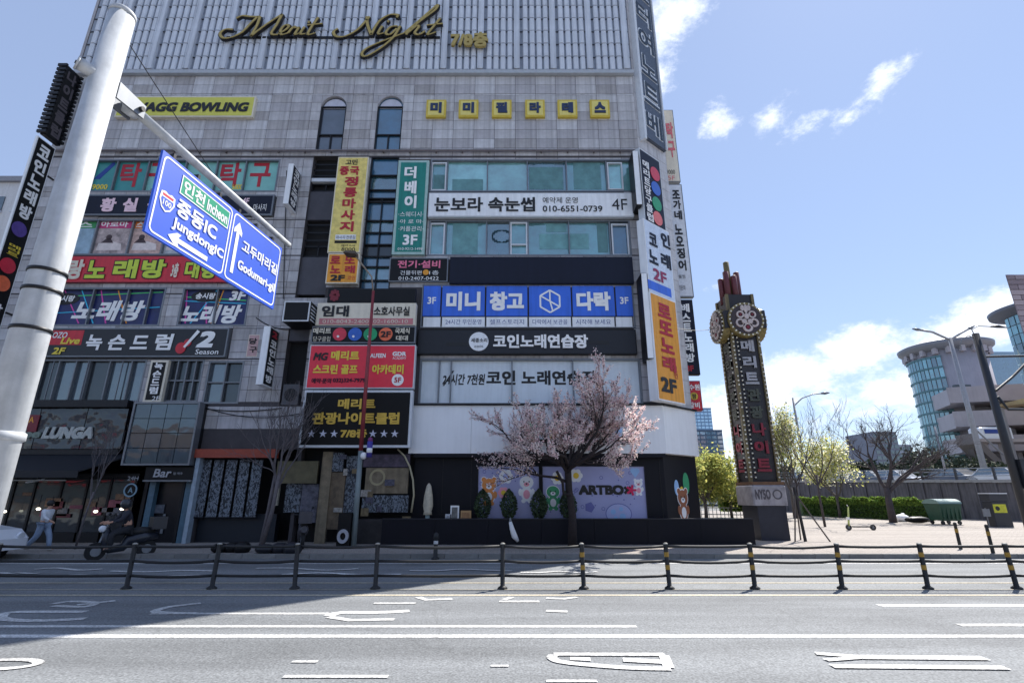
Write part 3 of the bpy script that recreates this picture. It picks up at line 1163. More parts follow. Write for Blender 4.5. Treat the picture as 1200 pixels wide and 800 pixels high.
p = MB(); p.pbox(FR, r[0] + .02, r[2] - .02, -.30, -.04, FR.P(340, 399)[1], r[3] - .02); p.build('recess_board', PNL, bld)
# aircon outdoor unit in that recess
t = thing('aircon_unit', 'grey outdoor air conditioner fan unit in the dark wall recess', 'air conditioner', FR.W((r[0] + r[2]) / 2, -.1, r[1] + .05))
p = MB(); p.pbox(FR, r[0] + .1, r[2] - .12, -.28, .05, r[1] + .02, r[1] + .85); p.build('casing', mat('aircon_paint', (84, 86, 92), var=.1), t)
p = MB(); p.pdisc(FR, (r[0] + r[2]) / 2, r[1] + .42, .26, .051, .065); p.build('fan_grille', DARKM, t)

# arched stair windows
for nm, gm, lb in (('archa', GLG, 'grey arched stair window'), ('archb', GLT, 'blue arched stair window')):
    r = openings[nm]
    cx = (r[0] + r[2]) / 2
    rad = (r[2] - r[0]) / 2
    rh = rad * 1.05
    p = MB()
    # stone arch infill in both upper corners
    for sgn in (-1, 1):
        pts = [(cx + sgn * rad, r[3]), (cx, r[3])] + [(cx + sgn * rad * math.sin(a_), r[3] - .03 - rh + rh * math.cos(a_)) for a_ in [math.pi / 2 * k / 8 for k in range(9)]]
        if sgn > 0: pts = pts[::-1]
        p.ppoly(FR, pts, -.2, .006)
    p.build('arch_stone', STONE[1], bld)
    p = MB()
    pts = [(cx - rad + .02, r[1])] + [(cx - rad * math.cos(a_) * .98, r[3] - .03 - rh + rh * math.sin(a_) * .98) for a_ in [math.pi * k / 16 for k in range(17)]] + [(cx + rad - .02, r[1])]
    p.pbox(FR, r[0], r[0] + .05, -.2, -.01, r[1], r[3] - rh)
    p.pbox(FR, r[2] - .05, r[2], -.2, -.01, r[1], r[3] - rh)
    zt = FR.P(455, 158)[1]
    p.pbox(FR, r[0] + .05, r[2] - .05, -.18, -.03, zt, zt + .06)
    p.pbox(FR, cx - .03, cx + .03, -.18, -.04, r[1], zt)
    p.pbox(FR, r[0] + .05, r[2] - .05, -.18, -.035, r[3] - rh - .03, r[3] - rh + .03)
    wo = p.build('window', DARKM, bld)
    wo['label'] = lb
    p = MB(); p.ppoly(FR, pts[::-1], -.15, -.12); p.build('pane', gm, wo)
    p = MB(); p.ppoly(FR, [(cx - rad * math.cos(a_) * .9, r[3] - .05 - rh + rh * math.sin(a_) * .88) for a_ in [math.pi * k / 12 for k in range(13)]][::-1], -.118, -.11)
    p.build('fanlight_pane', mat('pale_fanlight', (190, 192, 206) if nm == 'archa' else (70, 130, 150), rough=.3, var=.1), wo)

# blue stair glass column
r = openings['stair']
mbf = MB(); mbf.pframe(FR, r[0], r[2], -.3, .01, r[1], r[3], .05)
levels = [184, 205, 222, 232, 236, 258, 272, 286, 300, 312, 328, 345]
zs_ = [FR.P(445, y_)[1] for y_ in levels]
cxm = (r[0] + r[2]) / 2
for z_ in zs_[1:-1]:
    mbf.pbox(FR, r[0] + .05, r[2] - .05, -.25, -.02, z_ - .025, z_ + .025)
mbf.pbox(FR, cxm - .02, cxm + .02, -.25, -.02, r[1] + .05, FR.P(445, 232)[1] - .03)
wo = mbf.build('stair_window', DARKM, bld)
for i in range(len(zs_) - 1):
    p = MB(); p.pbox(FR, r[0] + .03, r[2] - .03, -.17, -.14, zs_[i + 1] + .01, zs_[i] - .01)
    p.build('pane', [GLT, GLS[2], GLT, GLD][i % 4], wo)

w5r = window('w5r', (504, 524, 571, 618, 664, 711, 741), 187, 225, [GLS[1], GLS[0], GLS[0], GLS[2], GLS[1], GLS[0]])
w4r = window('w4r', (502, 522, 570, 597, 619, 667, 715, 739), 258, 300, [GLS[1], GLS[1], GLS[2], GLS[1], GLS[1], GLS[1], GLT])
# mirrored signs from across the road, painted as tinted patches in the glass
for wo_, rc_ in ((w5r, (508, 205, 523, 223)), (w5r, (620, 196, 660, 222)), (w5r, (672, 190, 704, 222)), (w4r, (530, 262, 560, 299)), (w4r, (632, 274, 690, 292)), (w4r, (700, 262, 712, 296)), (w5r, (530, 210, 566, 224)), (w4r, (640, 262, 664, 272))):
    q_ = FR.rect(rc_, -.135)
    mb = MB(); mb.pbox(FR, q_[0], q_[2], -.139, -.132, q_[1], q_[3]); mb.build('mirrored_sign_patch', mat('reflection_tint', (96, 140, 144), var=.22, scale=2.5, rnd=.3), wo_)
rr2 = FR.rect((580, 268, 595, 286), -.135)
mb = MB()
pts_ = [(rr2[0] + .3 + .42 * math.cos(a_), (rr2[1] + rr2[3]) / 2 + .3 * math.sin(a_)) for a_ in [2 * math.pi * k / 18 for k in range(18)]]
for k in range(18):
    a_, b_ = pts_[k], pts_[(k + 1) % 18]
    mb.pbox(FR, min(a_[0], b_[0]) - .02, max(a_[0], b_[0]) + .02, -.138, -.13, min(a_[1], b_[1]) - .02, max(a_[1], b_[1]) + .02)
mb.build('ring_print', mat('dark_teal_print', (20, 60, 72), var=.1), w4r)
# opening casements picked out in white
for rc in ((505, 190, 523, 223), (712, 190, 730, 222), (503, 261, 521, 299), (598, 260, 618, 299), (717, 262, 737, 299)):
    r = FR.rect(rc)
    mb = MB(); mb.pframe(FR, r[0], r[2], -.12, -.01, r[1], r[3], .06)
    if rc[0] == 598: mb.pbox(FR, r[0] + .06, r[2] - .06, -.12, -.015, r[1] + .5, r[1] + .56)
    mb.build('casement', WHITEM, bld)
# opposite blocks reflect for real; their mirrored signs are painted patches in the panes
FILM = mat('white_window_film', (214, 224, 232), rough=.35, var=.05, scale=1.5, streak=.08)
w2r = window('w2r', (491, 514, 528, 600, 672, 752), 420, 474, [FILM])
for nm_, s_, rc, bd in (('lettering', '24시간 7천원', (519, 438, 568, 451), .035), ('lettering', '코인 노래연습장', (570, 434, 700, 451), .045)):
    mb = MB(); text_px(mb, FR, s_, rc, -.13, bd, shear=.1 if '24' in s_ else 0); mb.build(nm_, BLACKL, w2r)
r = FR.rect((519, 437, 524, 452), -.13)
mb = MB(); mb.ppoly(FR, [(r[0], r[1]), (r[0] + .06, r[1]), (r[0] + .45, r[3] + .1), (r[0] + .38, r[3] + .1)], -.132, -.125); mb.build('slash_mark', BLACKL, w2r)

# ------------------------------------------------------------------ signs


def sign(pl, name, label, rc, depth=.16, gap=.0, face=WHITE, frame=WHITEM, border=.05, texts=(), panels=(), cat='sign', group=None):
    d1 = gap + depth
    r = pl.rect(rc, d1)
    t = thing(name, label, cat, pl.W((r[0] + r[2]) / 2, gap, r[1]), group)
    mb = MB(); mb.pbox(pl, r[0], r[2], gap, d1, r[1], r[3]); mb.build('housing', frame, t)
    mb = MB(); mb.pbox(pl, r[0] + border, r[2] - border, d1 - .01, d1 + .012, r[1] + border, r[3] - border); fo = mb.build('face_panel', face, t)
    if gap > 0.05:
        mb = MB()
        for k in (0.2, 0.8):
            zc = r[1] + (r[3] - r[1]) * k
            mb.pbox(pl, (r[0] + r[2]) / 2 - .04, (r[0] + r[2]) / 2 + .04, 0, gap, zc - .04, zc + .04)
        mb.build('bracket', DARKM, t)
    lay = d1 + .012
    for i, (prc, m_) in enumerate(panels):
        q = pl.rect(prc, lay)
        mb = MB(); mb.pbox(pl, q[0], q[2], lay - .004, lay + .006 + .0015 * i, q[1], q[3]); mb.build('printed_panel', m_, t)
    lay += .02
    groups = {}
    for tx in texts:
        s_, trc, m_ = tx[:3]
        kw = tx[3] if len(tx) > 3 else {}
        mb = MB(); text_px(mb, pl, s_, trc, lay, **kw)
        mb.build('lettering', m_, t)
    t['_lay'] = lay
    return t


def discs(t, pl, items, lay=None):
    lay = lay if lay is not None else t['_lay']
    for i, (px, py, rpx, m_) in enumerate(items):
        a = pl.P(px, py, lay); b = pl.P(px + rpx, py, lay)
        mb = MB(); rad = abs(b[0] - a[0]); mb.pdisc(pl, a[0], a[1], rad, lay - .01, lay + .004 + .002 * i, 24); mb.build('printed_disc', m_, t)


def ring(mb, pl, s, z, r0, r1, d0, d1, n=28, kz=1.0):
    for k in range(n):
        a, b = 2 * math.pi * k / n, 2 * math.pi * (k + 1) / n
        mb.ppoly(pl, [(s + r0 * math.cos(a), z + kz * r0 * math.sin(a)), (s + r1 * math.cos(a), z + kz * r1 * math.sin(a)), (s + r1 * math.cos(b), z + kz * r1 * math.sin(b)), (s + r0 * math.cos(b), z + kz * r0 * math.sin(b))], d0, d1)


B3 = dict(bold=.035); B5 = dict(bold=.05); B0 = dict(bold=.0); V3 = dict(bold=.03, vert=True); V5 = dict(bold=.045, vert=True)
BALLR = mat('ball_red', (206, 48, 70), rough=.3, var=.15, scale=5); BALLB = mat('ball_blue', (44, 96, 190), rough=.3, var=.15, scale=5)
BALLG = mat('ball_green', (24, 150, 96), rough=.3, var=.15, scale=5); BALLO = mat('ball_orange', (232, 110, 70), rough=.3, var=.15, scale=5)

# bowling
sign(FR, 'bowling_sign', 'long yellow sign with black bowling lettering high on the stone band', (137, 113, 298, 137), .2, face=mat('lime_yellow', (206, 204, 92), var=.05), frame=CREAM, border=.07,
     texts=[('SWAGG BOWLING', (146, 120, 291, 131), BLACKL, dict(bold=.06, shear=.15))])
# mimi pilates letter boxes
pil = thing('pilates_sign', 'row of six small yellow lit boxes with one dark syllable each on stone band', 'sign', FR.W(0, 0, FR.P(600, 126)[1]))
for px, ch in ((511, '미'), (549, '미'), (588, '필'), (627, '라'), (665, '테'), (703, '스')):
    r = FR.rect((px - 11.5, 117, px + 11.5, 137), .16)
    mb = MB(); mb.pbox(FR, r[0], r[2], 0, .16, r[1], r[3]); bx = mb.build('letter_box', mat('ochre_box', (206, 182, 70), var=.1), pil)
    mb = MB(); mb.pbox(FR, r[0] + .09, r[2] - .09, .155, .18, r[1] + .09, r[3] - .09); mb.build('face_panel', mat('pale_yellow_face', (222, 208, 120), var=.08), bx)
    mb = MB(); put_text(mb, FR, ch, (r[0] + .2, r[1] + .2, r[2] - .2, r[3] - .18), .181, .07, th=.03); mb.build('letter', mat('navy_letter', (40, 56, 92)), bx)
# Merit Night script
mer = thing('script_sign', 'gilt handwritten script letters across the louvre screen near the top', 'sign', FR.W(-6, .3, FR.P(385, 60)[1]))
PS = Plane((0, YF - .42))


def catmull(P, n=6):
    out = []
    P = [P[0]] + list(P) + [P[-1]]
    for i in range(1, len(P) - 2):
        p0, p1, p2, p3 = P[i - 1], P[i], P[i + 1], P[i + 2]
        for k in range(n):
            t_ = k / n
            out.append(tuple(.5 * (2 * b + (c - a) * t_ + (2 * a - 5 * b + 4 * c - d) * t_ * t_ + (3 * b - a - 3 * c + d) * t_ ** 3) for a, b, c, d in zip(p0, p1, p2, p3)))
    out.append(P[-1])
    return out


strokes = {
    'M': [[(273, 35), (264, 35), (258, 40), (262, 45), (272, 44), (284, 38), (294, 28), (302, 20)], [(277, 22), (284, 19), (294, 20), (305, 20)], [(305, 20), (301, 31), (294, 43)], [(294, 43), (311, 30), (331, 17)], [(331, 17), (324, 30), (318, 40), (326, 41)]],
    'e': [[(326, 40), (334, 36), (339, 31), (334, 30), (329, 36), (330, 41), (338, 39)]],
    'r': [[(338, 39), (344, 32), (346, 33), (350, 33), (347, 38), (346, 41), (352, 39)]],
    'i': [[(357, 32), (352, 40), (358, 40)], [(361, 26), (363, 27)]],
    't': [[(373, 21), (364, 34), (361, 41), (370, 39)], [(360, 30), (378, 28)]],
    'N': [[(396, 34), (391, 38), (394, 43), (404, 43), (418, 36), (428, 26), (433, 20)], [(430, 20), (431, 30), (435, 41)], [(435, 41), (444, 26), (456, 18), (466, 18), (465, 21)]],
    'i2': [[(448, 31), (443, 40), (450, 39)], [(454, 25), (456, 26)]],
    'g': [[(466, 31), (458, 32), (452, 39), (457, 41), (465, 34)], [(469, 31), (461, 44), (447, 56), (430, 66), (424, 64), (430, 57), (450, 48), (474, 39)]],
    'h': [[(474, 39), (492, 24), (508, 10), (513, 6), (510, 12), (494, 24), (480, 36), (476, 41)], [(478, 39), (488, 31), (491, 32), (486, 39), (491, 41), (498, 37)]],
    't2': [[(516, 22), (506, 34), (501, 41), (511, 38)], [(500, 30), (519, 28)]],
}
GOLDM = mat('gilt_metal', (186, 162, 96), rough=.35, metal=.55, var=.12)
GDK = mat('black_return', (34, 32, 34), rough=.5)
for nm_, sts in strokes.items():
    mb = MB(); mbb = MB()
    for st in sts:
        pts = catmull(st, 5)
        PP = [PS.P(x_, y_, 0) for x_, y_ in pts]
        nib = (.115, .045)
        n_ = len(PP)
        for (tgt, sc_, d0, d1) in ((mbb, 1.6, -.14, 0.0), (mb, 1.0, 0.0, .03)):
            for k in range(n_ - 1):
                a, b = PP[k], PP[k + 1]
                tx, tz = b[0] - a[0], b[1] - a[1]
                L_ = math.hypot(tx, tz) or 1
                nx, nz_ = -tz / L_, tx / L_
                w_ = (abs(nx * math.cos(R(20)) + nz_ * math.sin(R(20))) * .05 + .02) * sc_
                tgt.ppoly(PS, [(a[0] + nx * w_, a[1] + nz_ * w_), (b[0] + nx * w_, b[1] + nz_ * w_), (b[0] - nx * w_, b[1] - nz_ * w_), (a[0] - nx * w_, a[1] - nz_ * w_)][::-1], d0, d1 + (.001 * (k % 3)))
    lo = mbb.build('letter_return', GDK, mer)
    mb.build('letter_face', GOLDM, lo)
mb = MB(); put_text(mb, PS, '7/8층', PS.rect((528, 38, 572, 55)), -.1, .05, th=.12); mb.build('lettering', GOLDM, mer)
mb = MB(); mb.pbox(PS, PS.rect((262, 40, 515, 41))[0], PS.rect((262, 40, 515, 41))[2], -.24, -.18, PS.P(385, 41)[1], PS.P(385, 39)[1]); mb.build('support_rail', DARKM, mer)

# left-hand signs
sign(FR, 'black_sign', 'navy board with pinkish white Korean syllables below the table tennis windows', (95, 228, 320, 252), .16, face=NAVYP, frame=GREYM, border=.07,
     texts=[('황', (118, 232, 136, 248), PINKW, B5), ('실', (144, 232, 161, 248), PINKW, B5), ('출', (173, 232, 190, 248), PINKW, B5), ('장', (200, 232, 217, 248), PINKW, B5), ('4F', (284, 232, 292, 239), PINKW, B3), ('마사지', (297, 239, 312, 247), WHITE2, B0)])
t = sign(FR, 'karaoke_banner', 'wide red karaoke banner with yellow-green outlined syllables on third floor', (60, 300, 300, 331), .14, face=REDP, frame=MAROON, border=.03, texts=[])
for s_, rc in (('랑', (79, 304, 98, 327)), ('노', (101, 305, 124, 326)), ('래', (133, 304, 161, 326)), ('방', (166, 304, 194, 326)), ('3층', (201, 308, 209, 325)), ('대형', (217, 305, 252, 326))):
    mb = MB(); text_px(mb, FR, s_, (rc[0] - 1, rc[1] - 1, rc[2] + 1, rc[3] + 1), t['_lay'], bold=.10); mb.build('lettering_outline', BLACKL if s_ not in ('랑', '3층') else REDP, t)
    mb = MB(); text_px(mb, FR, s_, rc, t['_lay'] + .012, bold=.05); mb.build('lettering', mat('lime_letter', (196, 214, 70), var=.1) if s_ not in ('랑', '3층') else CREAM, t)
t = sign(FR, 'karaoke_sign', 'black board with white brush syllables, red corner patch and red guitar, second floor', (40, 384, 266, 418), .2, face=mat('charcoal_panel', (19, 22, 30), rough=.4, var=.1), frame=GREYM, border=.06,
         panels=[((53, 387, 97, 404), REDP)],
         texts=[('TOZO', (57, 389, 79, 396), WHITE2, dict(bold=.02, shear=.1)), ('Live', (72, 395, 94, 403), YELL, dict(bold=.04, shear=.2)), ('2F', (62, 407, 76, 415), YELL, dict(bold=.04, shear=.2)),
                ('녹', (101, 392, 120, 410), WHITE2, dict(bold=.04, shear=.08)), ('슨', (127, 392, 147, 410), WHITE2, dict(bold=.04, shear=.08)), ('드', (154, 393, 174, 409), WHITE2, dict(bold=.04, shear=.08)), ('럼', (182, 391, 202, 410), WHITE2, dict(bold=.04, shear=.08)),
                ('2', (233, 388, 252, 407), WHITE2, dict(bold=.06, shear=.25)), ('Season', (229, 409, 256, 415), WHITE2, dict(bold=.01, shear=.1))])
gz = t['_lay']
r = FR.rect((205, 386, 233, 416), gz)
mb = MB()
cx, cz = r[0] + .28, r[1] + .3
mb.pdisc(FR, cx, cz, .21, gz - .01, gz + .01, 16, .24)
mb.pdisc(FR, cx + .24, cz + .22, .15, gz - .01, gz + .008, 16, .16)
mb.build('printed_guitar_body', REDP, t)
mb = MB(); mb.ppoly(FR, [(cx + .1, cz + .05), (cx + .18, cz), (r[2] - .02, r[3] - .1), (r[2] - .14, r[3] - .02)], gz + .012, gz + .018); mb.build('printed_guitar_neck', WHITE2, t)

# vertical sign between second-floor windows
sign(FR, 'small_karaoke_sign', 'narrow black upright sign with white syllables beside second floor window', (172, 422, 193, 471), .18, face=BLACKP, frame=CREAM, border=.09,
     texts=[('녹슨드럼', (178, 424, 188, 462), WHITE2, V5), ('2F', (178, 464, 187, 469), WHITE2, B0)])
sign(FR, 'wall_poster', 'small pink poster with black figure on grey wall tiles', (290, 392, 303, 418), .02, face=mat('dusty_pink', (196, 160, 160)), frame=CREAM, border=.03,
     texts=[('당', (292, 396, 301, 403), BLACKL, B3), ('구', (292, 406, 301, 413), BLACKL, B3)])


def blade(name, label, X, y0, y1, zt_px, zb_px, xpx, th, face, edge, texts, cat='sign'):
    """sign sticking out of the front wall; its face looks to +X"""
    PB = Plane((X, 0), math.pi / 2)
    z1 = PB.P(xpx, zt_px)[1]; z0 = PB.P(xpx, zb_px)[1]
    t = thing(name, label, cat, (X, (y0 + y1) / 2, z0))
    mb = MB(); mb.box(X - th, X, y0, y1, z0, z1); mb.build('housing', edge, t)
    mb = MB(); mb.pbox(PB, y0 + .05, y1 - .04, 0, .012, z0 + .05, z1 - .05); mb.build('face_panel', face, t)
    mb = MB()
    for k in (.15, .85):
        zc = z0 + (z1 - z0) * k
        mb.box(X - th * .7, X - th * .3, y1, YF + .02, zc - .04, zc + .04)
    mb.build('bracket', DARKM, t)
    H = z1 - z0
    for (s_, u0, v0, u1, v1, m_, bd) in texts:
        n_ = len(s_)
        for k, ch in enumerate(s_):
            if ch == ' ': continue
            za = z1 - H * (v0 + (v1 - v0) * k / n_); zb2 = z1 - H * (v0 + (v1 - v0) * (k + 1) / n_)
            hh = za - zb2
            mb = MB(); put_text(mb, PB, ch, (y0 + (y1 - y0) * u0, zb2 + hh * .08, y0 + (y1 - y0) * u1, za - hh * .08), .016, bd)
            mb.build('letter', m_, t)
    return t, PB, z0, z1


def XofPlane(px, py, Y):
    return Plane((0, Y)).P(px, py)[0]


X1 = XofPlane(341, 218, 19.2)
blade('projecting_sign', 'thin upright projecting sign with white edge high beside the dark recess', X1, 19.15, 19.95, 190, 246, 343, .22, NAVYP, WHITE, [('코인노래방', .2, .05, .85, .95, WHITE2, .04)])
X2 = XofPlane(313, 416, 19.2)
blade('projecting_karaoke_sign', 'thin upright projecting sign with white edge left of the stacked signboards', X2, 19.15, 19.95, 381, 454, 316, .26, BLACKP, WHITE, [('코인노래방', .2, .2, .85, .95, WHITE2, .05), ('2', .25, .04, .8, .17, RED, .06)])
X3 = -20.9
t, PB, z0, z1 = blade('studded_sign', 'black bulb-studded upright sign at the top left corner of building', X3, 18.95, 19.78, 76, 178, 79, .2, BLACKP, BLACKP, [('나이트클럽', .2, .03, .8, .97, mat('dim_letter', (84, 78, 84)), .05)])
mb = MB()
n_ = 17
for k in range(n_):
    zc = z0 + (z1 - z0) * (k + .5) / n_
    mb = MB(); mb.box(X3 - .3, X3 + .12, 18.85, 18.94, zc - .07, zc + .07); mb.build('bulb', DARKM, t)
    mb = MB(); mb.box(X3 + .013, X3 + .16, 19.66, 19.77, zc - .06, zc + .06); mb.build('bulb', DARKM, t)
# long left-edge sign (white edge)
PBl = Plane((X3, 0), math.pi / 2)
t, PB, z0, z1 = blade('long_projecting_sign', 'long black upright karaoke and billiards sign with white edge at left corner', X3, 18.72, 19.62, 163, 420, 50, .10, BLACKP, WHITE,
                      [('코인노래방', .2, .02, .82, .42, WHITE2, .05), ('당구장', .2, .82, .82, .99, WHITE2, .05), ('메리트', .25, .545, .8, .6, YELL, .03)])
H = z1 - z0
for v, m_ in ((.47, mat('violet_badge', (90, 70, 150), var=.2)), (.65, BALLR), (.735, BALLO)):
    mb = MB(); mb.pdisc(PB, 19.14, z1 - H * v, .33, .014, .03, 24); mb.build('printed_disc', m_, t)

# middle column signs
t = sign(FR, 'massage_sign', 'tall yellow upright sign with red Korean syllables beside dark recess', (390, 184, 427, 296), .2, gap=.25, face=mat('gold_pattern', (224, 204, 118), var=.22, scale=5), frame=CREAM, border=.05,
         texts=[('고민', (405, 187, 419, 193), BLACKL, B3), ('중', (398, 195, 409, 205), RED, B5), ('국', (410, 195, 421, 205), RED, B5), ('정통마사지', (401, 206, 417, 272), RED, V5),
                ('마사지 전문점', (394, 276, 416, 280), BLACKL, B0), ('예약 010', (400, 286, 416, 289), BLACKL, B0), ('8000', (400, 290, 416, 294), BLACKL, B0)],
         panels=[((393, 275, 417, 281), WHITE), ((392, 282, 418, 285), BLACKP)])
sign(FR, 'small_orange_sign', 'small square orange sign with red syllables under the tall yellow sign', (383, 297, 420, 332), .2, gap=.25, face=ORAN, frame=CREAM, border=.05,
     texts=[('로', (387, 300, 399, 309), RED, B5), ('또', (404, 300, 416, 309), RED, B5), ('노', (387, 311, 399, 320), RED, B5), ('래', (404, 311, 416, 320), RED, B5), ('2F', (387, 322, 404, 329), BLACKL, B5), ('코인', (407, 323, 416, 328), RED, B0)])
sign(FR, 'teal_sign', 'tall teal upright sign with white syllables and 3F', (463, 188, 500, 298), .18, face=TEALP, frame=mat('pale_teal_edge', (160, 190, 186)), border=.12,
     texts=[('더', (474, 195, 488, 209), WHITE2, B5), ('베', (474, 212, 488, 227), WHITE2, B5), ('이', (474, 229, 488, 244), WHITE2, B5), ('·스웨디시·', (467, 248, 496, 254), WHITE2, B0), ('·아 로 마·', (467, 257, 496, 262), WHITE2, B0), ('·커플관리·', (467, 265, 496, 271), WHITE2, B0),
            ('3F', (472, 275, 489, 287), WHITE2, B3), ('010-9212-1498', (466, 290, 495, 293), WHITE2, B0)])
t = sign(FR, 'electrician_sign', 'small black sign with pink heading and white phone number under teal sign', (456, 302, 525, 330), .14, face=BLACKP, frame=GREYM, border=.05,
         texts=[('전기·설비', (466, 305, 516, 314), mat('pink_letter', (226, 120, 150)), B3), ('건물뒤편', (469, 317, 494, 322), WHITE2, B0), ('1층', (503, 317, 514, 322), WHITE2, B0), ('010-2407-0422', (467, 324, 514, 328), WHITE2, B0)])
discs(t, FR, [(499, 319, 3.5, ORAN)])
# right signs on the front
sign(FR, 'eyelash_sign', 'long white sign with black Korean letters between fourth and fifth floor windows', (502, 226, 742, 254), .22, face=WHITE, frame=WHITEM, border=.05,
     texts=[('눈보라', (509, 231, 566, 248), BLACKL, B3), ('속눈썹', (572, 231, 627, 248), BLACKL, B3), ('예약제 운영', (636, 231, 677, 238), BLACKL, B0), ('010-6551-0739', (636, 241, 706, 248), BLACKL, dict(bold=.015)), ('4F', (717, 233, 735, 246), BLACKL, dict(bold=.0))])
sign(FR, 'blank_sign', 'blank dark navy signboard under the fourth floor windows', (527, 301, 742, 332), .2, face=NAVYP, frame=NAVYP, border=.04)
# storage sign: blue panels with caption strips
st = thing('storage_sign', 'row of bright blue panels with white syllables and captions on third floor', 'sign', FR.W(1, 0, FR.P(620, 384)[1]))
for (x0, x1, tx, cap) in ((496, 516, '3F', ''), (518, 568, '미니', '24시간 무인운영'), (570, 618, '창고', '셀프스토리지'), (620, 669, '', '다락에서 보관을'), (671, 720, '다락', '시작해 보세요'), (722, 741, '3F', '')):
    r = FR.rect((x0, 335, x1, 370), .08)
    mb = MB(); mb.pbox(FR, r[0], r[2], 0.0, .08, r[1], r[3]); bp_ = mb.build('blue_panel', BLUE, st)
    q = FR.rect((x0, 371.5, x1, 383), .08)
    mb = MB(); mb.pbox(FR, q[0], q[2], 0.0, .08, q[1], q[3]); cp = mb.build('caption_panel', WHITE, st)
    xc = (x0 + x1) / 2
    if tx == '3F':
        mb = MB(); text_px(mb, FR, tx, (xc - 5, 348, xc + 5, 356), .085, .03); mb.build('lettering', WHITE2, bp_)
    elif tx:
        mb = MB(); text_px(mb, FR, tx, (xc - 20, 342, xc + 20, 364), .085, .06, th=.02); mb.build('lettering', WHITE2, bp_)
    else:
        c0, c1 = FR.P(xc, 353, .085)
        mb = MB()
        hx = [(c0 + .47 * math.sin(R(60 * k)), c1 + .5 * math.cos(R(60 * k))) for k in range(6)]
        def bar(mb, a, b, w_, d0=.082, d1=.1):
            tx_, tz_ = b[0] - a[0], b[1] - a[1]; L_ = math.hypot(tx_, tz_); nx, nz_ = -tz_ / L_ * w_, tx_ / L_ * w_
            mb.ppoly(FR, [(a[0] + nx, a[1] + nz_), (a[0] - nx, a[1] - nz_), (b[0] - nx, b[1] - nz_), (b[0] + nx, b[1] + nz_)], d0, d1)
        for k in range(6):
            bar(mb, hx[k], hx[(k + 1) % 6], .035, .082, .1 + .001 * (k % 2))
        bar(mb, (c0, c1), hx[0], .03, .082, .103); bar(mb, (c0, c1), hx[2], .03, .082, .104); bar(mb, (c0, c1), hx[5], .03, .082, .105); bar(mb, (c0, c1), (hx[3][0] + .1, hx[3][1] + .1), .03, .082, .106)
        mb.build('hexagon_logo', WHITE2, bp_)
    if cap:
        mb = MB(); text_px(mb, FR, cap, (x0 + 4, 374, x1 - 4, 380), .085, .0); mb.build('lettering', mat('blue_caption', (60, 80, 140)), cp)
mb = MB(); r = FR.rect((494, 333.5, 743, 384.5)); mb.pframe(FR, r[0], r[2], 0.0, .06, r[1], r[3], .05); mb.build('frame', GREYM, st)
t = sign(FR, 'coin_karaoke_sign', 'long black sign with white syllables and round white badge on second floor', (489, 386, 746, 415), .22, face=mat('graphite_panel', (23, 26, 36), rough=.55, var=.1), frame=BLACKP, border=.04,
         texts=[('코인노래연습장', (578, 392, 689, 408), WHITE2, dict(bold=.045, th=.03))], panels=[((523, 401, 549, 405), BLACKL), ((690, 399, 714, 403), BLACKL)])
discs(t, FR, [(561, 400, 11.5, WHITE)])
lay = t['_lay'] + .02
mb = MB(); text_px(mb, FR, '세종소리', (552, 396, 571, 401), lay, .02); mb.build('lettering', BLACKL, t)
mb = MB(); text_px(mb, FR, 'coin', (556, 404, 566, 407), lay, .0); mb.build('lettering', BLACKL, t)

# stacked signs in front of the recess (board column)
sign(FR, 'dark_board', 'dark blank board with faint red pattern above the rental sign', (384, 338, 487, 354), .2, gap=.3, face=BLACKP, frame=DARKM, border=.04, texts=[('※', (386, 339, 398, 353), MAROON, B3)])
t = sign(FR, 'rental_sign', 'cream rental sign with black syllables and pinkish strip above billiards sign', (371, 355, 487, 381), .3, gap=.35, face=CREAM, frame=CREAM, border=.03,
         panels=[((374, 373, 484, 380), mat('dusty_rose', (190, 120, 124)))],
         texts=[('임대', (377, 358, 409, 371), BLACKL, B5), ('소호사무실', (438, 359, 480, 370), BLACKL, B3), ('010-8043-2400  02-1600-10', (378, 374.5, 478, 378.5), CREAM, B0)])
t = sign(FR, 'billiards_sign', 'black billiards sign with four coloured balls in a row', (365, 382, 487, 402), .2, gap=.45, face=BLACKP, frame=GREYM, border=.05,
         texts=[('메리트', (367, 384, 388, 391), CREAM, B3), ('당구클럽', (367, 394, 387, 400), CREAM, B0), ('국제식', (463, 384, 480, 391), CREAM, B3), ('대대', (464, 393, 478, 399), CREAM, B3)])
discs(t, FR, [(398, 391.5, 8, BALLR), (416, 391.5, 8, BALLB), (434, 391.5, 8, BALLG), (452, 391.5, 8, BALLO)])
lay = t['_lay'] + .03
mb = MB(); text_px(mb, FR, '2F', (446, 388, 458, 395), lay, .04); mb.build('lettering', BLACKL, t)
for px in (396, 414, 432):
    q = FR.P(px, 394, lay); mb = MB(); mb.pdisc(FR, q[0], q[1], .05, lay - .02, lay, 10); mb.build('highlight_print', WHITE2, t)
t = sign(FR, 'golf_sign', 'bright red screen golf sign with yellow outlined letters', (361, 404, 486, 455), .25, gap=.45, face=mat('scarlet_panel', (226, 44, 66), rough=.4, var=.05), frame=WHITEM, border=.04,
         texts=[('MG', (368, 413, 384, 422), BLACKL, dict(bold=.05, shear=.2)), ('메리트', (388, 411, 421, 422), YELL, B5), ('스크린 골프', (367, 427, 419, 438), YELL, B5), ('아카데미', (436, 427, 473, 438), YELL, B5), ('예약·문의', (365, 443, 388, 449), NAVYP, B3), ('032)324-7979', (390, 443, 428, 449), NAVYP, B3),
                ('ALFEEN', (434, 414, 452, 419), WHITE2, B3), ('GDR', (460, 412, 476, 417), WHITE2, B5), ('ACADEMY', (460, 418, 476, 421), WHITE2, B0)])
discs(t, FR, [(466, 445, 7, WHITE2)])
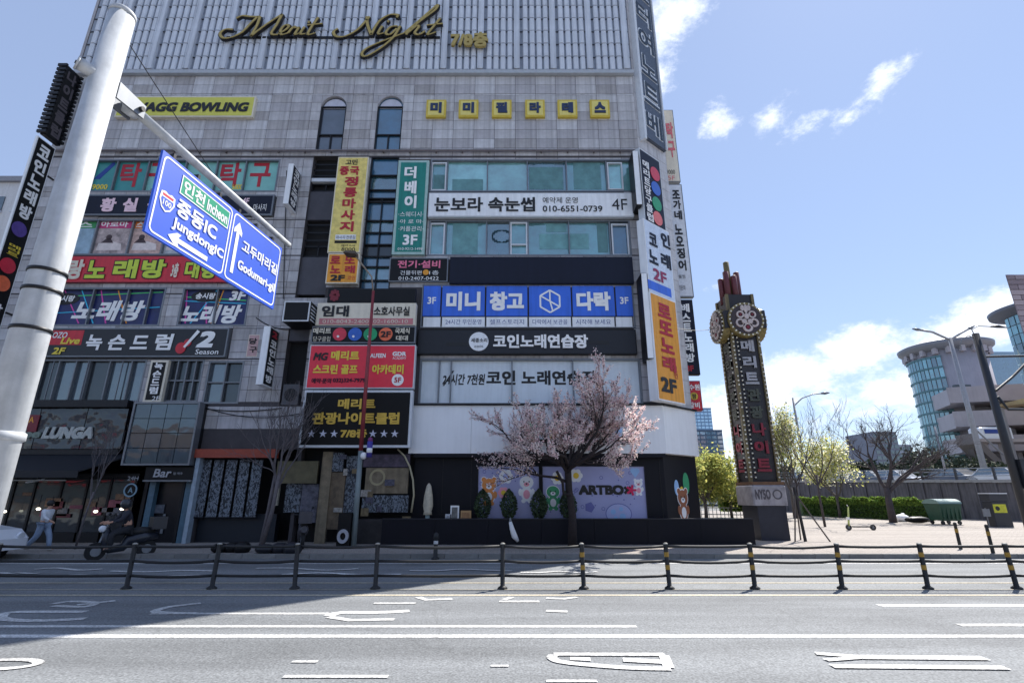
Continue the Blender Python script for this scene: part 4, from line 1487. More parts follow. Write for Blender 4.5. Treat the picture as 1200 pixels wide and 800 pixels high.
mb = MB(); text_px(mb, FR, '5F', (462, 442, 470, 448), t['_lay'] + .02, .03); mb.build('lettering', RED, t)
sign(FR, 'nightclub_sign', 'large black nightclub signboard with gold letters and six white stars', (353, 457, 482, 524), .3, gap=.45, face=mat('gloss_black', (7, 7, 9), rough=.5, spec=.25, var=.1), frame=WHITEM, border=.09,
     texts=[('메리트', (396, 467, 440, 479), GOLD, B5), ('관광나이트클럽', (366, 483, 468, 497), GOLD, B5), ('7/8층', (399, 502, 430, 513), GOLD, B5)] +
           [('★', (x_ - 4.5, 503, x_ + 4.5, 512), mat('pale_star', (196, 198, 214)), B0) for x_ in (365, 378.5, 391.5, 437, 450, 462.5)])
# dark light box on the wall beside the stack
X4 = XofPlane(366, 364, 19.4)
t = thing('light_box', 'black projecting box with white outlined edge left of the rental sign', 'light box', (X4 - .5, 19.6, 9))
zt, zb2 = FR.P(350, 352)[1], FR.P(350, 377)[1]
XB0 = XofPlane(333, 364, 19.0)
mb = MB(); mb.box(XB0, XB0 + 1.05, 18.95, 20.0, zb2 - .35, zt - .45); mb.build('box_body', BLACKP, t)
PBX = Plane((0, 18.95))
mb = MB(); mb.pframe(PBX, XB0, XB0 + 1.05, 0.0, .03, zb2 - .35, zt - .45, .05); mb.build('front_frame', WHITEM, t)
mb = MB()
for k in range(5):
    zc = zb2 - .25 + k * .14
    mb.box(XB0 + 1.051, XB0 + 1.07, 19.05, 19.9, zc, zc + .05)
mb.build('side_slats', WHITEM, t)

# ---- corner (chamfer) signs
t = sign(CH, 'corner_neon_sign', 'tall dark strip sign with outlined letters up the top of building corner', (0, 0, 1, 1), .1, face=BLACKP, frame=BLACKP)
for o in list(t.children):
    bpy.data.objects.remove(o)
t['_loc'] = list(CH.W(CHL / 2, 0, 18)); t.location = t['_loc']
zlo = CH.P(765, 170)[1]
mb = MB(); mb.pbox(CH, .35, CHL - .15, 0.0, .18, zlo, ROOF - 1); mb.build('housing', mat('slate_strip', (70, 80, 96), rough=.5, var=.1), t)
mb = MB(); mb.pbox(CH, .18, .34, .0, .3, zlo - .3, ROOF - 1); mb.build('edge_trim', WHITEM, t)
mb = MB(); mb.pbox(CH, .36, .44, .181, .25, zlo, ROOF - 1); mb.pbox(CH, CHL - .25, CHL - .16, .181, .25, zlo, ROOF - 1); mb.build('edge_tube', WHITEM, t)
mb0 = MB(); mb1 = MB()
zc = zlo + .35
for k, ch in enumerate('베트노여터드호관'[:8]):
    for m_, sc_, bd, d_ in ((mb0, 1.0, .07, .185), (mb1, .9, -.005, .2)):
        pass
    mb = MB(); put_text(mb, CH, ch, (.55, zc, CHL - .4, zc + 1.35), .185, .09); mb.build('letter_outline', WHITEM, t)
    mb = MB(); put_text(mb, CH, ch, (.60, zc + .04, CHL - .45, zc + 1.31), .21, .02); mb.build('letter', mat('slate_letter', (40, 54, 70)), t)
    zc += 1.75
# billiards corner
t = sign(CH, 'corner_billiards_sign', 'narrow dark corner sign with four coloured balls beside vertical white text', (753, 184, 776, 264), .3, gap=.15, face=NAVYP, frame=WHITEM, border=.05,
         texts=[('메리트당구클럽', (756, 190, 763, 258), WHITE2, V3)])
PCx = lambda y_: 769 + (y_ - 224) * .062
discs(t, CH, [(PCx(204), 204, 5, BALLR), (PCx(220), 221, 5, BALLB), (PCx(239), 239, 5, BALLG), (PCx(256), 256, 5, mat('ball_pink', (226, 120, 120), var=.1))])
sign(CH, 'corner_coin_sign', 'white corner sign with dark blue syllables and pink 2F', (758, 266, 787, 347), .35, gap=.12, face=mat('pale_blue_face', (206, 218, 236)), frame=WHITE, border=.05,
     texts=[('코', (761, 274, 770, 288), NAVYP, B5), ('인', (775, 274, 785, 290), NAVYP, B5), ('노', (761, 294, 771, 309), NAVYP, B5), ('래', (775, 298, 786, 314), NAVYP, B5), ('2F', (766, 317, 781, 330), mat('wine_letter', (150, 50, 90)), B3)],
     panels=[((760, 333, 786, 343), BLUE)])
sign(CH, 'corner_orange_sign', 'tall orange corner sign with red syllables and black 2F above white fascia', (767, 350, 797, 470), .4, gap=.12, face=ORAN, frame=WHITE, border=.05,
     texts=[('로또노래', (774, 356, 789, 436), RED, dict(bold=.06, vert=True, fill=.82)), ('2F', (775, 443, 793, 460), BLACKL, B5), ('코인', (790, 428, 794, 444), RED, dict(bold=.02, vert=True))])
# white edge light boxes hanging in front of the corner
for (rc, lb) in (((743.5, 177, 750, 240), 'slim white upright light box at the corner beside 4F sign'), ((755, 320, 762, 420), 'slim white upright light box on corner beside the orange sign')):
    r = FR.rect(rc, .9)
    t = thing('edge_light_box', lb, 'light box', FR.W((r[0] + r[2]) / 2, .5, r[1]))
    mb = MB(); mb.pbox(FR, r[0], r[2], .1, .9, r[1], r[3]); mb.build('housing', DARKM, t)
    mb = MB(); mb.pbox(FR, r[0] + .01, r[2] - .01, .895, .92, r[1] + .02, r[3] - .02); mb.build('white_edge', WHITE, t)
# projecting signs beyond the corner (faces parallel to the front)
PX_ = Plane((0, 22.4))


def side_sign(name, label, rc, **kw):
    r = PX_.rect(rc, .0)
    t = sign(PX_, name, label, rc, depth=.25, gap=-.1, **kw)
    mb = MB()
    for k in (.12, .88):
        zc = r[1] + (r[3] - r[1]) * k
        mb.box(C2[0] - .02, r[0] + .1, 22.35, 22.42, zc - .04, zc + .04)
    mb.build('bracket', DARKM, t)
    return t


side_sign('table_tennis_sign', 'faded cream upright sign with pale red syllables, topmost beyond the corner', (778, 129, 793, 213), face=CREAM, frame=GREYM, border=.04,
          texts=[('탁구', (782, 142, 790, 186), mat('faded_red', (214, 110, 120)), V5), ('9000', (781, 199, 791, 204), BLACKL, B0), ('5F', (783, 206, 791, 211), mat('faded_red', (214, 110, 120)), B0)])
side_sign('squid_restaurant_sign', 'long white upright sign with black brush syllables beyond the corner', (787, 216, 806, 348), face=mat('cool_white_face', (208, 212, 220)), frame=GREYM, border=.05,
          texts=[('조가네', (789, 222, 798, 258), BLACKL, V5), ('노오징어', (793, 262, 802, 318), BLACKL, V5), ('해물찜', (791, 322, 803, 326), BLACKL, B0), ('예약문의', (792, 334, 803, 340), BLACKL, B0)])
side_sign('navy_karaoke_sign', 'dark navy upright sign with white syllables below the long white one', (796, 351, 816, 439), face=NAVYP, frame=BLACKP, border=.05,
          texts=[('베스트노래방', (801, 355, 811, 425), WHITE2, V5), ('3F', (804, 428, 813, 435), RED, B5)])
side_sign('red_restaurant_sign', 'small red square sign with white syllables and yellow disc beyond corner', (804, 446, 822, 481), face=REDP, frame=MAROON, border=.04,
          texts=[('수원', (807, 450, 820, 457), WHITE2, B3), ('갈비', (807, 471, 820, 478), WHITE2, B3)])
t = [o for o in COL.objects if o.name.startswith('red_restaurant_sign')][0]
discs(t, PX_, [(813.5, 464, 4.5, YEL)])
mb = MB(); text_px(mb, PX_, '쌈', (811, 461, 816, 467), t['_lay'] + .02, .02); mb.build('lettering', BLACKL, t)

# ------------------------------------------------------------------ ground floor shop with lavender windows (right)
FY = 19.85
FA = Plane((0, FY))
fz0, fz1 = FA.P(600, 531)[1], FA.P(600, 475)[1]
shop = thing('gift_shop_front', 'white fascia over a dark navy shopfront on the building corner', 'shopfront', (2, FY, 0))
FAS = mat('white_fascia', (238, 240, 243), rough=.38, var=.03, scale=1.5, streak=.05)
xa = FA.P(480, 503)[0]
# fascia panels, seams between
PCH = Plane((XR + .03, FY), math.atan2(1, 1.194))
edges = [xa, xa + 2.4, xa + 4.8, xa + 7.2, XR + .03]
for k in range(4):
    mb = MB(); mb.box(edges[k] + .004, edges[k + 1] - .004, FY, FY + .5, fz0, fz1); mb.build('fascia_panel', FAS, shop)
mb = MB(); mb.pbox(PCH, .006, CHL + .05, -.4, 0, fz0, fz1); mb.build('fascia_panel', FAS, shop)
mb = MB(); mb.box(C2[0] + .02, C2[0] + .1, C2[1] + .0, 30, fz0, fz1); mb.build('fascia_panel', FAS, shop)
mb = MB(); mb.box(xa - .03, XR + .05, FY - .08, FY + .3, fz1, fz1 + .07)
mb.pbox(PCH, .02, CHL + .1, -.3, .08, fz1, fz1 + .072); mb.build('top_flashing', DARKM, shop)
# navy wall under fascia with windows
GY = 20.25
GA = Plane((0, GY))
wl = [GA.rect((559, 545, 633, 608)), GA.rect((635, 545, 664, 608)), GA.rect((665.5, 545, 758, 608))]
gx0 = GA.P(484, 580)[0]
gops = [(a_[0], SW + .3, a_[2], a_[3]) for a_ in wl]
mb = MB()
for (a0, a1, b0, b1) in clip_cells(gx0, XR + .0, SW - .02, fz0 + .1, gops):
    mb.box(a0, a1, GY, GY + .3, b0, b1)
mb.build('navy_wall', NAVY, shop)
mb = MB()
for x_ in (gx0 + 1.1, gx0 + 2.2, GA.P(775, 580)[0]):
    mb.box(x_, x_ + .02, GY - .012, GY, SW, fz0)
mb.build('wall_seam', DARKM, shop)
PCG = Plane((XR, GY), math.atan2(1, 1.194))
mb = MB(); mb.pbox(PCG, 0.0, CHL + .02, -.3, 0, SW - .02, fz0 + .1)
mb.box(C2[0] - .25, C2[0] + .0, C2[1] + .4, 30, SW, fz0 + .1); mb.build('corner_wall', NAVY, shop)
mb = MB(); mb.box(gx0, XR, GY - .38, GY - .002, fz0 - .14, fz0 - .004); mb.build('soffit_trim', NAVY, shop)
LAV = mat('lavender_film', (164, 168, 212), rough=.3, var=.06, scale=1)
LAVD = mat('lavender_line', (104, 108, 176), rough=.4, var=.05)
for k, a_ in enumerate(wl):
    mb = MB(); mb.pframe(GA, a_[0], a_[2], -.1, .03, SW + .3, a_[3], .04); wo = mb.build('window', BLACKP, shop)
    mb = MB(); mb.pbox(GA, a_[0] + .03, a_[2] - .03, -.06, -.03, SW + .33, a_[3] - .03); mb.build('pane', LAV, wo)
    q = random.Random(k + 5)
    mb = MB()
    for j in range(int(9 * (a_[2] - a_[0]))):
        s_ = q.uniform(a_[0] + .15, a_[2] - .15); z_ = q.uniform(1.2, a_[3] - .2)
        if q.random() < .5: ring(mb, GA, s_, z_, .05, .07, -.029, -.024, 12)
        else:
            mb.pdisc(GA, s_, z_, .03, -.029, -.024, 5)
    mb.build('printed_confetti', LAVD, wo, kind='stuff')
WINO = [o for o in shop.children if o.name.startswith('window')]
STK = {n: mat('sticker_' + n, c, rough=.45, var=.04) for n, c in dict(white=(238, 240, 244), brown=(150, 92, 62), orange=(222, 140, 70), green=(60, 160, 110), yellow=(236, 200, 60), pink=(236, 160, 180), blue=(150, 190, 235), black=(24, 24, 30), lilac=(176, 184, 228)).items()}


def sticker(pl, cx, cy, s, body, parent, d=-.028, kind='bear', ear=True):
    """generic animal print: body, belly, head, ears, muzzle, eyes"""
    a = pl.P(cx, cy, d)
    L_ = [MB() for _ in range(4)]
    x, z = a
    o = L_[0]
    k = s
    o.pdisc(pl, x, z, .30 * k, d, d + .004, 18, .27 * k)          # outline head
    o.pdisc(pl, x, z - .42 * k, .24 * k, d, d + .0045, 16, .30 * k)
    b = L_[1]
    b.pdisc(pl, x, z, .27 * k, d, d + .008, 18, .24 * k)
    b.pdisc(pl, x, z - .42 * k, .21 * k, d, d + .0075, 16, .27 * k)
    if ear:
        for sg in (-1, 1):
            o.pdisc(pl, x + sg * .2 * k, z + .2 * k, .12 * k, d, d + .0035, 12)
            b.pdisc(pl, x + sg * .2 * k, z + .2 * k, .09 * k, d, d + .007, 12)
    for sg in (-1, 1):
        b.pdisc(pl, x + sg * .24 * k, z - .36 * k, .08 * k, d, d + .0072, 10, .14 * k)
        b.pdisc(pl, x + sg * .12 * k, z - .68 * k, .09 * k, d, d + .0071, 10, .08 * k)
        L_[3].pdisc(pl, x + sg * .1 * k, z + .03 * k, .028 * k, d, d + .0125, 8)
    L_[3].pdisc(pl, x, z - .05 * k, .035 * k, d, d + .0126, 8)
    L_[2].pdisc(pl, x, z - .07 * k, .11 * k, d, d + .0105, 12, .08 * k)
    L_[2].pdisc(pl, x, z - .44 * k, .13 * k, d, d + .0106, 12, .17 * k)
    L_[0].build('printed_outline', STK['white'] if body != STK['white'] else STK['lilac'], parent)
    L_[1].build('printed_animal', body, parent)
    L_[2].build('printed_belly', STK['white'] if body != STK['white'] else STK['pink'], parent)
    L_[3].build('printed_eye', STK['black'], parent)


def flower(pl, cx, cy, s, petal, core, parent, d=-.026):
    x, z = pl.P(cx, cy, d)
    mb = MB()
    for k in range(6):
        a = k * math.pi / 3
        mb.pdisc(pl, x + .16 * s * math.cos(a), z + .16 * s * math.sin(a), .12 * s, d, d + .004 + .0005 * (k % 2), 10)
    mb.build('printed_flower', petal, parent)
    mb = MB(); mb.pdisc(pl, x, z, .12 * s, d + .005, d + .009, 12); mb.build('printed_flower_centre', core, parent)


w0, w1, w2 = WINO[:3]
sticker(GA, 573, 568, 1.0, STK['orange'], w0)
flower(GA, 593, 558, 1.0, STK['white'], STK['lilac'], w0)
sticker(GA, 617, 565, 1.0, STK['white'], w0, ear=False)
flower(GA, 590, 577, .8, STK['pink'], STK['yellow'], w0)
flower(GA, 653, 560, .9, STK['white'], STK['yellow'], w1)
sticker(GA, 648, 576, .9, STK['green'], w1, ear=False)
flower(GA, 675, 557, .95, STK['white'], STK['yellow'], w2)
sticker(GA, 748, 566, .6, STK['white'], w2)
x, z = GA.P(744, 552, -.028)
mb = MB(); mb.pdisc(GA, x - .07, z + .02, .11, -.028, -.02, 12); mb.pdisc(GA, x + .07, z + .02, .11, -.028, -.0195, 12)
mb.ppoly(GA, [(x - .17, z - .02), (x, z - .24), (x + .17, z - .02)], -.028, -.0205); mb.build('printed_heart', STK['blue'], w2)
mb = MB(); x, z = GA.P(691, 594, -.028)
mb.pdisc(GA, x, z, .2, -.028, -.02, 5); mb.build('printed_gem', LAVD, w2)
x, z = GA.P(725, 601, -.028)
mb = MB(); mb.pdisc(GA, x, z - .02, .50, -.028, -.024, 24, .38); mb.build('printed_outline', LAVD, w2)
mb = MB(); mb.pdisc(GA, x, z - .02, .47, -.024, -.019, 24, .35); mb.build('printed_planet', STK['lilac'], w2)
mb = MB()
for k, (dx_, dz_, rr_) in enumerate(((-.2, .05, .1), (.1, .15, .08), (.15, -.12, .12), (-.12, -.18, .08))):
    mb.pdisc(GA, x + dx_, z + dz_, rr_, -.018, -.015, 12)
mb.build('printed_patch', STK['blue'], w2)
mb = MB(); text_px(mb, GA, 'ARTBO', (678, 568, 731, 579.5), -.028, bold=.07, th=.012); mb.build('lettering', BLACKL, w2)
# black slanted half of the last letter and its pink asterisk
x, z = GA.P(735.5, 574, -.02)
mb = MB()
for a_ in (45, 135):
    ca, sa = math.cos(R(a_)), math.sin(R(a_)); w_ = .05
    mb.ppoly(GA, [(x - .17 * ca - sa * w_, z - .17 * sa + ca * w_), (x - .17 * ca + sa * w_, z - .17 * sa - ca * w_), (x + .17 * ca + sa * w_, z + .17 * sa - ca * w_), (x + .17 * ca - sa * w_, z + .17 * sa + ca * w_)], -.028, -.016 + a_ * 1e-5)
mb.build('lettering', BLACKL, w2)
mb = MB()
for k in range(5):
    a_ = R(72 * k); ca, sa = math.cos(a_), math.sin(a_); w_ = .04; cx_ = x + .14
    mb.ppoly(GA, [(cx_ - sa * w_, z + ca * w_), (cx_ + sa * w_, z - ca * w_), (cx_ + .2 * ca + sa * w_, z + .2 * sa - ca * w_), (cx_ + .2 * ca - sa * w_, z + .2 * sa + ca * w_)], -.014, -.006 + .001 * k)
mb.build('asterisk', mat('magenta_mark', (216, 30, 90)), w2)
# balloons and bear on the corner wall
cw = [o for o in shop.children if o.name.startswith('corner_wall')][0]
sticker(PCG, 800, 583, 1.25, STK['brown'], cw, d=.004)
for (bx_, by_, m_, kx, kz) in ((793, 571, STK['blue'], .16, .30), (804, 566, STK['green'], .22, .42), (799, 574, STK['yellow'], .12, .14)):
    x, z = PCG.P(bx_, by_, .004)
    mb = MB(); mb.pdisc(PCG, x, z, kx, .002, .006, 16, kz); mb.build('printed_balloon', m_, cw)
# fascia ornaments: colour figures on a black ledge, round badge
lg = thing('fascia_logo', 'black ledge with small coloured figures and round badge on white fascia', 'sign', FA.W(1, .1, FA.P(650, 516)[1]))
r = FA.rect((612, 514.5, 738, 517.5), .25)
mb = MB(); mb.pbox(FA, r[0], r[2], 0, .28, r[1], r[3]); mb.build('ledge_bar', BLACKP, lg)
zt = r[3]
for px, m_, k in ((624, STK['green'], 1.2), (648, STK['yellow'], .8), (664, STK['orange'], 1.3), (683, STK['brown'], 1.2), (706, STK['white'], .9), (725, STK['blue'], .8)):
    x = FA.P(px, 508, .2)[0]
    mb = MB()
    mb.ell((x, FY - .15, zt + .17 * k), (.17 * k, .1, .17 * k)); mb.ell((x, FY - .15, zt + .42 * k), (.19 * k, .11, .17 * k))
    for sg in (-1, 1):
        mb.ell((x + sg * .13 * k, FY - .15, zt + .57 * k), (.07 * k, .05, .07 * k), 8, 6)
    mb.build('figure', m_, lg, smooth=True)
x, z = FA.P(747, 500, .05)
mb = MB(); mb.pdisc(FA, x, z, .2, 0, .05, 24); bd = mb.build('round_badge', WHITE2, lg)
mb = MB(); ring(mb, FA, x, z, .17, .215, .05, .07); mb.pdisc(FA, x, z, .08, .05, .065, 14); mb.build('badge_ring', BLACKL, bd)

# low navy wall in front with planters
LWY = 19.3
LW = Plane((0, LWY))
x0_, x1_ = LW.P(447, 622)[0], LW.P(884, 622)[0]
lowz = LW.P(650, 608.5)[1]
lw = thing('low_wall', 'long low dark navy wall in front of the lavender shop windows', 'wall', (2, LWY + .1, SW))
n_ = 7
for k in range(n_):
    a0 = x0_ + (x1_ - x0_) * k / n_; a1 = x0_ + (x1_ - x0_) * (k + 1) / n_
    mb = MB(); mb.box(a0 + .004, a1 - .004, LWY, LWY + .18, SW, lowz); mb.build('wall_panel', NAVY, lw)
mb = MB(); mb.box(x0_ - .02, x1_ + .02, LWY - .02, LWY + .2, lowz + .001, lowz + .04); mb.build('coping', mat('navy_coping', (18, 22, 36), rough=.4), lw)
mb = MB(); mb.box(x0_ + .01, x1_ - 3.2, LWY + .18, GY - .02, SW, SW + .45)
struct('shop_terrace', mb, PAVG)


def leafball(mb, c, rad, n, size, rnd_, flat=1.0, dens=0.35):
    for _ in range(n):
        while True:
            v = Vector((rnd_.uniform(-1, 1), rnd_.uniform(-1, 1), rnd_.uniform(-1, 1)))
            if dens < v.length < 1: break
        p = Vector((c[0] + v.x * rad[0], c[1] + v.y * rad[1], c[2] + v.z * rad[2]))
        leaf(mb, p, size * rnd_.uniform(.6, 1.3), rnd_)


def leaf(mb, p, s, rnd_):
    a = Vector((rnd_.gauss(0, 1), rnd_.gauss(0, 1), rnd_.gauss(0, 1))).normalized()
    b = a.cross(Vector((rnd_.gauss(0, 1), rnd_.gauss(0, 1), rnd_.gauss(0, 1)))).normalized()
    a *= s; b *= s * .55
    mb.quad(p - a, p - b, p + a, p + b)


LEAFD = mat('dark_conifer', (0.035, 0.06, 0.03), lin=True, rough=.7, var=.4, scale=8)
LEAFD2 = mat('dark_conifer_tip', (0.06, 0.10, 0.04), lin=True, rough=.7, var=.4, scale=8)
POT = mat('grey_pot', (96, 100, 108), rough=.6)
topi_labels = ['leftmost small dark conifer in a pot behind the low navy wall', 'second small dark conifer from left, above the white ornament', 'third small dark conifer, right of the white ornament', 'small dark conifer behind the cherry trunk']
for k, px in enumerate((566, 596.5, 631, 665)):
    PT = Plane((0, 19.95))
    x, zt = PT.P(px, 573)
    t = thing('potted_conifer', topi_labels[k], 'plant', (x, 19.9, SW), 'potted conifers behind the low wall')
    q = random.Random(k)
    mb = MB(); mb.lathe((x, 19.9, SW + .45), [(.12, 0), (.16, .22), (.15, .23)], 12); mb.build('pot', POT, t, smooth=True)
    mb = MB(); mb.tube([(x, 19.9, SW + .6), (x, 19.9, lowz + .25)], .03, 6); mb.build('stem', DARKM, t)
    mb = MB()
    z0_ = lowz + .05
    for j in range(900):
        v = q.random()
        r_ = .33 * (math.sin(math.pi * min(1, v * .9 + .12)) ** .7) * q.uniform(.7, 1.0)
        a_ = q.uniform(0, 6.283)
        mb.cur = 1 if q.random() < .35 else 0
        leaf(mb, Vector((x + r_ * math.cos(a_), 19.9 + r_ * math.sin(a_) * .8, z0_ + v * (zt - z0_))), .055, q)
    mb.build('foliage', [LEAFD, LEAFD2], t)
# white curved ornament on the low wall
t = thing('white_ornament', 'curved white sock-shaped ornament hanging on the low navy wall', 'ornament', LW.W(0, .05, .5))
p0, p1, p2, p3 = [LW.W(*(lambda q_: (q_[0], .08, q_[1]))(LW.P(x_, y_, .08))) for x_, y_ in ((598, 611), (600, 619), (603, 628), (607, 634))]
mb = MB(); mb.tube([p0, p1, p2, p3], [.06, .09, .11, .05], 10); mb.build('white_body', WHITE2, t, smooth=True)
mb = MB(); mb.tube([p0 + Vector((0, 0, .14)), p0], [.03, .055], 8); mb.build('hook', GREYM, t)
# closed parasol, framed board and box on the terrace
x, zt = Plane((0, 19.8)).P(503, 566)
t = thing('closed_parasol', 'folded cream parasol standing at the left end of terrace', 'parasol', (x, 19.75, SW + .45))
mb = MB(); mb.lathe((x, 19.75, 0), [(.03, zt), (.09, zt - .1), (.16, zt - .45), (.19, zt - .8), (.14, zt - 1.0), (.17, zt - 1.12)], 10); mb.build('canopy', mat('cream_cloth', (196, 188, 168), rough=.9, var=.2, scale=8), t, smooth=True)
mb = MB(); mb.tube([(x, 19.75, SW + .6), (x, 19.75, zt - 1.1)], .08, 8); mb.build('pole', mat('pale_aqua', (150, 176, 182)), t)
mb = MB(); mb.lathe((x, 19.75, SW + .45), [(.25, 0), (.25, .1), (.06, .14)], 14); mb.build('base', DARKM, t)
PT = Plane((0, 19.62))
for nm, lb, rc, m1, m2 in (('framed_notice', 'small white framed notice leaning on the terrace wall', (528, 592, 538, 609), WHITE2, mat('notice_print', (110, 110, 108), var=.5, scale=14)), ('cardboard_box', 'small tan carton beside the framed notice on terrace', (540, 598, 552, 609), mat('carton', (176, 140, 96)), mat('carton_print', (150, 112, 76), var=.3, scale=9)),
                         ('white_bag', 'low white bag on terrace left of the framed notice', (522, 602, 529, 610), mat('bag_white', (186, 190, 196)), mat('bag_grey', (140, 144, 150)))):
    r = PT.rect(rc)
    t = thing(nm, lb, 'notice' if 'notice' in nm else ('bag' if 'bag' in nm else 'box'), PT.W(r[0], 0, r[1]))
    mb = MB(); mb.box(r[0], r[2], 19.56, 19.56 + (.05 if 'notice' in nm else .25), r[1], r[3]); mb.build('body', m1, t)
    mb = MB(); mb.box(r[0] + .05, r[2] - .05, 19.545, 19.558, r[1] + .06, r[3] - .06); mb.build('print', m2, t)

# ------------------------------------------------------------------ left shops
cafe = thing('cafe_front', 'dark cafe frontage with black sign glass and deep black awning', 'shopfront', FR.W(-14, 0, SW))
r = FR.rect((-60, 478, 148, 527))
CFG = glass('cafe_fascia_glass', (26, 24, 34), refl=.05, wob=.35)
for k, (a, b) in enumerate(((-60, 45), (46, 100), (101, 148))):
    q = FR.rect((a, 479, b, 526), .0)
    mb = MB(); mb.box(q[0], q[2], YF - .10, YF + .1, q[1], q[3]); mb.build('fascia_glass', CFG, cafe)
mb = MB(); mb.box(r[0], r[2] + .05, YF - .3, YF + .2, r[3] + .0, r[3] + .28); mb.build('roof_edge', DARKM, cafe)
mb = MB(); mb.box(r[0], r[2], YF - .16, YF + .1, r[1] - .18, r[1]); mb.build('fascia_trim', DARKM, cafe)
FC = Plane((0, YF - .12))
mb = MB(); text_px(mb, FC, 'LUNGA', (52, 500, 111, 514), .0, bold=.08, shear=.2, th=.05); mb.build('lettering', mat('pale_sign_letter', (176, 180, 176)), cafe)
mb = MB(); text_px(mb, FC, 'coffee', (-2, 503, 49, 513), .0, bold=.05, shear=.2, th=.05); mb.build('lettering', mat('greenish_letter', (120, 134, 124)), cafe)
mb = MB(); q = FC.rect((27, 486, 45, 506)); mb.pbox(FC, q[0], q[2], 0.0, .03, q[1], q[3]); mb.build('corner_badge', MAROON, cafe)
mb = MB(); text_px(mb, FC, 'A', (34, 488, 40, 495), .035, .03); mb.build('lettering', ORAN, cafe)
# awning: sloping sheet out over pavement
ax0, ax1 = FR.P(-60, 540)[0], FR.P(146, 540)[0] + .4
za = FR.P(60, 531)[1]
AWN = mat('black_awning', (14, 17, 27), rough=.6, var=.1)
mb = MB(); mb.hexa([(ax0, 18.6, za - .75), (ax1 - .9, 18.6, za - .75), (ax1, YF - .02, za - .05), (ax0, YF - .02, za - .05), (ax0, 18.6, za - .7), (ax1 - .9, 18.6, za - .7), (ax1, YF - .02, za), (ax0, YF - .02, za)])
mb.build('awning', AWN, cafe)
mb = MB(); mb.box(ax0, ax1 - .9, 18.57, 18.6, za - .95, za - .7); mb.build('valance', AWN, cafe)
mb = MB(); q = Plane((0, 18.55)).rect((24, 569, 100, 572)); mb.tube([(ax0, 18.5, za - 1.05), (ax1 - 1.2, 18.5, za - 1.05)], .025, 6); mb.build('front_bar', mat('dull_brass', (110, 104, 92)), cafe)
LAMPM = mat('lit_lamp', (255, 244, 220), emit=2.5)
STRIP = mat('awning_lamp', (200, 206, 212), rough=.3)
for (px, py) in ((15, 551), (72, 550), (42, 564)):
    c = Plane((0, 19.2)).P(px, py)
    mb = MB(); mb.hexa([(c[0] - .3, 19.12, c[1] - .06), (c[0] + .3, 19.12, c[1] + .04), (c[0] + .3, 19.2, c[1] + .04), (c[0] - .3, 19.2, c[1] - .06), (c[0] - .3, 19.12, c[1] + .0), (c[0] + .3, 19.12, c[1] + .1), (c[0] + .3, 19.2, c[1] + .1), (c[0] - .3, 19.2, c[1] + .0)])
    mb.build('strip_lamp', STRIP, cafe)
# inside: counter, shelves, menu, back wall, window frames
BACKW = mat('dim_brown_wall', (36, 24, 24), rough=.8, var=.4, scale=2)
mb = MB(); mb.box(XL, FR.P(150, 600)[0], 22.6, 22.7, SW, 4.0); mb.build('back_wall', BACKW, cafe)
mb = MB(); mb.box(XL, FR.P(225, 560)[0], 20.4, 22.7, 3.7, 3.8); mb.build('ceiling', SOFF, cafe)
xw1 = FR.P(152, 600)[0]
mb = MB()
for px in (-40, 5, 30, 62, 92, 120, 150):
    x = FR.P(px, 600)[0]; mb.box(x - .04, x + .04, YF + .1, YF + .2, SW, za - .9)
mb.box(-26, xw1, YF + .1, YF + .2, za - .9, za - .75); mb.box(-26, xw1, YF + .1, YF + .2, SW, SW + .35)
wf = mb.build('window', DARKM, cafe)
pxs = [-40, 5, 30, 62, 92, 120, 150]
for a, b in zip(pxs, pxs[1:]):
    mb = MB(); mb.box(FR.P(a, 600)[0] + .05, FR.P(b, 600)[0] - .05, YF + .14, YF + .16, SW + .36, za - .91); mb.build('pane', GLD, wf)
q = random.Random(2)
for k in range(16):
    px = q.uniform(-5, 150); py = q.uniform(578, 604)
    c = FR.P(px, py, -.09)
    w_, h_ = q.uniform(.2, .7), q.uniform(.1, .3)
    mb = MB(); mb.box(c[0] - w_ / 2, c[0] + w_ / 2, YF + .09, YF + .1, c[1] - h_ / 2, c[1] + h_ / 2)
    mb.build('menu_card', [mat('menu_red', (90, 30, 44), var=.4, scale=8), mat('menu_grey', (96, 98, 106), var=.4, scale=9), mat('menu_pink', (130, 70, 84), var=.4, scale=8), mat('menu_tan', (120, 92, 72), var=.4, scale=9)][k % 4], cafe)
for (px, py) in ((5, 599), (45, 596), (59, 598), (112, 599), (143, 596)):
    c = FR.P(px, py, .2)
    mb = MB(); mb.ell((c[0], YF - .2, c[1]), (.07, .07, .05)); lo_ = mb.build('globe_lamp', LAMPM, cafe, smooth=True)
    mb = MB(); mb.tube([(c[0], YF - .2, c[1] + .06), (c[0], YF - .2, za - .12 if False else c[1] + .5)], .012, 5); mb.build('lamp_rod', DARKM, lo_)

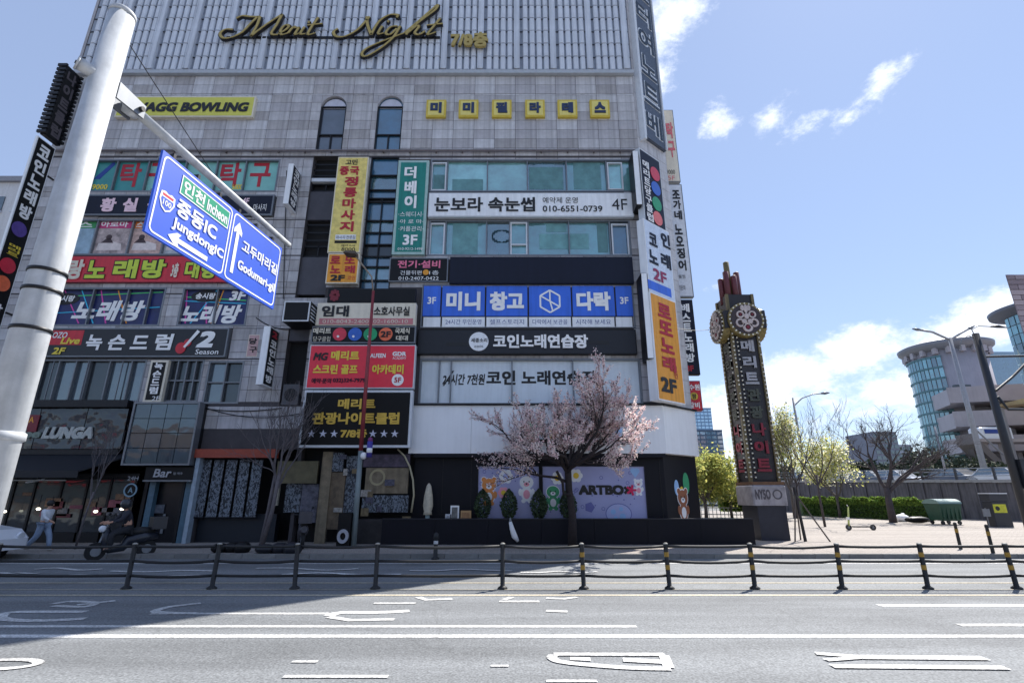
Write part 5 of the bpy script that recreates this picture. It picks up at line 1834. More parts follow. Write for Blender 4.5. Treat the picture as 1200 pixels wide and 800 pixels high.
# glass box and bar
bar_ = thing('bar_front', 'dark glass box over a narrow bar entrance with its name board', 'shopfront', FR.W(-11, 0, SW))
PB_ = Plane((0, YF - .5))
q = PB_.rect((150, 471, 229, 545))
nX, nZ = 4, 4
mb = MB(); mb.pframe(PB_, q[0], q[2], -.3, .04, q[1], q[3], .07); fr_ = mb.build('glass_box_frame', GREYM, bar_)
mb = MB(); mb.box(q[0], q[2], YF - .19, YF + .3, q[1], q[3]); mb.build('glass_box_side', DARKM, bar_)
GB = [glass('slate_glass_a', (34, 50, 66), refl=.09), glass('slate_glass_b', (26, 38, 54), refl=.09), glass('slate_glass_c', (44, 60, 76), refl=.09)]
for i in range(nX):
    for j in range(nZ):
        a0 = q[0] + .07 + (q[2] - q[0] - .14) * i / nX; a1 = q[0] + .07 + (q[2] - q[0] - .14) * (i + 1) / nX
        b0 = q[1] + .07 + (q[3] - q[1] - .14) * j / nZ; b1 = q[1] + .07 + (q[3] - q[1] - .14) * (j + 1) / nZ
        mb = MB(); mb.pbox(PB_, a0 + .012, a1 - .012, -.04, -.01, b0 + .012, b1 - .012); mb.build('glass_panel', rr.choice(GB), fr_)
PB2 = Plane((0, YF - .35))
q = PB2.rect((170, 547, 226, 562))
mb = MB(); mb.pbox(PB2, q[0], q[2], -.3, 0, q[1], q[3]); nb = mb.build('name_board', BLACKP, bar_)
mb = MB(); text_px(mb, PB2, 'Bar', (181, 549, 201, 559), .01, .02, shear=.15, th=.02); mb.build('lettering', mat('dim_white', (170, 172, 178)), nb)
mb = MB(); text_px(mb, PB2, '펍·맥주', (203, 553, 214, 556), .01, .0); mb.build('lettering', mat('dim_white'
, (170, 172, 178)), nb)
mb = MB(); mb.pbox(PB2, q[0], q[2], -.1, .06, q[1] - .06, q[1] - .005); mb.build('board_trim', GREYM, bar_)
AQ = mat('pale_blue_jamb', (74, 104, 122), rough=.4, var=.15)
for (a, b) in ((163, 167), (169, 176), (208, 211), (212, 221)):
    q = FR.rect((a, 564, b, 642), .1)
    z1_ = FR.P(a, 564, .1)[1]
    mb = MB(); mb.box(q[0], q[2], YF - .12, YF + .1, SW, z1_); mb.build('door_jamb', AQ if b - a > 5 else DARKM, bar_)
q = FR.rect((177, 564, 208, 641), -.05)
mb = MB(); mb.box(q[0], q[2], YF + .15, YF + .2, SW, q[3]); dd = mb.build('door', mat('near_black_door', (14, 16, 24), rough=.3), bar_)
qq = FR.rect((178, 591, 190, 601), .0)
mb = MB(); mb.box(qq[0], qq[2], YF + .10, YF + .14, qq[1], qq[3]); mb.build('notice', mat('dim_notice', (90, 96, 106), var=.4, scale=12), dd)
qq = FR.rect((187, 602, 190, 625), .0)
mb = MB(); mb.box(qq[0], qq[2], YF + .10, YF + .13, qq[1], qq[3]); mb.build('door_handle', GREYM, dd)
c = FR.P(153, 574, .3)
mb = MB(); FD = Plane((0, YF - .3)); mb.pdisc(FD, c[0], c[1], .26, -.08, 0, 24); rb = mb.build('round_sign', BLACKP, bar_)
mb = MB(); ring(mb, FD, c[0], c[1], .2, .25, .0, .02); put_text(mb, FD, 'A', (c[0] - .09, c[1] - .1, c[0] + .09, c[1] + .1), .004, .02); mb.build('lettering', mat('dim_aqua', (130, 160, 176)), rb)
mb = MB(); put_text(mb, FD, '24H', (c[0] - .2, c[1] + .36, c[0] + .2, c[1] + .5), .004, .0); mb.build('lettering', mat('dim_white', (170, 172, 178)), bar_)
# white steel post right of bar, orange-red beam, five calligraphy banners
xp = FR.P(229, 590)[0]
t = thing('banner_shop_front', 'shopfront with rusty red beam over five hanging calligraphy banners', 'shopfront', FR.W(-9.5, 0, SW))
mb = MB(); mb.box(xp - .09, xp + .06, YF - .3, YF - .02, SW, FR.P(232, 530)[1]); mb.build('white_post', mat('worn_white_post', (150, 166, 180), rough=.5, var=.15), t)
q = FR.rect((229, 526, 323, 536), .3)
mb = MB(); mb.box(q[0], q[2], YF - .35, YF - .02, q[1], q[3]); mb.build('beam', mat('rust_red_beam', (150, 66, 48), rough=.6, var=.25, scale=3), t)
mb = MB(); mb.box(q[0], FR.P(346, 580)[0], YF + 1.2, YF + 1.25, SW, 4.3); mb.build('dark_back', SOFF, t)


def inkmat():
    m = mat('calligraphy_print', (120, 128, 140), rough=.8, var=.1)
    nt = m.node_tree; b = nt.nodes['Principled BSDF']
    tc = nt.nodes.new('ShaderNodeTexCoord'); mp = nt.nodes.new('ShaderNodeMapping'); mp.inputs['Scale'].default_value = (6, 6, 3.5)
    nt.links.new(tc.outputs['Object'], mp.inputs[0])
    nz = nt.nodes.new('ShaderNodeTexNoise'); nz.inputs['Scale'].default_value = 1.6; nz.inputs['Detail'].default_value = 3; nz.inputs['Distortion'].default_value = 2.2
    nt.links.new(mp.outputs[0], nz.inputs['Vector'])
    rp = nt.nodes.new('ShaderNodeMapRange'); rp.inputs[1].default_value = .47; rp.inputs[2].default_value = .53; nt.links.new(nz.outputs['Fac'], rp.inputs[0])
    mx = nt.nodes.new('ShaderNodeMix'); mx.data_type = 'RGBA'; nt.links.new(rp.outputs[0], mx.inputs[0])
    mx.inputs[6].default_value = (.03, .033, .04, 1); mx.inputs[7].default_value = (.17, .20, .24, 1)
    nt.links.new(mx.outputs[2], b.inputs['Base Color'])
    return m


INK = inkmat()
for k in range(5):
    px = 237 + k * 15.2
    q = FR.rect((px - 6, 538, px + 6, 606), .05)
    mb = MB(); mb.box(q[0], q[2], YF - .06, YF - .03, q[1], q[3]); bn = mb.build('banner', INK, t)
    mb = MB(); mb.tube([(q[0] - .03, YF - .045, q[1]), (q[2] + .03, YF - .045, q[1])], .03, 6); mb.tube([(q[0] - .03, YF - .045, q[3]), (q[2] + .03, YF - .045, q[3])], .03, 6)
    mb.build('banner_rod', DARKM, bn)
mb = MB(); mb.box(xp + .1, FR.P(322, 600)[0], YF + .2, YF + .5, SW, SW + 1.0); mb.build('counter', mat('dark_blue_counter', (16, 26, 38), rough=.5), t)

# cluttered club entrance
t = thing('club_entrance', 'cluttered dark entrance covered with posters, boards and wooden pillar', 'shopfront', FR.W(-5.5, 0, SW))
WOOD = mat('weathered_board', (128, 116, 96), rough=.8, var=.3, scale=3, streak=.3)
items = [((324, 540, 372, 566), 'awning_board', mat('olive_board', (96, 90, 66), var=.3, scale=3), .25), ((373, 529, 385, 640), 'pillar', WOOD, .35), ((386, 530, 402, 552), 'poster', INK, .33), ((385, 553, 402, 620), 'board', mat('brown_board', (98, 84, 66), var=.45, scale=4), .3),
         ((404, 534, 422, 600), 'poster_wall', INK, .2), ((428, 548, 478, 578), 'board', WOOD, .3), ((426, 532, 480, 547), 'poster_wall', mat('dim_poster', (72, 62, 78), var=.6, scale=5), .28), ((424, 580, 478, 600), 'notice_wall', INK, .32),
         ((318, 568, 326, 592), 'notice', mat('cream_notice', (150, 146, 132), var=.4, scale=12), .3), ((334, 566, 352, 600), 'poster', INK, .1), ((352, 567, 372, 612), 'poster', mat('dim_poster_b', (84, 84, 96), var=.7, scale=6), .12)]
for rc, nm, m_, d_ in items:
    q = FR.rect(rc, d_)
    mb = MB(); mb.box(q[0], q[2], YF - d_, YF - d_ + .12, max(q[1], SW) if nm != 'pillar' else SW, q[3]); mb.build(nm, m_, t)
q = FR.P(442, 559, .34); FQ = Plane((0, YF - .34))
mb = MB(); FQ2 = Plane((0, YF - .305)); ring(mb, FQ2, q[0], q[1], .22, .30, .0, .01); mb.build('painted_emblem', mat('faded_ring', (160, 150, 118)), t)
qd = random.Random(11)
for k in range(12):
    px, py = qd.uniform(388, 478), qd.uniform(534, 612)
    c = FR.P(px, py, .36)
    w_, h_ = qd.uniform(.15, .4), qd.uniform(.15, .35)
    mb = MB(); mb.box(c[0] - w_ / 2, c[0] + w_ / 2, YF - .37 - .005 * k, YF - .36 - .005 * k + .004, c[1] - h_ / 2, c[1] + h_ / 2)
    mb.build('flyer', [mat('flyer_a', (150, 146, 140), var=.5, scale=14), mat('flyer_b', (110, 96, 70), var=.5, scale=12), mat('flyer_c', (74, 74, 90), var=.6, scale=12)][k % 3], t)
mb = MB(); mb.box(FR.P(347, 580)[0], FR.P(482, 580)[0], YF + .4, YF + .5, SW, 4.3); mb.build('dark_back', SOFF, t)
mb = MB(); mb.box(FR.P(424, 612)[0], FR.P(480, 612)[0], YF - .5, YF - .1, SW, SW + .85); mb.build('bench_counter', mat('clutter_dark', (44, 42, 44), var=.5, scale=3), t)
# arched cream tube at right of entrance
pts = [FR.W(*(lambda q_: (q_[0], .4, q_[1]))(FR.P(x_, y_, .4))) for x_, y_ in ((466, 526), (474, 534), (480, 546), (484, 562), (485, 580), (482, 600))]
mb = MB(); mb.tube(pts, .035, 6); mb.build('arched_tube', mat('cream_tube', (176, 168, 140)), t, smooth=True)
# small round-topped machine (tyre-like drum)
gpt = G(402, 640, SW)
t = thing('round_stool', 'dark upright stand with round white wheel near the lamp post', 'stand', gpt)
FQ = Plane((0, gpt.y - .2))
c = FQ.P(402, 628)
mb = MB(); mb.box(c[0] - .22, c[0] + .22, gpt.y - .18, gpt.y + .2, SW, c[1] + .75); mb.build('body', BLACKP, t)
mb = MB(); ring(mb, FQ, c[0], c[1], .10, .19, -.02, .06, 22, 1.2); mb.build('white_wheel', mat('dull_white', (170, 172, 180)), t)

# ------------------------------------------------------------------ cables on facade
def cable(name, label, pts, r_=.018, sag=0.0):
    mb = MB(); mb.tube(pts, r_, 5)
    o = mb.build(name, BLACKL, None)
    return tag(o, label, 'cable')


def sagline(a, b, sag, n=10):
    a, b = Vector(a), Vector(b)
    return [a.lerp(b, k / n) - Vector((0, 0, 4 * sag * (k / n) * (1 - k / n))) for k in range(n + 1)]


cable('cable', 'black cable sagging across the tiles below the second floor windows', sagline(FR.W(FR.P(235, 475)[0], .1, FR.P(235, 475)[1]), FR.W(FR.P(352, 485)[0], .1, FR.P(352, 485)[1]), .3))
a_ = FR.W(FR.P(830, 375)[0] + 1.2, 0, 0)
cable('cable', 'thin wire strung from the building corner to neon tower', sagline(CH.W(.8, .3, CH.P(765, 380)[1]), (9.3, 21.6, 9.0), .15), .012)

for (a_, b_, sg, lb) in (((336, 200), (332, 350), .0, 'black cable running down the tiles beside the upper projecting sign'), ((300, 372), (352, 384), .25, 'black cable drooping to the dark light box'), ((236, 478), (330, 478), .12, 'thin cable along the tile joint under second floor windows')):
    A_, B_ = FR.P(*a_, .06), FR.P(*b_, .06)
    cable('cable', lb, sagline(FR.W(A_[0], .06, A_[1]), FR.W(B_[0], .06, B_[1]), sg), .02)

# ------------------------------------------------------------------ direction sign on its gantry pole (foreground)
GALV = mat('galvanised_steel', (186, 190, 194), rough=.6, metal=.12, var=.14, scale=5, streak=.24, bump=.2)
PPX, PPY = -4.5, 4.5
gan = thing('gantry_pole', 'thick galvanised grey sign pole with long arm over the road', 'pole', (PPX, PPY, SW))
ztop = CAM_H + PPY * 1.178
mb = MB(); mb.tube([(PPX, PPY, SW), (PPX, PPY, ztop * .5), (PPX, PPY, ztop)], [.165, .146, .127], 32); mb.build('column', GALV, gan, smooth=True)
mb = MB(); mb.lathe((PPX, PPY, ztop), [(.131, -.03), (.133, .02), (.11, .05), (.02, .06)], 32); mb.build('top_cap', GALV, gan, smooth=True)
for z_ in (CAM_H + PPY * .457, CAM_H + PPY * .414, CAM_H + PPY * .328, CAM_H + PPY * .112):
    big = z_ < 2.6
    mb = MB(); rr_ = .167 - .0055 * z_ + (.003 if not big else .012)
    mb.lathe((PPX, PPY, z_), [(rr_ - .01, -.02 if not big else -.05), (rr_ + .006, -.015 if not big else -.04), (rr_ + .006, .015 if not big else .02), (rr_ - .01, .02 if not big else .03)], 32); mb.build('band', GALV if big else DARKM, gan, smooth=True)
HA = 6.12
adir = Vector((.46, 3.65, 0)).normalized()
aN = Vector((adir.y, -adir.x, 0))
p0 = Vector((PPX, PPY, HA + .02)) + adir * .34
p1 = Vector((PPX, PPY, HA)) + adir * 3.78
mb = MB(); mb.tube([p0, p0.lerp(p1, .5), p1], [.062, .052, .042], 16); mb.build('arm', GALV, gan, smooth=True)
mb = MB(); mb.tube([p1, p1 + adir * .03], [.05, .03], 12); mb.build('arm_cap', GALV, gan)
# clevis bracket
br = MB()
for sg in (-1, 1):
    c = Vector((PPX, PPY, HA)) + aN * (.09 * sg)
    a_, b_ = c + adir * .10, c + adir * .46
    o_ = aN * .012
    br.hexa([a_ - o_ - Vector((0, 0, .10)), a_ + o_ - Vector((0, 0, .10)), b_ + o_ - Vector((0, 0, .08)), b_ - o_ - Vector((0, 0, .08)), a_ - o_ + Vector((0, 0, .11)), a_ + o_ + Vector((0, 0, .11)), b_ + o_ + Vector((0, 0, .09)), b_ - o_ + Vector((0, 0, .09))])
br.build('clevis_plate', GREYM, gan)
mb = MB(); c = Vector((PPX, PPY, HA)) + adir * .40
mb.tube([c - aN * .14, c + aN * .14], .03, 10); mb.build('clevis_bolt', DARKM, gan)
mb = MB(); c = Vector((PPX, PPY, HA)) + adir * .33; mb.tube([c, c + adir * .12], [.095, .085], 16); mb.build('arm_flange', GALV, gan, smooth=True)
# stub on the camera side
stub0 = Vector((PPX, PPY, HA + .06)) - adir * .05 - aN * .0
stub1 = stub0 + Vector((-.115, -.15, .02))
mb = MB(); mb.tube([stub0, stub1], [.07, .07], 18); mb.tube([stub1, stub1 + (stub1 - stub0).normalized() * .02], [.078, .078], 18); st_ = mb.build('stub_arm', GALV, gan, smooth=True)
mb = MB(); dn = (stub1 - stub0).normalized(); mb.tube([stub1 + dn * .021, stub1 + dn * .03], .02, 8); mb.build('stub_hole', BLACKL, st_)
cable('guy_wire', 'thin dark wire from the pole top slanting down to the arm', [Vector((PPX, PPY, ztop - .25)) + adir * .15, p0.lerp(p1, .42) + Vector((0, 0, .05))], .006)

# sign panel
ang = math.atan2(adir.y, adir.x)
SP = Plane((PPX + .0, PPY), ang)     # u along the arm, n = right-hand side towards +X
SP.p0 = Vector((PPX, PPY, 0)) + SP.n * .12
ds = thing('direction_sign', 'blue road direction sign with white Korean and English text and arrows', 'road sign', SP.W(2.2, 0, 5))
cor = [SP.P(*p_, 0.0) for p_ in ((192, 176), (329, 291), (320, 366), (168, 266))]
s0 = (cor[0][0] + cor[3][0]) / 2; s1 = (cor[1][0] + cor[2][0]) / 2
zt = (cor[0][1] + cor[1][1]) / 2; zb3 = (cor[2][1] + cor[3][1]) / 2
SBL = mat('sign_blue', (20, 80, 200), rough=.55, var=.05, scale=3)
SWH = mat('sign_white', (238, 240, 242), rough=.4, var=.03)
SGR = mat('sign_green', (0, 148, 110), rough=.4, var=.04)
SW_, SH_ = s1 - s0, zt - zb3
mb = MB(); mb.pbox(SP, s0, s1, -.02, .012, zb3, zt); mb.build('panel', SBL, ds)
mb = MB()
for k in (.08, .5, .92):
    zc = zb3 + SH_ * k
    mb.pbox(SP, s0 + .02, s1 - .02, -.06, -.021, zc - .03, zc + .03)
mb.build('back_rail', GREYM, ds)
for k in range(6):
    sk = s0 + SW_ * (k + .5) / 6
    mb = MB(); mb.pbox(SP, sk - .02, sk + .02, -.17, -.03, zt - .05, zt + .10); mb.build('hanger', DARKM, ds)


def SU(u, v):
    return s0 + SW_ * u, zt - SH_ * v


def round_border(u0, v0, u1, v1, w_, rad, m_, nm='border'):
    (a0, b1), (a1, b0) = SU(u0, v0), SU(u1, v1)
    def outline(e):
        pts = []
        for cx, cz, st_a in ((a1 - rad, b1 - rad, 0), (a0 + rad, b1 - rad, 90), (a0 + rad, b0 + rad, 180), (a1 - rad, b0 + rad, 270)):
            for k in range(6):
                a = R(st_a + 18 * k)
                pts.append((cx + (rad - e) * math.cos(a), cz + (rad - e) * math.sin(a)))
        return pts
    o_, i_ = outline(0), outline(w_)
    mb = MB()
    for k in range(len(o_)):
        j = (k + 1) % len(o_)
        mb.quad(*[SP.W(p[0], .016, p[1]) for p in (o_[k], o_[j], i_[j], i_[k])])
    return mb.build(nm, m_, ds)


def stext(s_, u0, v0, u1, v1, m_=SWH, bold=.035, nm='lettering', d=.02):
    (a0, b1), (a1, b0) = SU(u0, v0), SU(u1, v1)
    mb = MB(); put_text(mb, SP, s_, (a0, b0, a1, b1), d, bold); return mb.build(nm, m_, ds)


round_border(.012, .03, .508, .97, .022, .08, SWH)
round_border(.522, .03, .988, .97, .022, .08, SWH)
(a0, b1), (a1, b0) = SU(.133, .10), SU(.487, .34)
mb = MB(); mb.pbox(SP, a0, a1, .013, .017, b0, b1); mb.build('green_patch', SGR, ds)
(a0, b1), (a1, b0) = SU(.133, .10), SU(.487, .34)
mb = MB(); mb.pframe(SP, a0, a1, .0175, .019, b0, b1, .014); mb.build('green_patch_border', SWH, ds)
stext('인천', .15, .135, .295, .305, bold=.03)
stext('Incheon', .315, .15, .472, .30, bold=.03)
stext('중동IC', .135, .40, .415, .605)
stext('JungdongIC', .13, .64, .49, .80)
stext('고두마리길', .622, .31, .972, .485)
stext('Godumari-gil', .612, .62, .974, .79)
# route shield
(cx, cz) = SU(.078, .54)
mb = MB(); mb.ppoly(SP, [(cx - .11, cz + .10), (cx - .05, cz + .12), (cx, cz + .10), (cx + .05, cz + .12), (cx + .11, cz + .10), (cx + .12, cz), (cx + .07, cz - .1), (cx, cz - .14), (cx - .07, cz - .1), (cx - .12, cz)][::-1], .013, .018); mb.build('route_shield', SWH, ds)
mb = MB(); mb.ppoly(SP, [(cx - .09, cz + .035), (cx + .09, cz + .035), (cx + .095, cz), (cx + .06, cz - .08), (cx, cz - .115), (cx - .06, cz - .08), (cx - .095, cz)][::-1], .0185, .02); mb.build('shield_field', SBL, ds)
mb = MB(); put_text(mb, SP, '100', (cx - .065, cz - .065, cx + .065, cz + .01), .022, .02); mb.build('lettering', SWH, ds)
mb = MB(); mb.ppoly(SP, [(cx - .08, cz + .055), (cx + .08, cz + .055), (cx + .085, cz + .085), (cx - .085, cz + .085)][::-1], .0185, .02); mb.build('shield_band', REDP, ds)
# arrows
(ax, az), (bx, bz) = SU(.12, .885), SU(.385, .885)
mb = MB(); w_ = .032; mb.ppoly(SP, [(bx, az - w_ + .0), (bx, az + w_), (ax + .16, az + w_), (ax + .2, az + .09), (ax + .13, az + .09), (ax, az), (ax + .13, az - .09), (ax + .2, az - .09), (ax + .16, az - w_)], .0135, .018); mb.build('left_arrow', SWH, ds)
(ax, az), (bx, bz) = SU(.573, .13), SU(.573, .86)
mb = MB(); mb.ppoly(SP, [(ax - w_, bz), (ax + w_, bz), (ax + w_, az - .16), (ax + .09, az - .2), (ax + .09, az - .13), (ax, az), (ax - .09, az - .13), (ax - .09, az - .2), (ax - w_, az - .16)], .0135, .018); mb.build('up_arrow', SWH, ds)

# ------------------------------------------------------------------ median fence
FNY = G(600, 690).y
fence = thing('median_fence', 'low black post and triple rail fence running along the middle of road', 'fence', (0, FNY, 0))
FBL = mat('fence_black', (30, 31, 33), rough=.6, var=.2, scale=8)
FCAP = mat('post_cap_grey', (150, 148, 142), rough=.6)
FYL = mat('post_reflector_yellow', (150, 118, 40), rough=.5, var=.15)
posts = [-23.5, -21.0, -18.5, -16, -13.6, -11.4 + .9, -7.73, -6.02, -4.36, -2.74, -.19, 1.44, 3.16, 4.87, 6.62, 8.34, 10.12, 11.85, 13.6, 15.3, 17, 18.7]
pm = None
for i, x in enumerate(posts):
    if pm is None:
        mb = MB(); mb.lathe((0, 0, 0.01), [(.10, 0), (.10, .02), (.055, .05), (.045, .06), (.045, .82), (.04, .835)], 14); pm = mb.build('post', FBL, fence, smooth=True)
        mb = MB(); mb.lathe((0, 0, 0), [(.048, .835), (.048, .855), (.02, .868)], 14); pc = mb.build('post_cap', FCAP, pm, smooth=True)
        bands = []
        for zc in (.36, .60):
            mb = MB(); mb.lathe((0, 0, 0), [(.0465, zc), (.0475, zc + .005), (.0475, zc + .085), (.0465, zc + .09)], 14); bands.append(mb.build('reflector_band', FYL, pm, smooth=True))
        pm.matrix_parent_inverse = Matrix.Identity(4)
        pm.location = (x, 0, 0); o = pm
    else:
        o = pm.copy(); COL.objects.link(o); o.location = (x, 0, 0)
        c = pc.copy(); COL.objects.link(c); c.parent = o
        if x > 0:
            for b in bands:
                c = b.copy(); COL.objects.link(c); c.parent = o
    o.rotation_euler = (R(random.uniform(-2, 2)), R(random.uniform(-2.2, 2.2)), 0)
    o.parent = fence
for b in bands:
    bpy.data.objects.remove(b)
q = random.Random(5)
for x0, x1 in zip(posts, posts[1:]):
    for zc in (.80, .52, .25):
        s_ = q.uniform(.003, .035)
        mb = MB(); pts = [(x0 + .04 + (x1 - x0 - .08) * k / 6, FNY, zc - s_ * 4 * (k / 6) * (1 - k / 6)) for k in range(7)]
        mb.tube(pts, .027, 8); mb.build('rail', FBL, fence, smooth=True)

# ------------------------------------------------------------------ trees


def grow(mb, p, d, L_, r_, lv, rnd_, tips, up=.15, nseg=4, kids=(2, 3), spread=.65, shrink=.68, wig=.16, minr=.006):
    pts = [p.copy()]; rad = [r_]
    q = p.copy(); dd = d.normalized()
    for k in range(nseg):
        dd = (dd + Vector((rnd_.gauss(0, wig), rnd_.gauss(0, wig), rnd_.gauss(0, wig) + up * .5))).normalized()
        q = q + dd * (L_ / nseg)
        pts.append(q.copy()); rad.append(max(minr * .7, r_ * (1 - .45 * (k + 1) / nseg)))
    mb.tube(pts, rad, 6 if lv > 2 else (5 if lv > 1 else 4), cap=False)
    tips.append((pts, lv))
    if lv == 0:
        return
    n_ = rnd_.randint(*kids)
    for k in range(n_ + 1):
        t_ = 1.0 if k == n_ else rnd_.uniform(.35, .95)
        i = min(nseg - 1, int(t_ * nseg)); f_ = t_ * nseg - i
        base = pts[i].lerp(pts[i + 1], min(1, f_))
        a = rnd_.uniform(0, 6.283)
        perp = dd.orthogonal().normalized()
        perp = Matrix.Rotation(a, 3, dd) @ perp
        nd = (dd + perp * (spread * rnd_.uniform(.6, 1.3) if k < n_ else spread * .35)).normalized()
        grow(mb, base, nd, L_ * shrink * rnd_.uniform(.8, 1.15), max(minr, rad[min(i + 1, nseg)] * .72), lv - 1, rnd_, tips, up, nseg, kids, spread, shrink, wig, minr)


BARK = mat('cherry_bark', (48, 40, 40), rough=.85, var=.3, scale=10, bump=.4)
BARKG = mat('grey_bark', (92, 86, 84), rough=.85, var=.3, scale=10, bump=.4)
BLOS = [mat('blossom_pale', (253, 242, 238), rough=.7, var=.06), mat('blossom_pink', (246, 218, 219), rough=.7, var=.08), mat('bud_brown', (120, 84, 78), rough=.8, var=.2)]
for m_ in BLOS[:2]:
    leafy(m_, .5, 1.0)
rn = random.Random(21)
cb = G(671, 640, SW)
ch = thing('cherry_tree', 'pink blossoming cherry tree on the pavement before the lavender windows', 'tree', cb)
tm_ = MB()
tr = [cb, cb + Vector((.03, 0, 1.0)), cb + Vector((-.06, 0, 1.9)), cb + Vector((-.08, .02, 2.75))]
tm_.tube(tr, [.17, .13, .115, .12], 12)
tips = []
cr = tr[-1]
limbs = [((-1.25, .1, .7), 1.95), ((-.95, -.6, .75), 1.8), ((-.45, .45, 1.0), 1.6), ((.1, -.35, 1.05), 1.6), ((.75, .1, .95), 1.7), ((1.2, -.2, .72), 2.0), ((.6, .6, .9), 1.5), ((-1.0, .5, .6), 1.8), ((1.1, .35, .65), 1.9),
         ((.5, -.95, .65), 2.0), ((1.0, -.75, .6), 2.2), ((-.3, -1.0, .7), 1.8), ((-1.1, -.9, .6), 1.9)]
for (d_, L_) in limbs:
    grow(tm_, cr - Vector((0, 0, rn.uniform(.0, .35))), Vector(d_), L_, .07, 3, rn, tips, up=.13, kids=(3, 4), spread=.62, shrink=.60, minr=.007)
grow(tm_, cb + Vector((-.05, 0, 2.1)), Vector((-1.2, -.15, .55)), 2.0, .055, 2, rn, tips, up=.05, kids=(3, 4), spread=.6, shrink=.55, minr=.007)
tm_.build('trunk', BARK, ch, smooth=True)
bl = MB()
for pts, lv in tips:
    if lv > 1: continue
    for k in range(len(pts) - 1):
        seg = pts[k + 1] - pts[k]
        nb = 7 if lv == 0 else 5
        xr_ = (pts[k].x - cb.x) / 3.4
        if xr_ < -.1: nb = int(nb * 1.0)
        elif xr_ > .05: nb = int(nb * 1.8)
        for _ in range(nb):
            if rn.random() < .25: continue
            pp = pts[k] + seg * rn.random() + Vector((rn.gauss(0, .032), rn.gauss(0, .032), rn.gauss(0, .032)))
            bl.cur = 0 if rn.random() < .55 else (1 if rn.random() < .8 else 2)
            leaf(bl, pp, rn.uniform(.022, .045), rn)
            leaf(bl, pp, rn.uniform(.022, .045), rn)
bl.build('crown', BLOS, ch)
mb = MB(); mb.tube([cb + Vector((-.02, -.14, 1.7)), cb + Vector((-.28, -.2, 1.72)), cb + Vector((-.3, -.2, 2.1)), cb + Vector((-.5, -.2, 2.5))], .05, 8); mb.build('pruned_stub', BARK, ch)

print('cherry leaves', len(bl.f), 'cells', len(cells), 'fins', nfin)


def bare_tree(name, label, base, h, r_, seed, lv=3, stems=1, up=.2, lean=(0, 0), spread=.55, m_=BARKG, crown=None, kids=(2, 3), fork=.35):
    q = random.Random(seed)
    t = thing(name, label, 'tree', base)
    mb = MB(); tips = []
    for s_ in range(stems):
        a = q.uniform(0, 6.28)
        d = Vector((lean[0] + (math.cos(a) * .12 if stems > 1 else 0), lean[1] + (math.sin(a) * .12 if stems > 1 else 0), 1)).normalized()
        off = Vector((math.cos(a), math.sin(a), 0)) * (r_ * .8 if stems > 1 else 0)
        p = base + off
        L1 = h * fork
        pts = [p, p + d * L1 * .5 + Vector((q.gauss(0, .03), 0, 0)), p + d * L1]
        mb.tube(pts, [r_, r_ * .85, r_ * .75], 10)
        for k in range(3 if stems > 1 else 5):
            a = q.uniform(0, 6.28)
            nd = (d + Vector((math.cos(a), math.sin(a), 0)) * spread).normalized()
            grow(mb, pts[-1] - d * q.uniform(0, L1 * .25), nd, h * .34, r_ * .5, lv, q, tips, up=up, kids=kids, spread=spread, shrink=.62, minr=.006 * max(1, h / 6))
    mb.build('trunk', m_, t, smooth=True)
    if crown:
        mats_, n_, s_ = crown
        cb_ = MB()
        for pts, l in tips:
            if l > 1: continue
            for pt in pts[1:]:
                for _ in range(n_):
                    cb_.cur = q.randrange(len(mats_))
                    leaf(cb_, pt + Vector((q.gauss(0, s_ * 3), q.gauss(0, s_ * 3), q.gauss(0, s_ * 3))), s_ * q.uniform(.6, 1.4), q)
        cb_.build('crown', mats_, t)
    return t


bare_tree('bare_tree', 'thin bare sapling in front of the cafe awning', G(88, 643, SW), 4.0, .036, 3, lv=2, up=.5, lean=(.10, 0), spread=.3, fork=.45, m_=mat('pale_bark', (98, 92, 94), rough=.85, var=.2))
bare_tree('bare_tree', 'bare many-stemmed tree before the calligraphy banners', G(304, 642, SW), 4.7, .075, 8, lv=3, stems=3, up=.3, spread=.45, fork=.5, m_=mat('pale_bark', (98, 92, 94), rough=.85, var=.2))
bare_tree('bare_tree', 'large bare tree in front of the clipped hedge', G(1047, 612, SW), 7.6, .24, 14, lv=4, up=.16, spread=.72, fork=.28, m_=mat('dark_bark', (70, 64, 66), rough=.9, var=.3), kids=(3, 3))
SPR = [mat('spring_leaf_yellow', (0.34, 0.33, 0.10), lin=True, rough=.7, var=.2), mat('spring_leaf_green', (0.19, 0.22, 0.07), lin=True, rough=.7, var=.2), mat('spring_blossom', (0.5, 0.48, 0.36), lin=True, rough=.7, var=.2)]
for m_ in SPR: leafy(m_, .6, 1.8)
bare_tree('leafing_tree', 'small tree with yellow-green young leaves right of neon tower', G(985, 606, SW), 6.6, .14, 31, lv=3, up=.1, spread=.75, fork=.25, crown=(SPR, 6, .09))
bare_tree('leafing_tree', 'airy pale leafing tree close beside the neon tower', G(932, 607, SW), 8.2, .14, 35, lv=3, up=.2, spread=.55, fork=.3, crown=(SPR, 5, .09))
bare_tree('leafing_tree', 'yellow-green tree seen between the shop corner and tower, left', G(828, 608, SW), 5.0, .14, 37, lv=3, up=.08, spread=.75, fork=.3, crown=(SPR[:2], 7, .12))
bare_tree('leafing_tree', 'low yellow-green tree just left of the tower base', G(858, 607, SW), 4.4, .12, 39, lv=3, up=.05, spread=.8, fork=.28, crown=(SPR[:2], 7, .12))
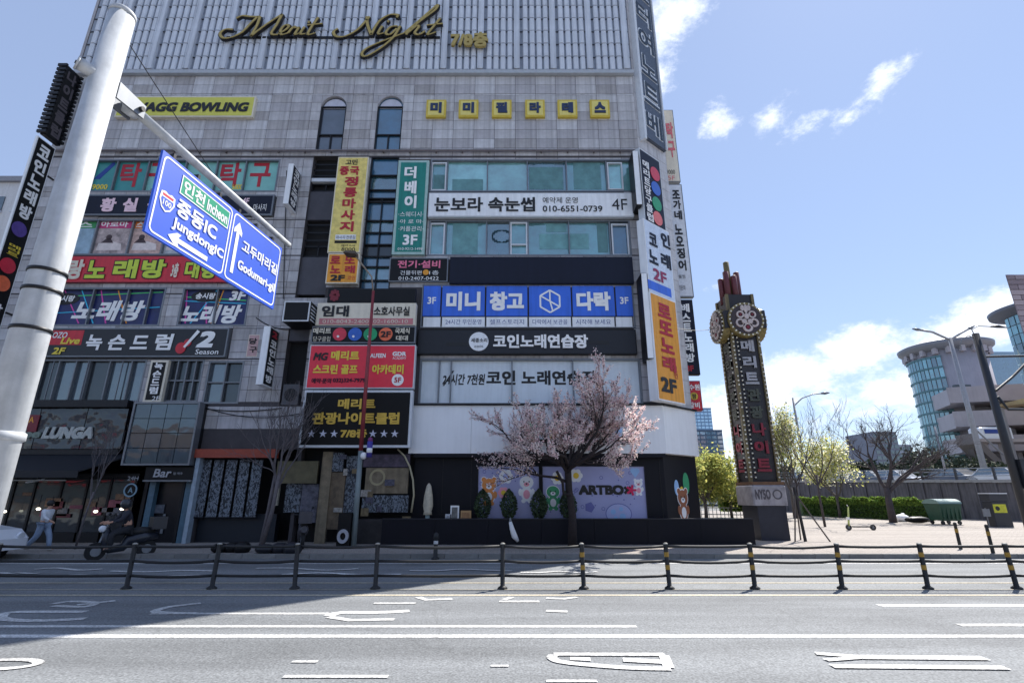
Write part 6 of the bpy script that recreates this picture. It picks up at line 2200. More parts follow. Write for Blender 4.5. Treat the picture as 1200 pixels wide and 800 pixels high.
# staked sapling
sb = G(944, 634, SW)
t = bare_tree('staked_sapling', 'slim sapling held by tripod stakes beside the neon tower', sb, 5.4, .04, 44, lv=2, up=.4, spread=.42, fork=.42, m_=mat('sapling_bark', (64, 56, 54), rough=.9))
mb = MB(); mb.tube([sb, sb + Vector((-.12, 0, 2.0))], [.06, .05], 8); mb.build('trunk_guard', mat('black_wrap', (36, 34, 36)), t)
STK_ = mat('stake_wood', (96, 88, 84), rough=.8)
for dx_, dy_ in ((-.45, -.1), (.85, -.15), (.2, .7)):
    mb = MB(); mb.tube([sb + Vector((dx_, dy_, 0)), sb + Vector((-.12, 0, 1.75))], .028, 6); mb.build('stake', STK_, t)
# leafless sapling at right of it
bare_tree('bare_sapling', 'bare dark sapling between the staked sapling and scooter', G(967, 617, SW), 7.0, .07, 47, lv=3, up=.3, spread=.5, fork=.4, m_=mat('dark_bark', (70, 64, 66), rough=.9, var=.3))

# hedge
hd = MB()
q = random.Random(6)
hA, hB = G(942, 604, SW), G(1095, 611, SW)
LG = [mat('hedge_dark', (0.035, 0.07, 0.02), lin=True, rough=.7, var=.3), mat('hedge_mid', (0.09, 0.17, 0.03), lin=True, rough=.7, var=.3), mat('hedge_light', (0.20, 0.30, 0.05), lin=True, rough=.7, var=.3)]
hdir = (hB - hA); hlen = hdir.length
core_ = MB()
for k in range(26):
    f0, f1 = k / 26, (k + 1) / 26
    a, b = hA.lerp(hB, f0), hA.lerp(hB, f1)
    hh = 1.15 + q.uniform(-.12, .12)
    core_.hexa([a, b, b + Vector((0, 1.5, 0)), a + Vector((0, 1.5, 0)), a + Vector((0, .15, hh)), b + Vector((0, .15, hh)), b + Vector((0, 1.3, hh)), a + Vector((0, 1.3, hh))])
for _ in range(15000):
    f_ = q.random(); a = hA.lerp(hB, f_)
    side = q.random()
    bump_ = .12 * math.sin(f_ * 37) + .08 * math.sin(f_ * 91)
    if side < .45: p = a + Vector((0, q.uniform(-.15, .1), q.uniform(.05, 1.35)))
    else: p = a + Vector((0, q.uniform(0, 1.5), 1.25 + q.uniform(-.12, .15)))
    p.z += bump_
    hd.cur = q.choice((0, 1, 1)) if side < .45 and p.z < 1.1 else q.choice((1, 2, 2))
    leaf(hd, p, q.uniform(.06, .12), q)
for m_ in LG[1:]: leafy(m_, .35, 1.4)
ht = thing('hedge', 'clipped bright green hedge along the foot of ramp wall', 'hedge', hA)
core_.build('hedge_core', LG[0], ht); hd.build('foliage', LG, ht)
# small hedge left of the tower
hl = MB(); a, b = G(846, 606, SW), G(876, 607, SW)
for _ in range(2500):
    p = a.lerp(b, q.random()) + Vector((0, q.uniform(-.5, .5), q.uniform(.5, 1.5)))
    hl.cur = q.choice((1, 2, 2)); leaf(hl, p, q.uniform(.08, .14), q)
tag(hl.build('small_hedge', LG, None), 'low bright hedge seen left of tower base', 'hedge')

# ------------------------------------------------------------------ neon tower
tx0, tx1, ty0, ty1 = 9.65, 10.78, 21.2, 22.3
tw = thing('neon_tower', 'tall nightclub advertising tower with bulb-lined edges and round face emblems', 'sign tower', (10.2, 21.7, SW))
TP = Plane((0, ty0))
TS = Plane((tx0, 0), -math.pi / 2)   # left face: normal -X, u = -Y


zb_ = TP.P(895, 592)[1]; zc_ = TP.P(893, 568)[1]
mb = MB(); mb.box(9.66, 10.78, 20.95, 22.35, SW, zb_); mb.build('plinth', mat('plinth_navy', (34, 38, 52), rough=.5, var=.15), tw)
mb = MB(); mb.bev(9.5, 10.86, 20.86, 22.42, zb_ + .002, zc_, .06); mb.build('plinth_band', mat('dirty_white_band', (156, 152, 156), rough=.6, var=.3, scale=3), tw)
PBd = Plane((0, 20.855))
mb = MB(); text_px(mb, PBd, 'NY5O', (885, 573, 903, 585), .006, .05); mb.build('lettering', mat('dim_print', (84, 80, 86)), tw)
mb = MB(); c = PBd.P(911, 579); ring(mb, PBd, c[0], c[1], .14, .19, .0, .01, 16); mb.build('ring_print', mat('dim_print', (84, 80, 86)), tw)
mb = MB(); mb.box(9.54, 10.84, 20.9, 22.4, zc_ + .002, zc_ + .12); mb.build('plinth_cap', mat('rusty_trim', (104, 74, 50), var=.3), tw)
ztop_ = TP.P(875, 345)[1]
TBK = mat('tower_black', (36, 32, 36), rough=.5, var=.3, scale=2)
mb = MB(); mb.box(tx0, tx1, ty0, ty1, zc_ + .12, ztop_); mb.build('shaft', TBK, tw)
# edge trims + bulbs
TRM = mat('tarnished_trim', (104, 92, 60), rough=.5, var=.35, scale=4)
for (x_, y_) in ((tx0, ty0), (tx1, ty0), (tx0, ty1)):
    mb = MB(); mb.box(x_ - .06, x_ + .06, y_ - .06, y_ + .06, zc_ + .1, ztop_); mb.build('edge_trim', TRM, tw)
BULB = mat('bulb_white', (226, 222, 208), rough=.3)
mbb = MB()
zz = zc_ + .3
while zz < ztop_ - .8:
    for (x_, y_) in ((tx0 + .0, ty0 - .09), (tx1, ty0 - .09), (tx0 - .09, ty1 - .1), (tx0 - .09, ty0 + .15), (tx0 + .2, ty0 - .04)):
        if rr.random() < .9:
            mbb.ell((x_, y_, zz + rr.uniform(-.02, .02)), .042, 6, 4)
    zz += .19
mbb.build('bulb_string', BULB, tw, kind='stuff')
mb = MB(); mb.box(tx0 + .24, tx1 - .2, ty0 - .03, ty0, zc_ + .2, ztop_ - 1.2); mb.build('letter_field', mat('tower_field', (40, 38, 42), rough=.5), tw)
TLW = mat('tower_letter_white', (160, 160, 166)); TLG = mat('tower_letter_olive', (72, 76, 66)); TLR = mat('tower_letter_red', (128, 34, 52))
z1t, z0t = TP.P(887, 397)[1], TP.P(887, 556)[1]
hh = (z1t - z0t) / 8
for k, c_ in enumerate('메리트관광나이트'):
    m_ = TLW if k < 3 else (TLG if k < 5 else TLR)
    mb = MB(); put_text(mb, TP, c_, (tx0 + .3, z1t - hh * (k + 1) + .12, tx1 - .26, z1t - hh * k - .08), .035, .05, th=.06); mb.build('letter', m_, tw)
    mb = MB(); put_text(mb, TS, c_, (-ty1 + .25, z1t - hh * (k + 1) + .12, -ty0 - .3, z1t - hh * k - .08), .01, .05, th=.05); mb.build('letter', TLR if k >= 5 else TLG, tw)
mb = MB(); mb.box(tx0 + .2, tx1 - .15, ty0 - .5, ty0 - .04, z0t - .1, z0t + .0); 
# round emblems
zc_e = TP.P(876, 377)[1]
GEM = mat('emblem_olive', (118, 104, 60), rough=.5, var=.3); GED = mat('emblem_dark', (58, 46, 48), rough=.5); GEP = mat('emblem_pale', (190, 176, 172), rough=.5, var=.2)


def emblem(pl, s_, z_, R_, d0, face=True):
    mb = MB(); mb.pdisc(pl, s_, z_, R_, d0 - .3, d0, 32); eo = mb.build('emblem', GEM, tw)
    mb = MB(); mb.pdisc(pl, s_, z_, R_ * .86, d0 + .001, d0 + .03, 32); mb.build('emblem_face', GED, eo)
    mb = MB()
    for k in range(24):
        a = 2 * math.pi * k / 24
        mb.pdisc(pl, s_ + R_ * .93 * math.cos(a), z_ + R_ * .93 * math.sin(a), .035, d0, d0 + .05, 6)
    mb.build('bulb_ring', BULB, eo, kind='stuff')
    mb = MB(); d_ = d0 + .03
    # jolly mask: brow, cheeks, nose, chin curls
    mb.pdisc(pl, s_, z_ + .12, .1, d_, d_ + .06, 14, .14)
    for sg in (-1, 1):
        ring(mb, pl, s_ + sg * .26, z_ + .2, .10, .17, d_, d_ + .05, 16)
        ring(mb, pl, s_ + sg * .30, z_ - .18, .12, .2, d_, d_ + .05, 16)
        mb.pdisc(pl, s_ + sg * .13, z_ - .12, .11, d_, d_ + .07, 12)
        mb.pdisc(pl, s_ + sg * .14, z_ + .5, .08, d_, d_ + .05, 12, .14)
    ring(mb, pl, s_, z_ - .38, .12, .22, d_, d_ + .05, 16)
    mb.pdisc(pl, s_, z_ + .46, .08, d_, d_ + .06, 12, .2)
    mb.build('emblem_mask', GEP, eo)
    mb = MB()
    for sg in (-1, 1):
        mb.pdisc(pl, s_ + sg * .26, z_ + .2, .05, d_ + .01, d_ + .06, 10)
    mb.pdisc(pl, s_, z_ - .38, .08, d_ + .01, d_ + .06, 10)
    mb.build('emblem_detail', MAROON, eo)


emblem(TP, 10.22, zc_e, .78, .35)
emblem(TS, -21.75, zc_e - .05, .78, .38)
TR = Plane((tx1, 0), math.pi / 2)
emblem(TR, 21.75, zc_e, .78, .38)
mb = MB(); mb.box(tx0 - .35, tx1 + .35, ty0 - .25, ty1 + .2, zc_e - .35, zc_e + .45); mb.build('crown_block', TBK, tw)
PIP = mat('maroon_pipe', (96, 44, 50), rough=.5, var=.15)
for k, (x_, y_, py) in enumerate(((9.72, 21.75, 328), (9.88, 21.5, 319), (10.05, 21.7, 308), (10.2, 21.45, 324), (10.48, 21.75, 320))):
    zt_ = Plane((0, y_)).P(860, py)[1]
    mb = MB(); mb.tube([(x_, y_, ztop_ - .3), (x_, y_, zt_), (x_, y_, zt_ + .03)], [.13, .13, .09], 12); mb.build('pipe', PIP if k != 2 else mat('olive_pipe', (104, 92, 56), var=.15), tw, smooth=True)

# ------------------------------------------------------------------ street furniture
# street lamp: grey-green lower tube, red upper tube
lb0 = G(414, 640, SW)
t = thing('street_lamp', 'slim street lamp with grey lower pole, red upper pole and bent arm', 'street lamp', lb0)
LP_ = Plane((0, lb0.y))
zr0, zr1 = LP_.P(423, 532)[1], LP_.P(433, 341)[1]
mb = MB(); mb.tube([lb0, lb0 + Vector((-.02, 0, zr0))], [.10, .085], 14); mb.build('lower_pole', mat('grey_green_pole', (120, 132, 134), rough=.5, var=.12, scale=4), t, smooth=True)
mb = MB(); mb.tube([(lb0.x - .02, lb0.y, zr0), (lb0.x - .06, lb0.y, zr1)], [.08, .055], 12); mb.build('upper_pole', mat('red_pole', (136, 52, 60), rough=.5, var=.15, scale=4), t, smooth=True)
hpos = Plane((0, 17.2)).P(415, 297)
mb = MB(); mb.tube([(lb0.x - .06, lb0.y, zr1 - .05), (lb0.x - .1, lb0.y - .25, zr1 + .5), (hpos[0] + .05, 17.3, hpos[1] - .08)], [.035, .03, .03], 8); mb.build('arm', mat('thin_arm', (150, 140, 130)), t, smooth=True)
mb = MB(); mb.hexa([(hpos[0] - .35, 17.0, hpos[1] - .05), (hpos[0] + .1, 17.0, hpos[1] - .1), (hpos[0] + .12, 17.4, hpos[1] - .1), (hpos[0] - .33, 17.4, hpos[1] - .05), (hpos[0] - .3, 17.05, hpos[1] + .05), (hpos[0] + .08, 17.05, hpos[1] + .04), (hpos[0] + .1, 17.35, hpos[1] + .04), (hpos[0] - .28, 17.35, hpos[1] + .05)])
mb.build('lamp_head', mat('lamp_head_bronze', (84, 72, 60)), t)
c = LP_.P(433, 527, .25)
t = thing('barber_light', 'small blue and white upright lamp fixed on the lamp post', 'lamp', LP_.W(c[0], .2, c[1]))
mb = MB(); mb.tube([LP_.W(c[0], .25, c[1] - .25), LP_.W(c[0], .25, c[1] + .3)], .10, 12); mb.build('tube', mat('violet_blue', (66, 60, 150)), t, smooth=True)
mb = MB(); mb.tube([LP_.W(c[0], .25, c[1] - .1), LP_.W(c[0], .25, c[1] + .06)], .103, 12); mb.build('white_band', WHITE2, t, smooth=True)
mb = MB(); mb.ell(LP_.W(c[0] + .0, .25, c[1] + .35), (.09, .09, .1)); mb.build('cap', mat('violet_cap', (120, 50, 110)), t, smooth=True)
mb = MB(); mb.ell(LP_.W(c[0] - .2, .22, c[1] - .2), (.12, .1, .13)); mb.tube([LP_.W(c[0] - .3, .1, c[1] - .2), LP_.W(c[0], .25, c[1] - .2)], .025, 6); mb.build('bracket', WHITE2, t, smooth=True)

# bollards on the pavement right
for i, (px, y0_, lab) in enumerate(((1126, 643, 'short black bollard at the pavement edge right of the scooter'), (1164, 648, 'short black bollard beside the fence post at the right kerb'))):
    b = G(px, y0_, SW)
    t = thing('bollard', lab, 'bollard', b, 'bollards on the right pavement')
    mb = MB(); mb.lathe(b, [(.055, 0), (.05, .02), (.045, .72), (.055, .74), (.05, .8), (.02, .83)], 12); mb.build('post', FBL, t, smooth=True)
    mb = MB(); mb.lathe(b, [(.047, .5), (.05, .505), (.05, .62), (.047, .625)], 12); mb.build('reflector_band', FYL, t, smooth=True)
b = G(510, 655, 0.0)
t = thing('flexible_bollard', 'dark round-headed marker post at the kerb left of cherry tree', 'bollard', b)
mb = MB(); mb.lathe(b, [(.12, 0), (.12, .04), (.06, .07), (.06, .55), (.09, .6), (.07, .7), (.02, .74)], 12); mb.build('post', FBL, t, smooth=True)
mb = MB(); mb.lathe(b, [(.062, .42), (.066, .43), (.066, .5), (.062, .51)], 12); mb.build('reflector_band', mat('white_reflector', (200, 200, 200)), t)

# kick scooter
sc_ = G(1012, 621, SW)
t = thing('kick_scooter', 'parked electric kick scooter standing alone on beige paving', 'scooter', sc_)
DK = mat('scooter_dark', (40, 40, 44), rough=.5); LM = mat('scooter_lime', (190, 200, 120), rough=.5)
for x_ in (-.72, .5):
    mb = MB(); PW = Plane((0, sc_.y)); ring(mb, PW, sc_.x + x_, SW + .14, .07, .14, -.035, .035, 18); mb.build('wheel', DK, t)
    mb = MB(); mb.pdisc(PW, sc_.x + x_, SW + .14, .068, -.02, .02, 12); mb.build('wheel_hub', GREYM, t)
mb = MB(); mb.box(sc_.x - .5, sc_.x + .42, sc_.y - .09, sc_.y + .09, SW + .14, SW + .2); mb.build('deck', DK, t)
mb = MB(); mb.tube([(sc_.x - .7, sc_.y, SW + .2), (sc_.x - .66, sc_.y, SW + .45), (sc_.x - .56, sc_.y, SW + 1.15)], [.05, .045, .03], 8); mb.build('stem', LM, t, smooth=True)
mb = MB(); mb.tube([(sc_.x - .66, sc_.y - .1, SW + 1.16), (sc_.x - .5, sc_.y + .15, SW + 1.2), (sc_.x - .4, sc_.y + .3, SW + 1.16)], .022, 6); mb.tube([(sc_.x - .72, sc_.y - .26, SW + 1.14), (sc_.x - .66, sc_.y - .1, SW + 1.16)], .026, 6); mb.build('handlebar', DK, t)
mb = MB(); mb.box(sc_.x - .73, sc_.x - .62, sc_.y - .06, sc_.y + .06, SW + .5, SW + .62); mb.build('battery_box', WHITE2, t)

# green dumpster
gb = G(1109, 614, SW)
t = thing('green_dumpster', 'dark green wheeled rubbish container with pale curved lid', 'dumpster', gb)
GR = mat('dumpster_green', (40, 78, 62), rough=.5, var=.15)
hx_, zt_ = .66, 1.38
mb = MB(); mb.hexa([(gb.x - hx_ + .12, gb.y - .5, SW + .22), (gb.x + hx_ - .12, gb.y - .5, SW + .22), (gb.x + hx_ - .12, gb.y + .5, SW + .22), (gb.x - hx_ + .12, gb.y + .5, SW + .22), (gb.x - hx_, gb.y - .62, SW + zt_ - .2), (gb.x + hx_, gb.y - .62, SW + zt_ - .2), (gb.x + hx_, gb.y + .62, SW + zt_ - .2), (gb.x - hx_, gb.y + .62, SW + zt_ - .2)]); mb.build('body', GR, t)
mb = MB(); n_ = 8
mb.rings([[(gb.x + s_ * (hx_ + .04), gb.y - .66 * math.cos(math.pi * k / n_), SW + zt_ - .19 + .28 * math.sin(math.pi * k / n_)) for k in range(n_ + 1)] for s_ in (-1, 1)], True); mb.build('lid', mat('pale_green_lid', (120, 146, 140), rough=.4, var=.1), t)
mb = MB()
for k in range(5):
    x_ = gb.x - .52 + k * .25
    mb.box(x_, x_ + .05, gb.y - .60, gb.y - .54, SW + .3, SW + zt_ - .3)
mb.build('rib', GR, t)
for sx in (-.5, .5):
    for sy in (-.4, .4):
        mb = MB(); mb.tube([(gb.x + sx, gb.y + sy - .04, SW + .11), (gb.x + sx, gb.y + sy + .04, SW + .11)], .11, 12); mb.build('wheel', DK, t)
# bags beside the tree
for (px, py, nm, lb, m_) in ((1058, 611, 'white_bag', 'white rubbish bag at foot of the bare tree', WHITE2), (1076, 613, 'black_bag', 'dark flat rubbish bag left of green dumpster', BLACKP)):
    b = G(px, py, SW)
    mb = MB(); mb.ell((b.x, b.y, SW + .22), (.45 if nm == 'white_bag' else .8, .35, .26 if nm == 'white_bag' else .2), 12, 8); mb.ell((b.x + .1, b.y, SW + .45 if nm == 'white_bag' else SW + .3), (.12, .12, .12), 8, 6)
    tag(mb.build(nm, m_, None, smooth=True), lb, 'bag')
# black utility cabinet with yellow poster
ub = G(1173, 617, SW)
t = thing('utility_cabinet', 'black utility cabinet with yellow notice at the right edge', 'cabinet', ub)
mb = MB(); mb.bev(ub.x - .48, ub.x + .48, ub.y - .3, ub.y + .3, SW, SW + 1.35, .03); mb.build('body', mat('cabinet_black', (40, 42, 50), rough=.5), t)
mb = MB(); mb.box(ub.x - .42, ub.x + .3, ub.y - .31, ub.y - .301, SW + .75, SW + 1.2) ; mb.build('yellow_notice', mat('yellow_green_print', (190, 190, 50), var=.2, scale=6), t)
mb = MB(); mb.pdisc(Plane((0, ub.y - .31)), ub.x - .2, SW + .98, .12, .0, .01, 12); mb.build('notice_print', BLACKL, t)
mb = MB(); mb.box(ub.x - .5, ub.x + .5, ub.y - .32, ub.y + .32, SW + 1.38, SW + 1.75); mb.build('upper_box', mat('cabinet_black', (40, 42, 50), rough=.5), t)
mb = MB(); mb.box(ub.x - .52, ub.x + .52, ub.y - .34, ub.y + .34, SW + 1.751, SW + 1.8); mb.build('lid', WHITEM, t)
mb = MB(); mb.tube([(ub.x - .8, ub.y - .2, SW), (ub.x - .8, ub.y - .2, SW + 1.0)], .03, 6); mb.box(ub.x - 1.0, ub.x - .6, ub.y - .24, ub.y - .2, SW + .55, SW + .95); mb.build('side_stand', GREYM, t)

# ------------------------------------------------------------------ ramp wall and cars
wA, wB = G(880, 597.5, SW), G(1260, 613, SW)
WALLM = mat('ramp_wall_dark', (96, 95, 102), rough=.8, var=.25, scale=1.0, streak=.45, rnd=.08)
rw = thing('ramp_wall', 'long dark ribbed concrete retaining wall of the elevated ramp', 'wall', wA)
wd = (wB - wA); wl_ = Vector((wd.x, wd.y, 0)).length; wu = Vector((wd.x, wd.y, 0)).normalized(); wang = math.atan2(wu.y, wu.x)
RWP = Plane((wA.x, wA.y), wang)


def wall_top(f_):
    return 3.45 + (2.75 - 3.45) * f_


n_ = int(wl_ / 1.25)
for k in range(n_):
    a0, a1 = wl_ * k / n_, wl_ * (k + 1) / n_
    zt_ = wall_top((k + .5) / n_)
    mb = MB(); mb.pbox(RWP, a0 + .02, a1 - .02, -.4, 0, 0, zt_ - .18); mb.pbox(RWP, a0 + .02, a0 + .16, 0, .07, 0, zt_ - .18)
    mb.build('wall_panel', WALLM, rw)
mb = MB()
for k in range(n_):
    a0, a1 = wl_ * k / n_, wl_ * (k + 1) / n_
    mb.pbox(RWP, a0, a1 - .01, -.5, .12, wall_top((k + .5) / n_) - .18, wall_top((k + .5) / n_) + .02)
mb.build('coping', mat('pale_coping', (150, 152, 156), rough=.7, var=.15), rw)
rl = thing('ramp_railing', 'grey metal railing posts and rails on top of ramp wall', 'railing', RWP.W(10, -.2, 3.3))
mb = MB()
for k in range(0, n_, 2):
    a0 = wl_ * k / n_
    zt_ = wall_top(k / n_)
    p_ = MB(); p_.pbox(RWP, a0 - .06, a0 + .06, -.35, -.2, zt_, zt_ + .85); p_.build('post', mat('rail_dark', (58, 60, 66), rough=.6), rl)
for zc in (.3, .6, .84):
    p_ = MB(); p_.tube([RWP.W(0, -.28, wall_top(0) + zc), RWP.W(wl_, -.28, wall_top(1) + zc)], .035, 6); p_.build('rail', mat('rail_light', (150, 156, 164), rough=.5), rl)
# ramp deck
mb = MB(); P_ = [RWP.W(0, -.5, 0), RWP.W(wl_, -.5, 0), RWP.W(wl_, -13, 0), RWP.W(0, -13, 0)]
T_ = [2.9, 2.2, 2.2, 2.9]
mb.hexa([(p.x, p.y, 0) for p in P_] + [(p.x, p.y, z_) for p, z_ in zip(P_, T_)]); struct('ramp_road', mb, ASPH)
mb = MB(); mb.hexa([RWP.W(0, -13.05, 0), RWP.W(wl_, -13.05, 0), RWP.W(wl_, -13.3, 0), RWP.W(0, -13.3, 0), RWP.W(0, -13.05, 3.7), RWP.W(wl_, -13.05, 3.0), RWP.W(wl_, -13.3, 3.0), RWP.W(0, -13.3, 3.7)])
tag(mb.build('ramp_parapet', mat('pale_coping', (150, 152, 156)), None), 'pale far parapet wall behind the cars on the ramp', 'wall')

CARG = glass('car_glass', (22, 28, 36), refl=.25)
TYRE = mat('tyre', (24, 24, 26), rough=.8)


def car(name, label, pos, yaw, paint, L_=4.5, W_=1.8, H_=1.45, group=None, cat='car'):
    t = thing(name, label, cat, pos, group)
    ca, sa = math.cos(yaw), math.sin(yaw)
    T = lambda x, y, z: Vector((pos[0] + x * ca - y * sa, pos[1] + x * sa + y * ca, pos[2] + z))
    hw = W_ / 2
    prof = [(-L_ / 2, .35), (-L_ / 2, .75), (-L_ / 2 + .15, .9), (-L_ * .3, .98), (L_ * .22, .98), (L_ / 2 - .25, .82), (L_ / 2, .6), (L_ / 2, .3)]
    mb = MB()
    secs = []
    for y_, k in ((-hw, .0), (-hw + .08, .05), (hw - .08, .05), (hw, .0)):
        secs.append([T(x * (1 - (0.02 if k == 0 else 0)), y_, z + (k if z > .7 else 0) * .6) for x, z in prof])
    mb.rings([list(s_) for s_ in secs], True); mb.build('body', paint, t)
    cab = [(-L_ * .40, .97), (-L_ * .30, H_ - .06), (-L_ * .22, H_), (L_ * .05, H_), (L_ * .12, H_ - .05), (L_ * .27, .97)]
    mb = MB(); mb.rings([[T(x, y_ * (1 if z < 1.1 else .84), z) for x, z in cab] for y_ in (-hw + .1, hw - .1)], True); mb.build('cabin_glass', CARG, t)
    mb = MB(); rf = [(-L_ * .29, H_ - .04), (-L_ * .21, H_ + .025), (L_ * .05, H_ + .025), (L_ * .115, H_ - .03)]
    mb.rings([[T(x, y_, z) for x, z in rf] for y_ in (-hw * .8, hw * .8)], True)
    for sy in (-1, 1):
        for (xa_, za_, xb_, zb_) in ((-L_ * .40, .97, -L_ * .29, H_ - .04), (-L_ * .08, .97, -L_ * .06, H_), (L_ * .27, .97, L_ * .115, H_ - .03)):
            mb.tube([T(xa_, sy * (hw - .09), za_), T(xb_, sy * (hw - .09) * .85, zb_)], .035, 5)
    mb.build('roof', paint, t)
    for sx in (-L_ * .31, L_ * .31):
        for sy in (-1, 1):
            mb = MB(); mb.tube([T(sx, sy * (hw - .2), .32), T(sx, sy * (hw + .005), .32)], .32, 16); wo = mb.build('wheel', TYRE, t)
            mb = MB(); mb.tube([T(sx, sy * (hw + .006), .32), T(sx, sy * (hw + .02), .32)], .2, 12); mb.build('rim', GREYM, wo)
    for sy in (-1, 1):
        mb = MB(); mb.tube([T(L_ / 2 - .06, sy * (hw - .3), .68), T(L_ / 2 + .01, sy * (hw - .3), .66)], .11, 10); mb.build('headlight', mat('headlight', (220, 224, 230), rough=.2), t)
        mb = MB(); mb.tube([T(-L_ / 2 + .04, sy * (hw - .25), .8), T(-L_ / 2 - .01, sy * (hw - .25), .8)], .1, 8); mb.build('tail_light', mat('tail_light', (150, 20, 24), rough=.3), t)
    return t


CW = mat('car_white', (226, 228, 232), rough=.3, coat=.5, var=.02); CB = mat('car_blue_grey', (74, 88, 112), rough=.3, coat=.5, var=.02); CS = mat('car_silver', (170, 174, 180), rough=.3, coat=.5, metal=.3, var=.02); CK = mat('car_black', (30, 32, 36), rough=.3, coat=.5, var=.02)
for (f_, dd_, pt_, lb, nm) in ((.40, -5.0, CB, 'blue-grey car on the ramp behind the bare tree', 'parked_car'), (.475, -5.5, CW, 'white car on the ramp just right of the bare tree', 'parked_car'), (.13, -5, CK, 'black car on ramp partly behind the leafing trees', 'parked_car'), (.27, -5, CS, 'silver car on the ramp left of the bare tree', 'parked_car'), (.68, -4.5, CB, 'blue-grey car on ramp above the green dumpster', 'parked_car'), (.80, -4.5, CW, 'white car on ramp above the black utility cabinet', 'parked_car')):
    p = RWP.W(wl_ * f_, dd_, 2.9 - .7 * f_)
    car(nm, lb, p, wang, pt_, H_=1.5, group='cars on the elevated ramp')
# white car at left kerb
wc = G(-22, 655, 0.0)
car('white_car', 'white car parked at the far kerb, cut by the left picture edge', Vector((wc.x - 1.0, 15.2, 0.004)), 0.0, CW)

# ------------------------------------------------------------------ street lamps and masts at right
MG = mat('mast_grey', (150, 152, 158), rough=.5, metal=.3)


def mast(name, label, base, h, r_, arms, m_, extra=()):
    t = thing(name, label, 'street lamp', base)
    mb = MB(); mb.tube([base, base + Vector((0, 0, h))], [r_, r_ * .6], 10); mb.build('pole', m_, t, smooth=True)
    for pts, head in arms:
        mb = MB(); mb.tube([base + Vector(p) for p in pts], r_ * .4, 6); mb.build('arm', m_, t, smooth=True)
        if head:
            e = base + Vector(pts[-1]); d = (Vector(pts[-1]) - Vector(pts[-2])).normalized()
            mb = MB(); mb.tube([e - d * .1, e + d * .3, e + d * .75], [.08, .16, .06], 8); mb.build('lamp_head', GREYM, t, smooth=True)
    return t


def onY(px, py, Y):
    s_, z_ = Plane((0, Y)).P(px, py)
    return Vector((s_, Y, z_))


b = onY(1156, 560, 46); tp = onY(1113, 396, 46)
b = Vector((tp.x, 46, 2.6)); h = tp.z - 2.6
mast('ramp_lamp', 'tall pale twin-arm street lamp on the ramp before round tower', b, h, .26, [([(0, 0, h - .2), (-1.5, 0, h + .6), (-2.6, 0, h + .8)], True), ([(0, 0, h - .2), (1.2, 0, h + .5), (2.0, 0, h + .9)], True)], MG)
tp = onY(929, 466, 50); b = Vector((tp.x, 50, 2.8)); h = tp.z - 2.8
mast('ramp_lamp', 'curved-arm street lamp rising behind the airy leafing tree', b, h, .16, [([(0, 0, h - .8), (.9, 0, h - .05), (2.0, 0, h + .35), (3.0, 0, h + .45)], True)], MG)
tp = onY(1098, 548, 46); b = Vector((onY(1110, 500, 60).x, 60, 2.6)); h = onY(1094, 500, 60).z - 2.6
mast('ramp_lamp', 'short slender lamp in front of the teal glass tower', Vector((onY(1105, 540, 60).x, 60, 2.6)), onY(1092, 500, 60).z - 2.6, .14, [], MG)
# black signal mast right
Yp = 19.5
tp = onY(1143, 391, Yp); b = Vector((tp.x, Yp, SW)); h = tp.z - SW
BM = mat('black_mast', (34, 38, 46), rough=.5, var=.15)
t = thing('signal_mast', 'thick black signal mast with arms leaning in at the right edge', 'signal mast', b)
mb = MB(); mb.tube([b, b + Vector((0, 0, h))], [.145, .12], 16); mb.build('pole', BM, t, smooth=True)
zA = onY(1160, 418, Yp).z
mb = MB(); mb.tube([(b.x, Yp, zA), (b.x + 5, Yp - .2, zA + .05)], .045, 8); mb.build('arm', BM, t)
mb = MB(); mb.tube([(b.x + .1, Yp - .1, onY(1157, 458, Yp).z), (b.x + .9, Yp - .1, onY(1175, 442, Yp).z), (b.x + 2.2, Yp - .1, onY(1200, 412, Yp).z)], .05, 8); mb.build('brace', BM, t)
z2 = onY(1170, 480, Yp).z
mb = MB(); mb.tube([(b.x + .1, Yp - .1, z2 + .5), (b.x + .35, Yp - .1, z2), (b.x + 5, Yp - .1, z2 - .05)], .05, 8); mb.build('lower_arm', BM, t, smooth=True)
mb = MB(); mb.tube([(b.x, Yp, h - .2), (b.x - .1, Yp, h + .3), (b.x + .2, Yp, h + .45), (b.x + .8, Yp, h + .42)], .02, 6); mb.build('lamp_arm', GREYM, t, smooth=True)
mb = MB(); mb.tube([(b.x + .7, Yp, h + .42), (b.x + 1.0, Yp, h + .43), (b.x + 1.35, Yp, h + .38)], [.03, .07, .02], 8); mb.build('lamp_head', BM, t, smooth=True)
mb = MB(); mb.tube([(b.x - .05, Yp, h - .1), (b.x - .3, Yp, h + .05), (b.x - .6, Yp, h - .1), (b.x - .8, Yp, h - .5)], .018, 6); mb.build('loop_arm', GREYM, t, smooth=True)
zq = onY(1193, 556, Yp).z
mb = MB(); mb.box(b.x + .1, b.x + .75, Yp - .25, Yp + .15, zq - .5, zq + .55); mb.build('control_box', BM, t)
mb = MB(); mb.box(b.x + .3, b.x + .5, Yp - .26, Yp - .251, zq - .0, zq + .2); mb.build('box_label', WHITEM, t)

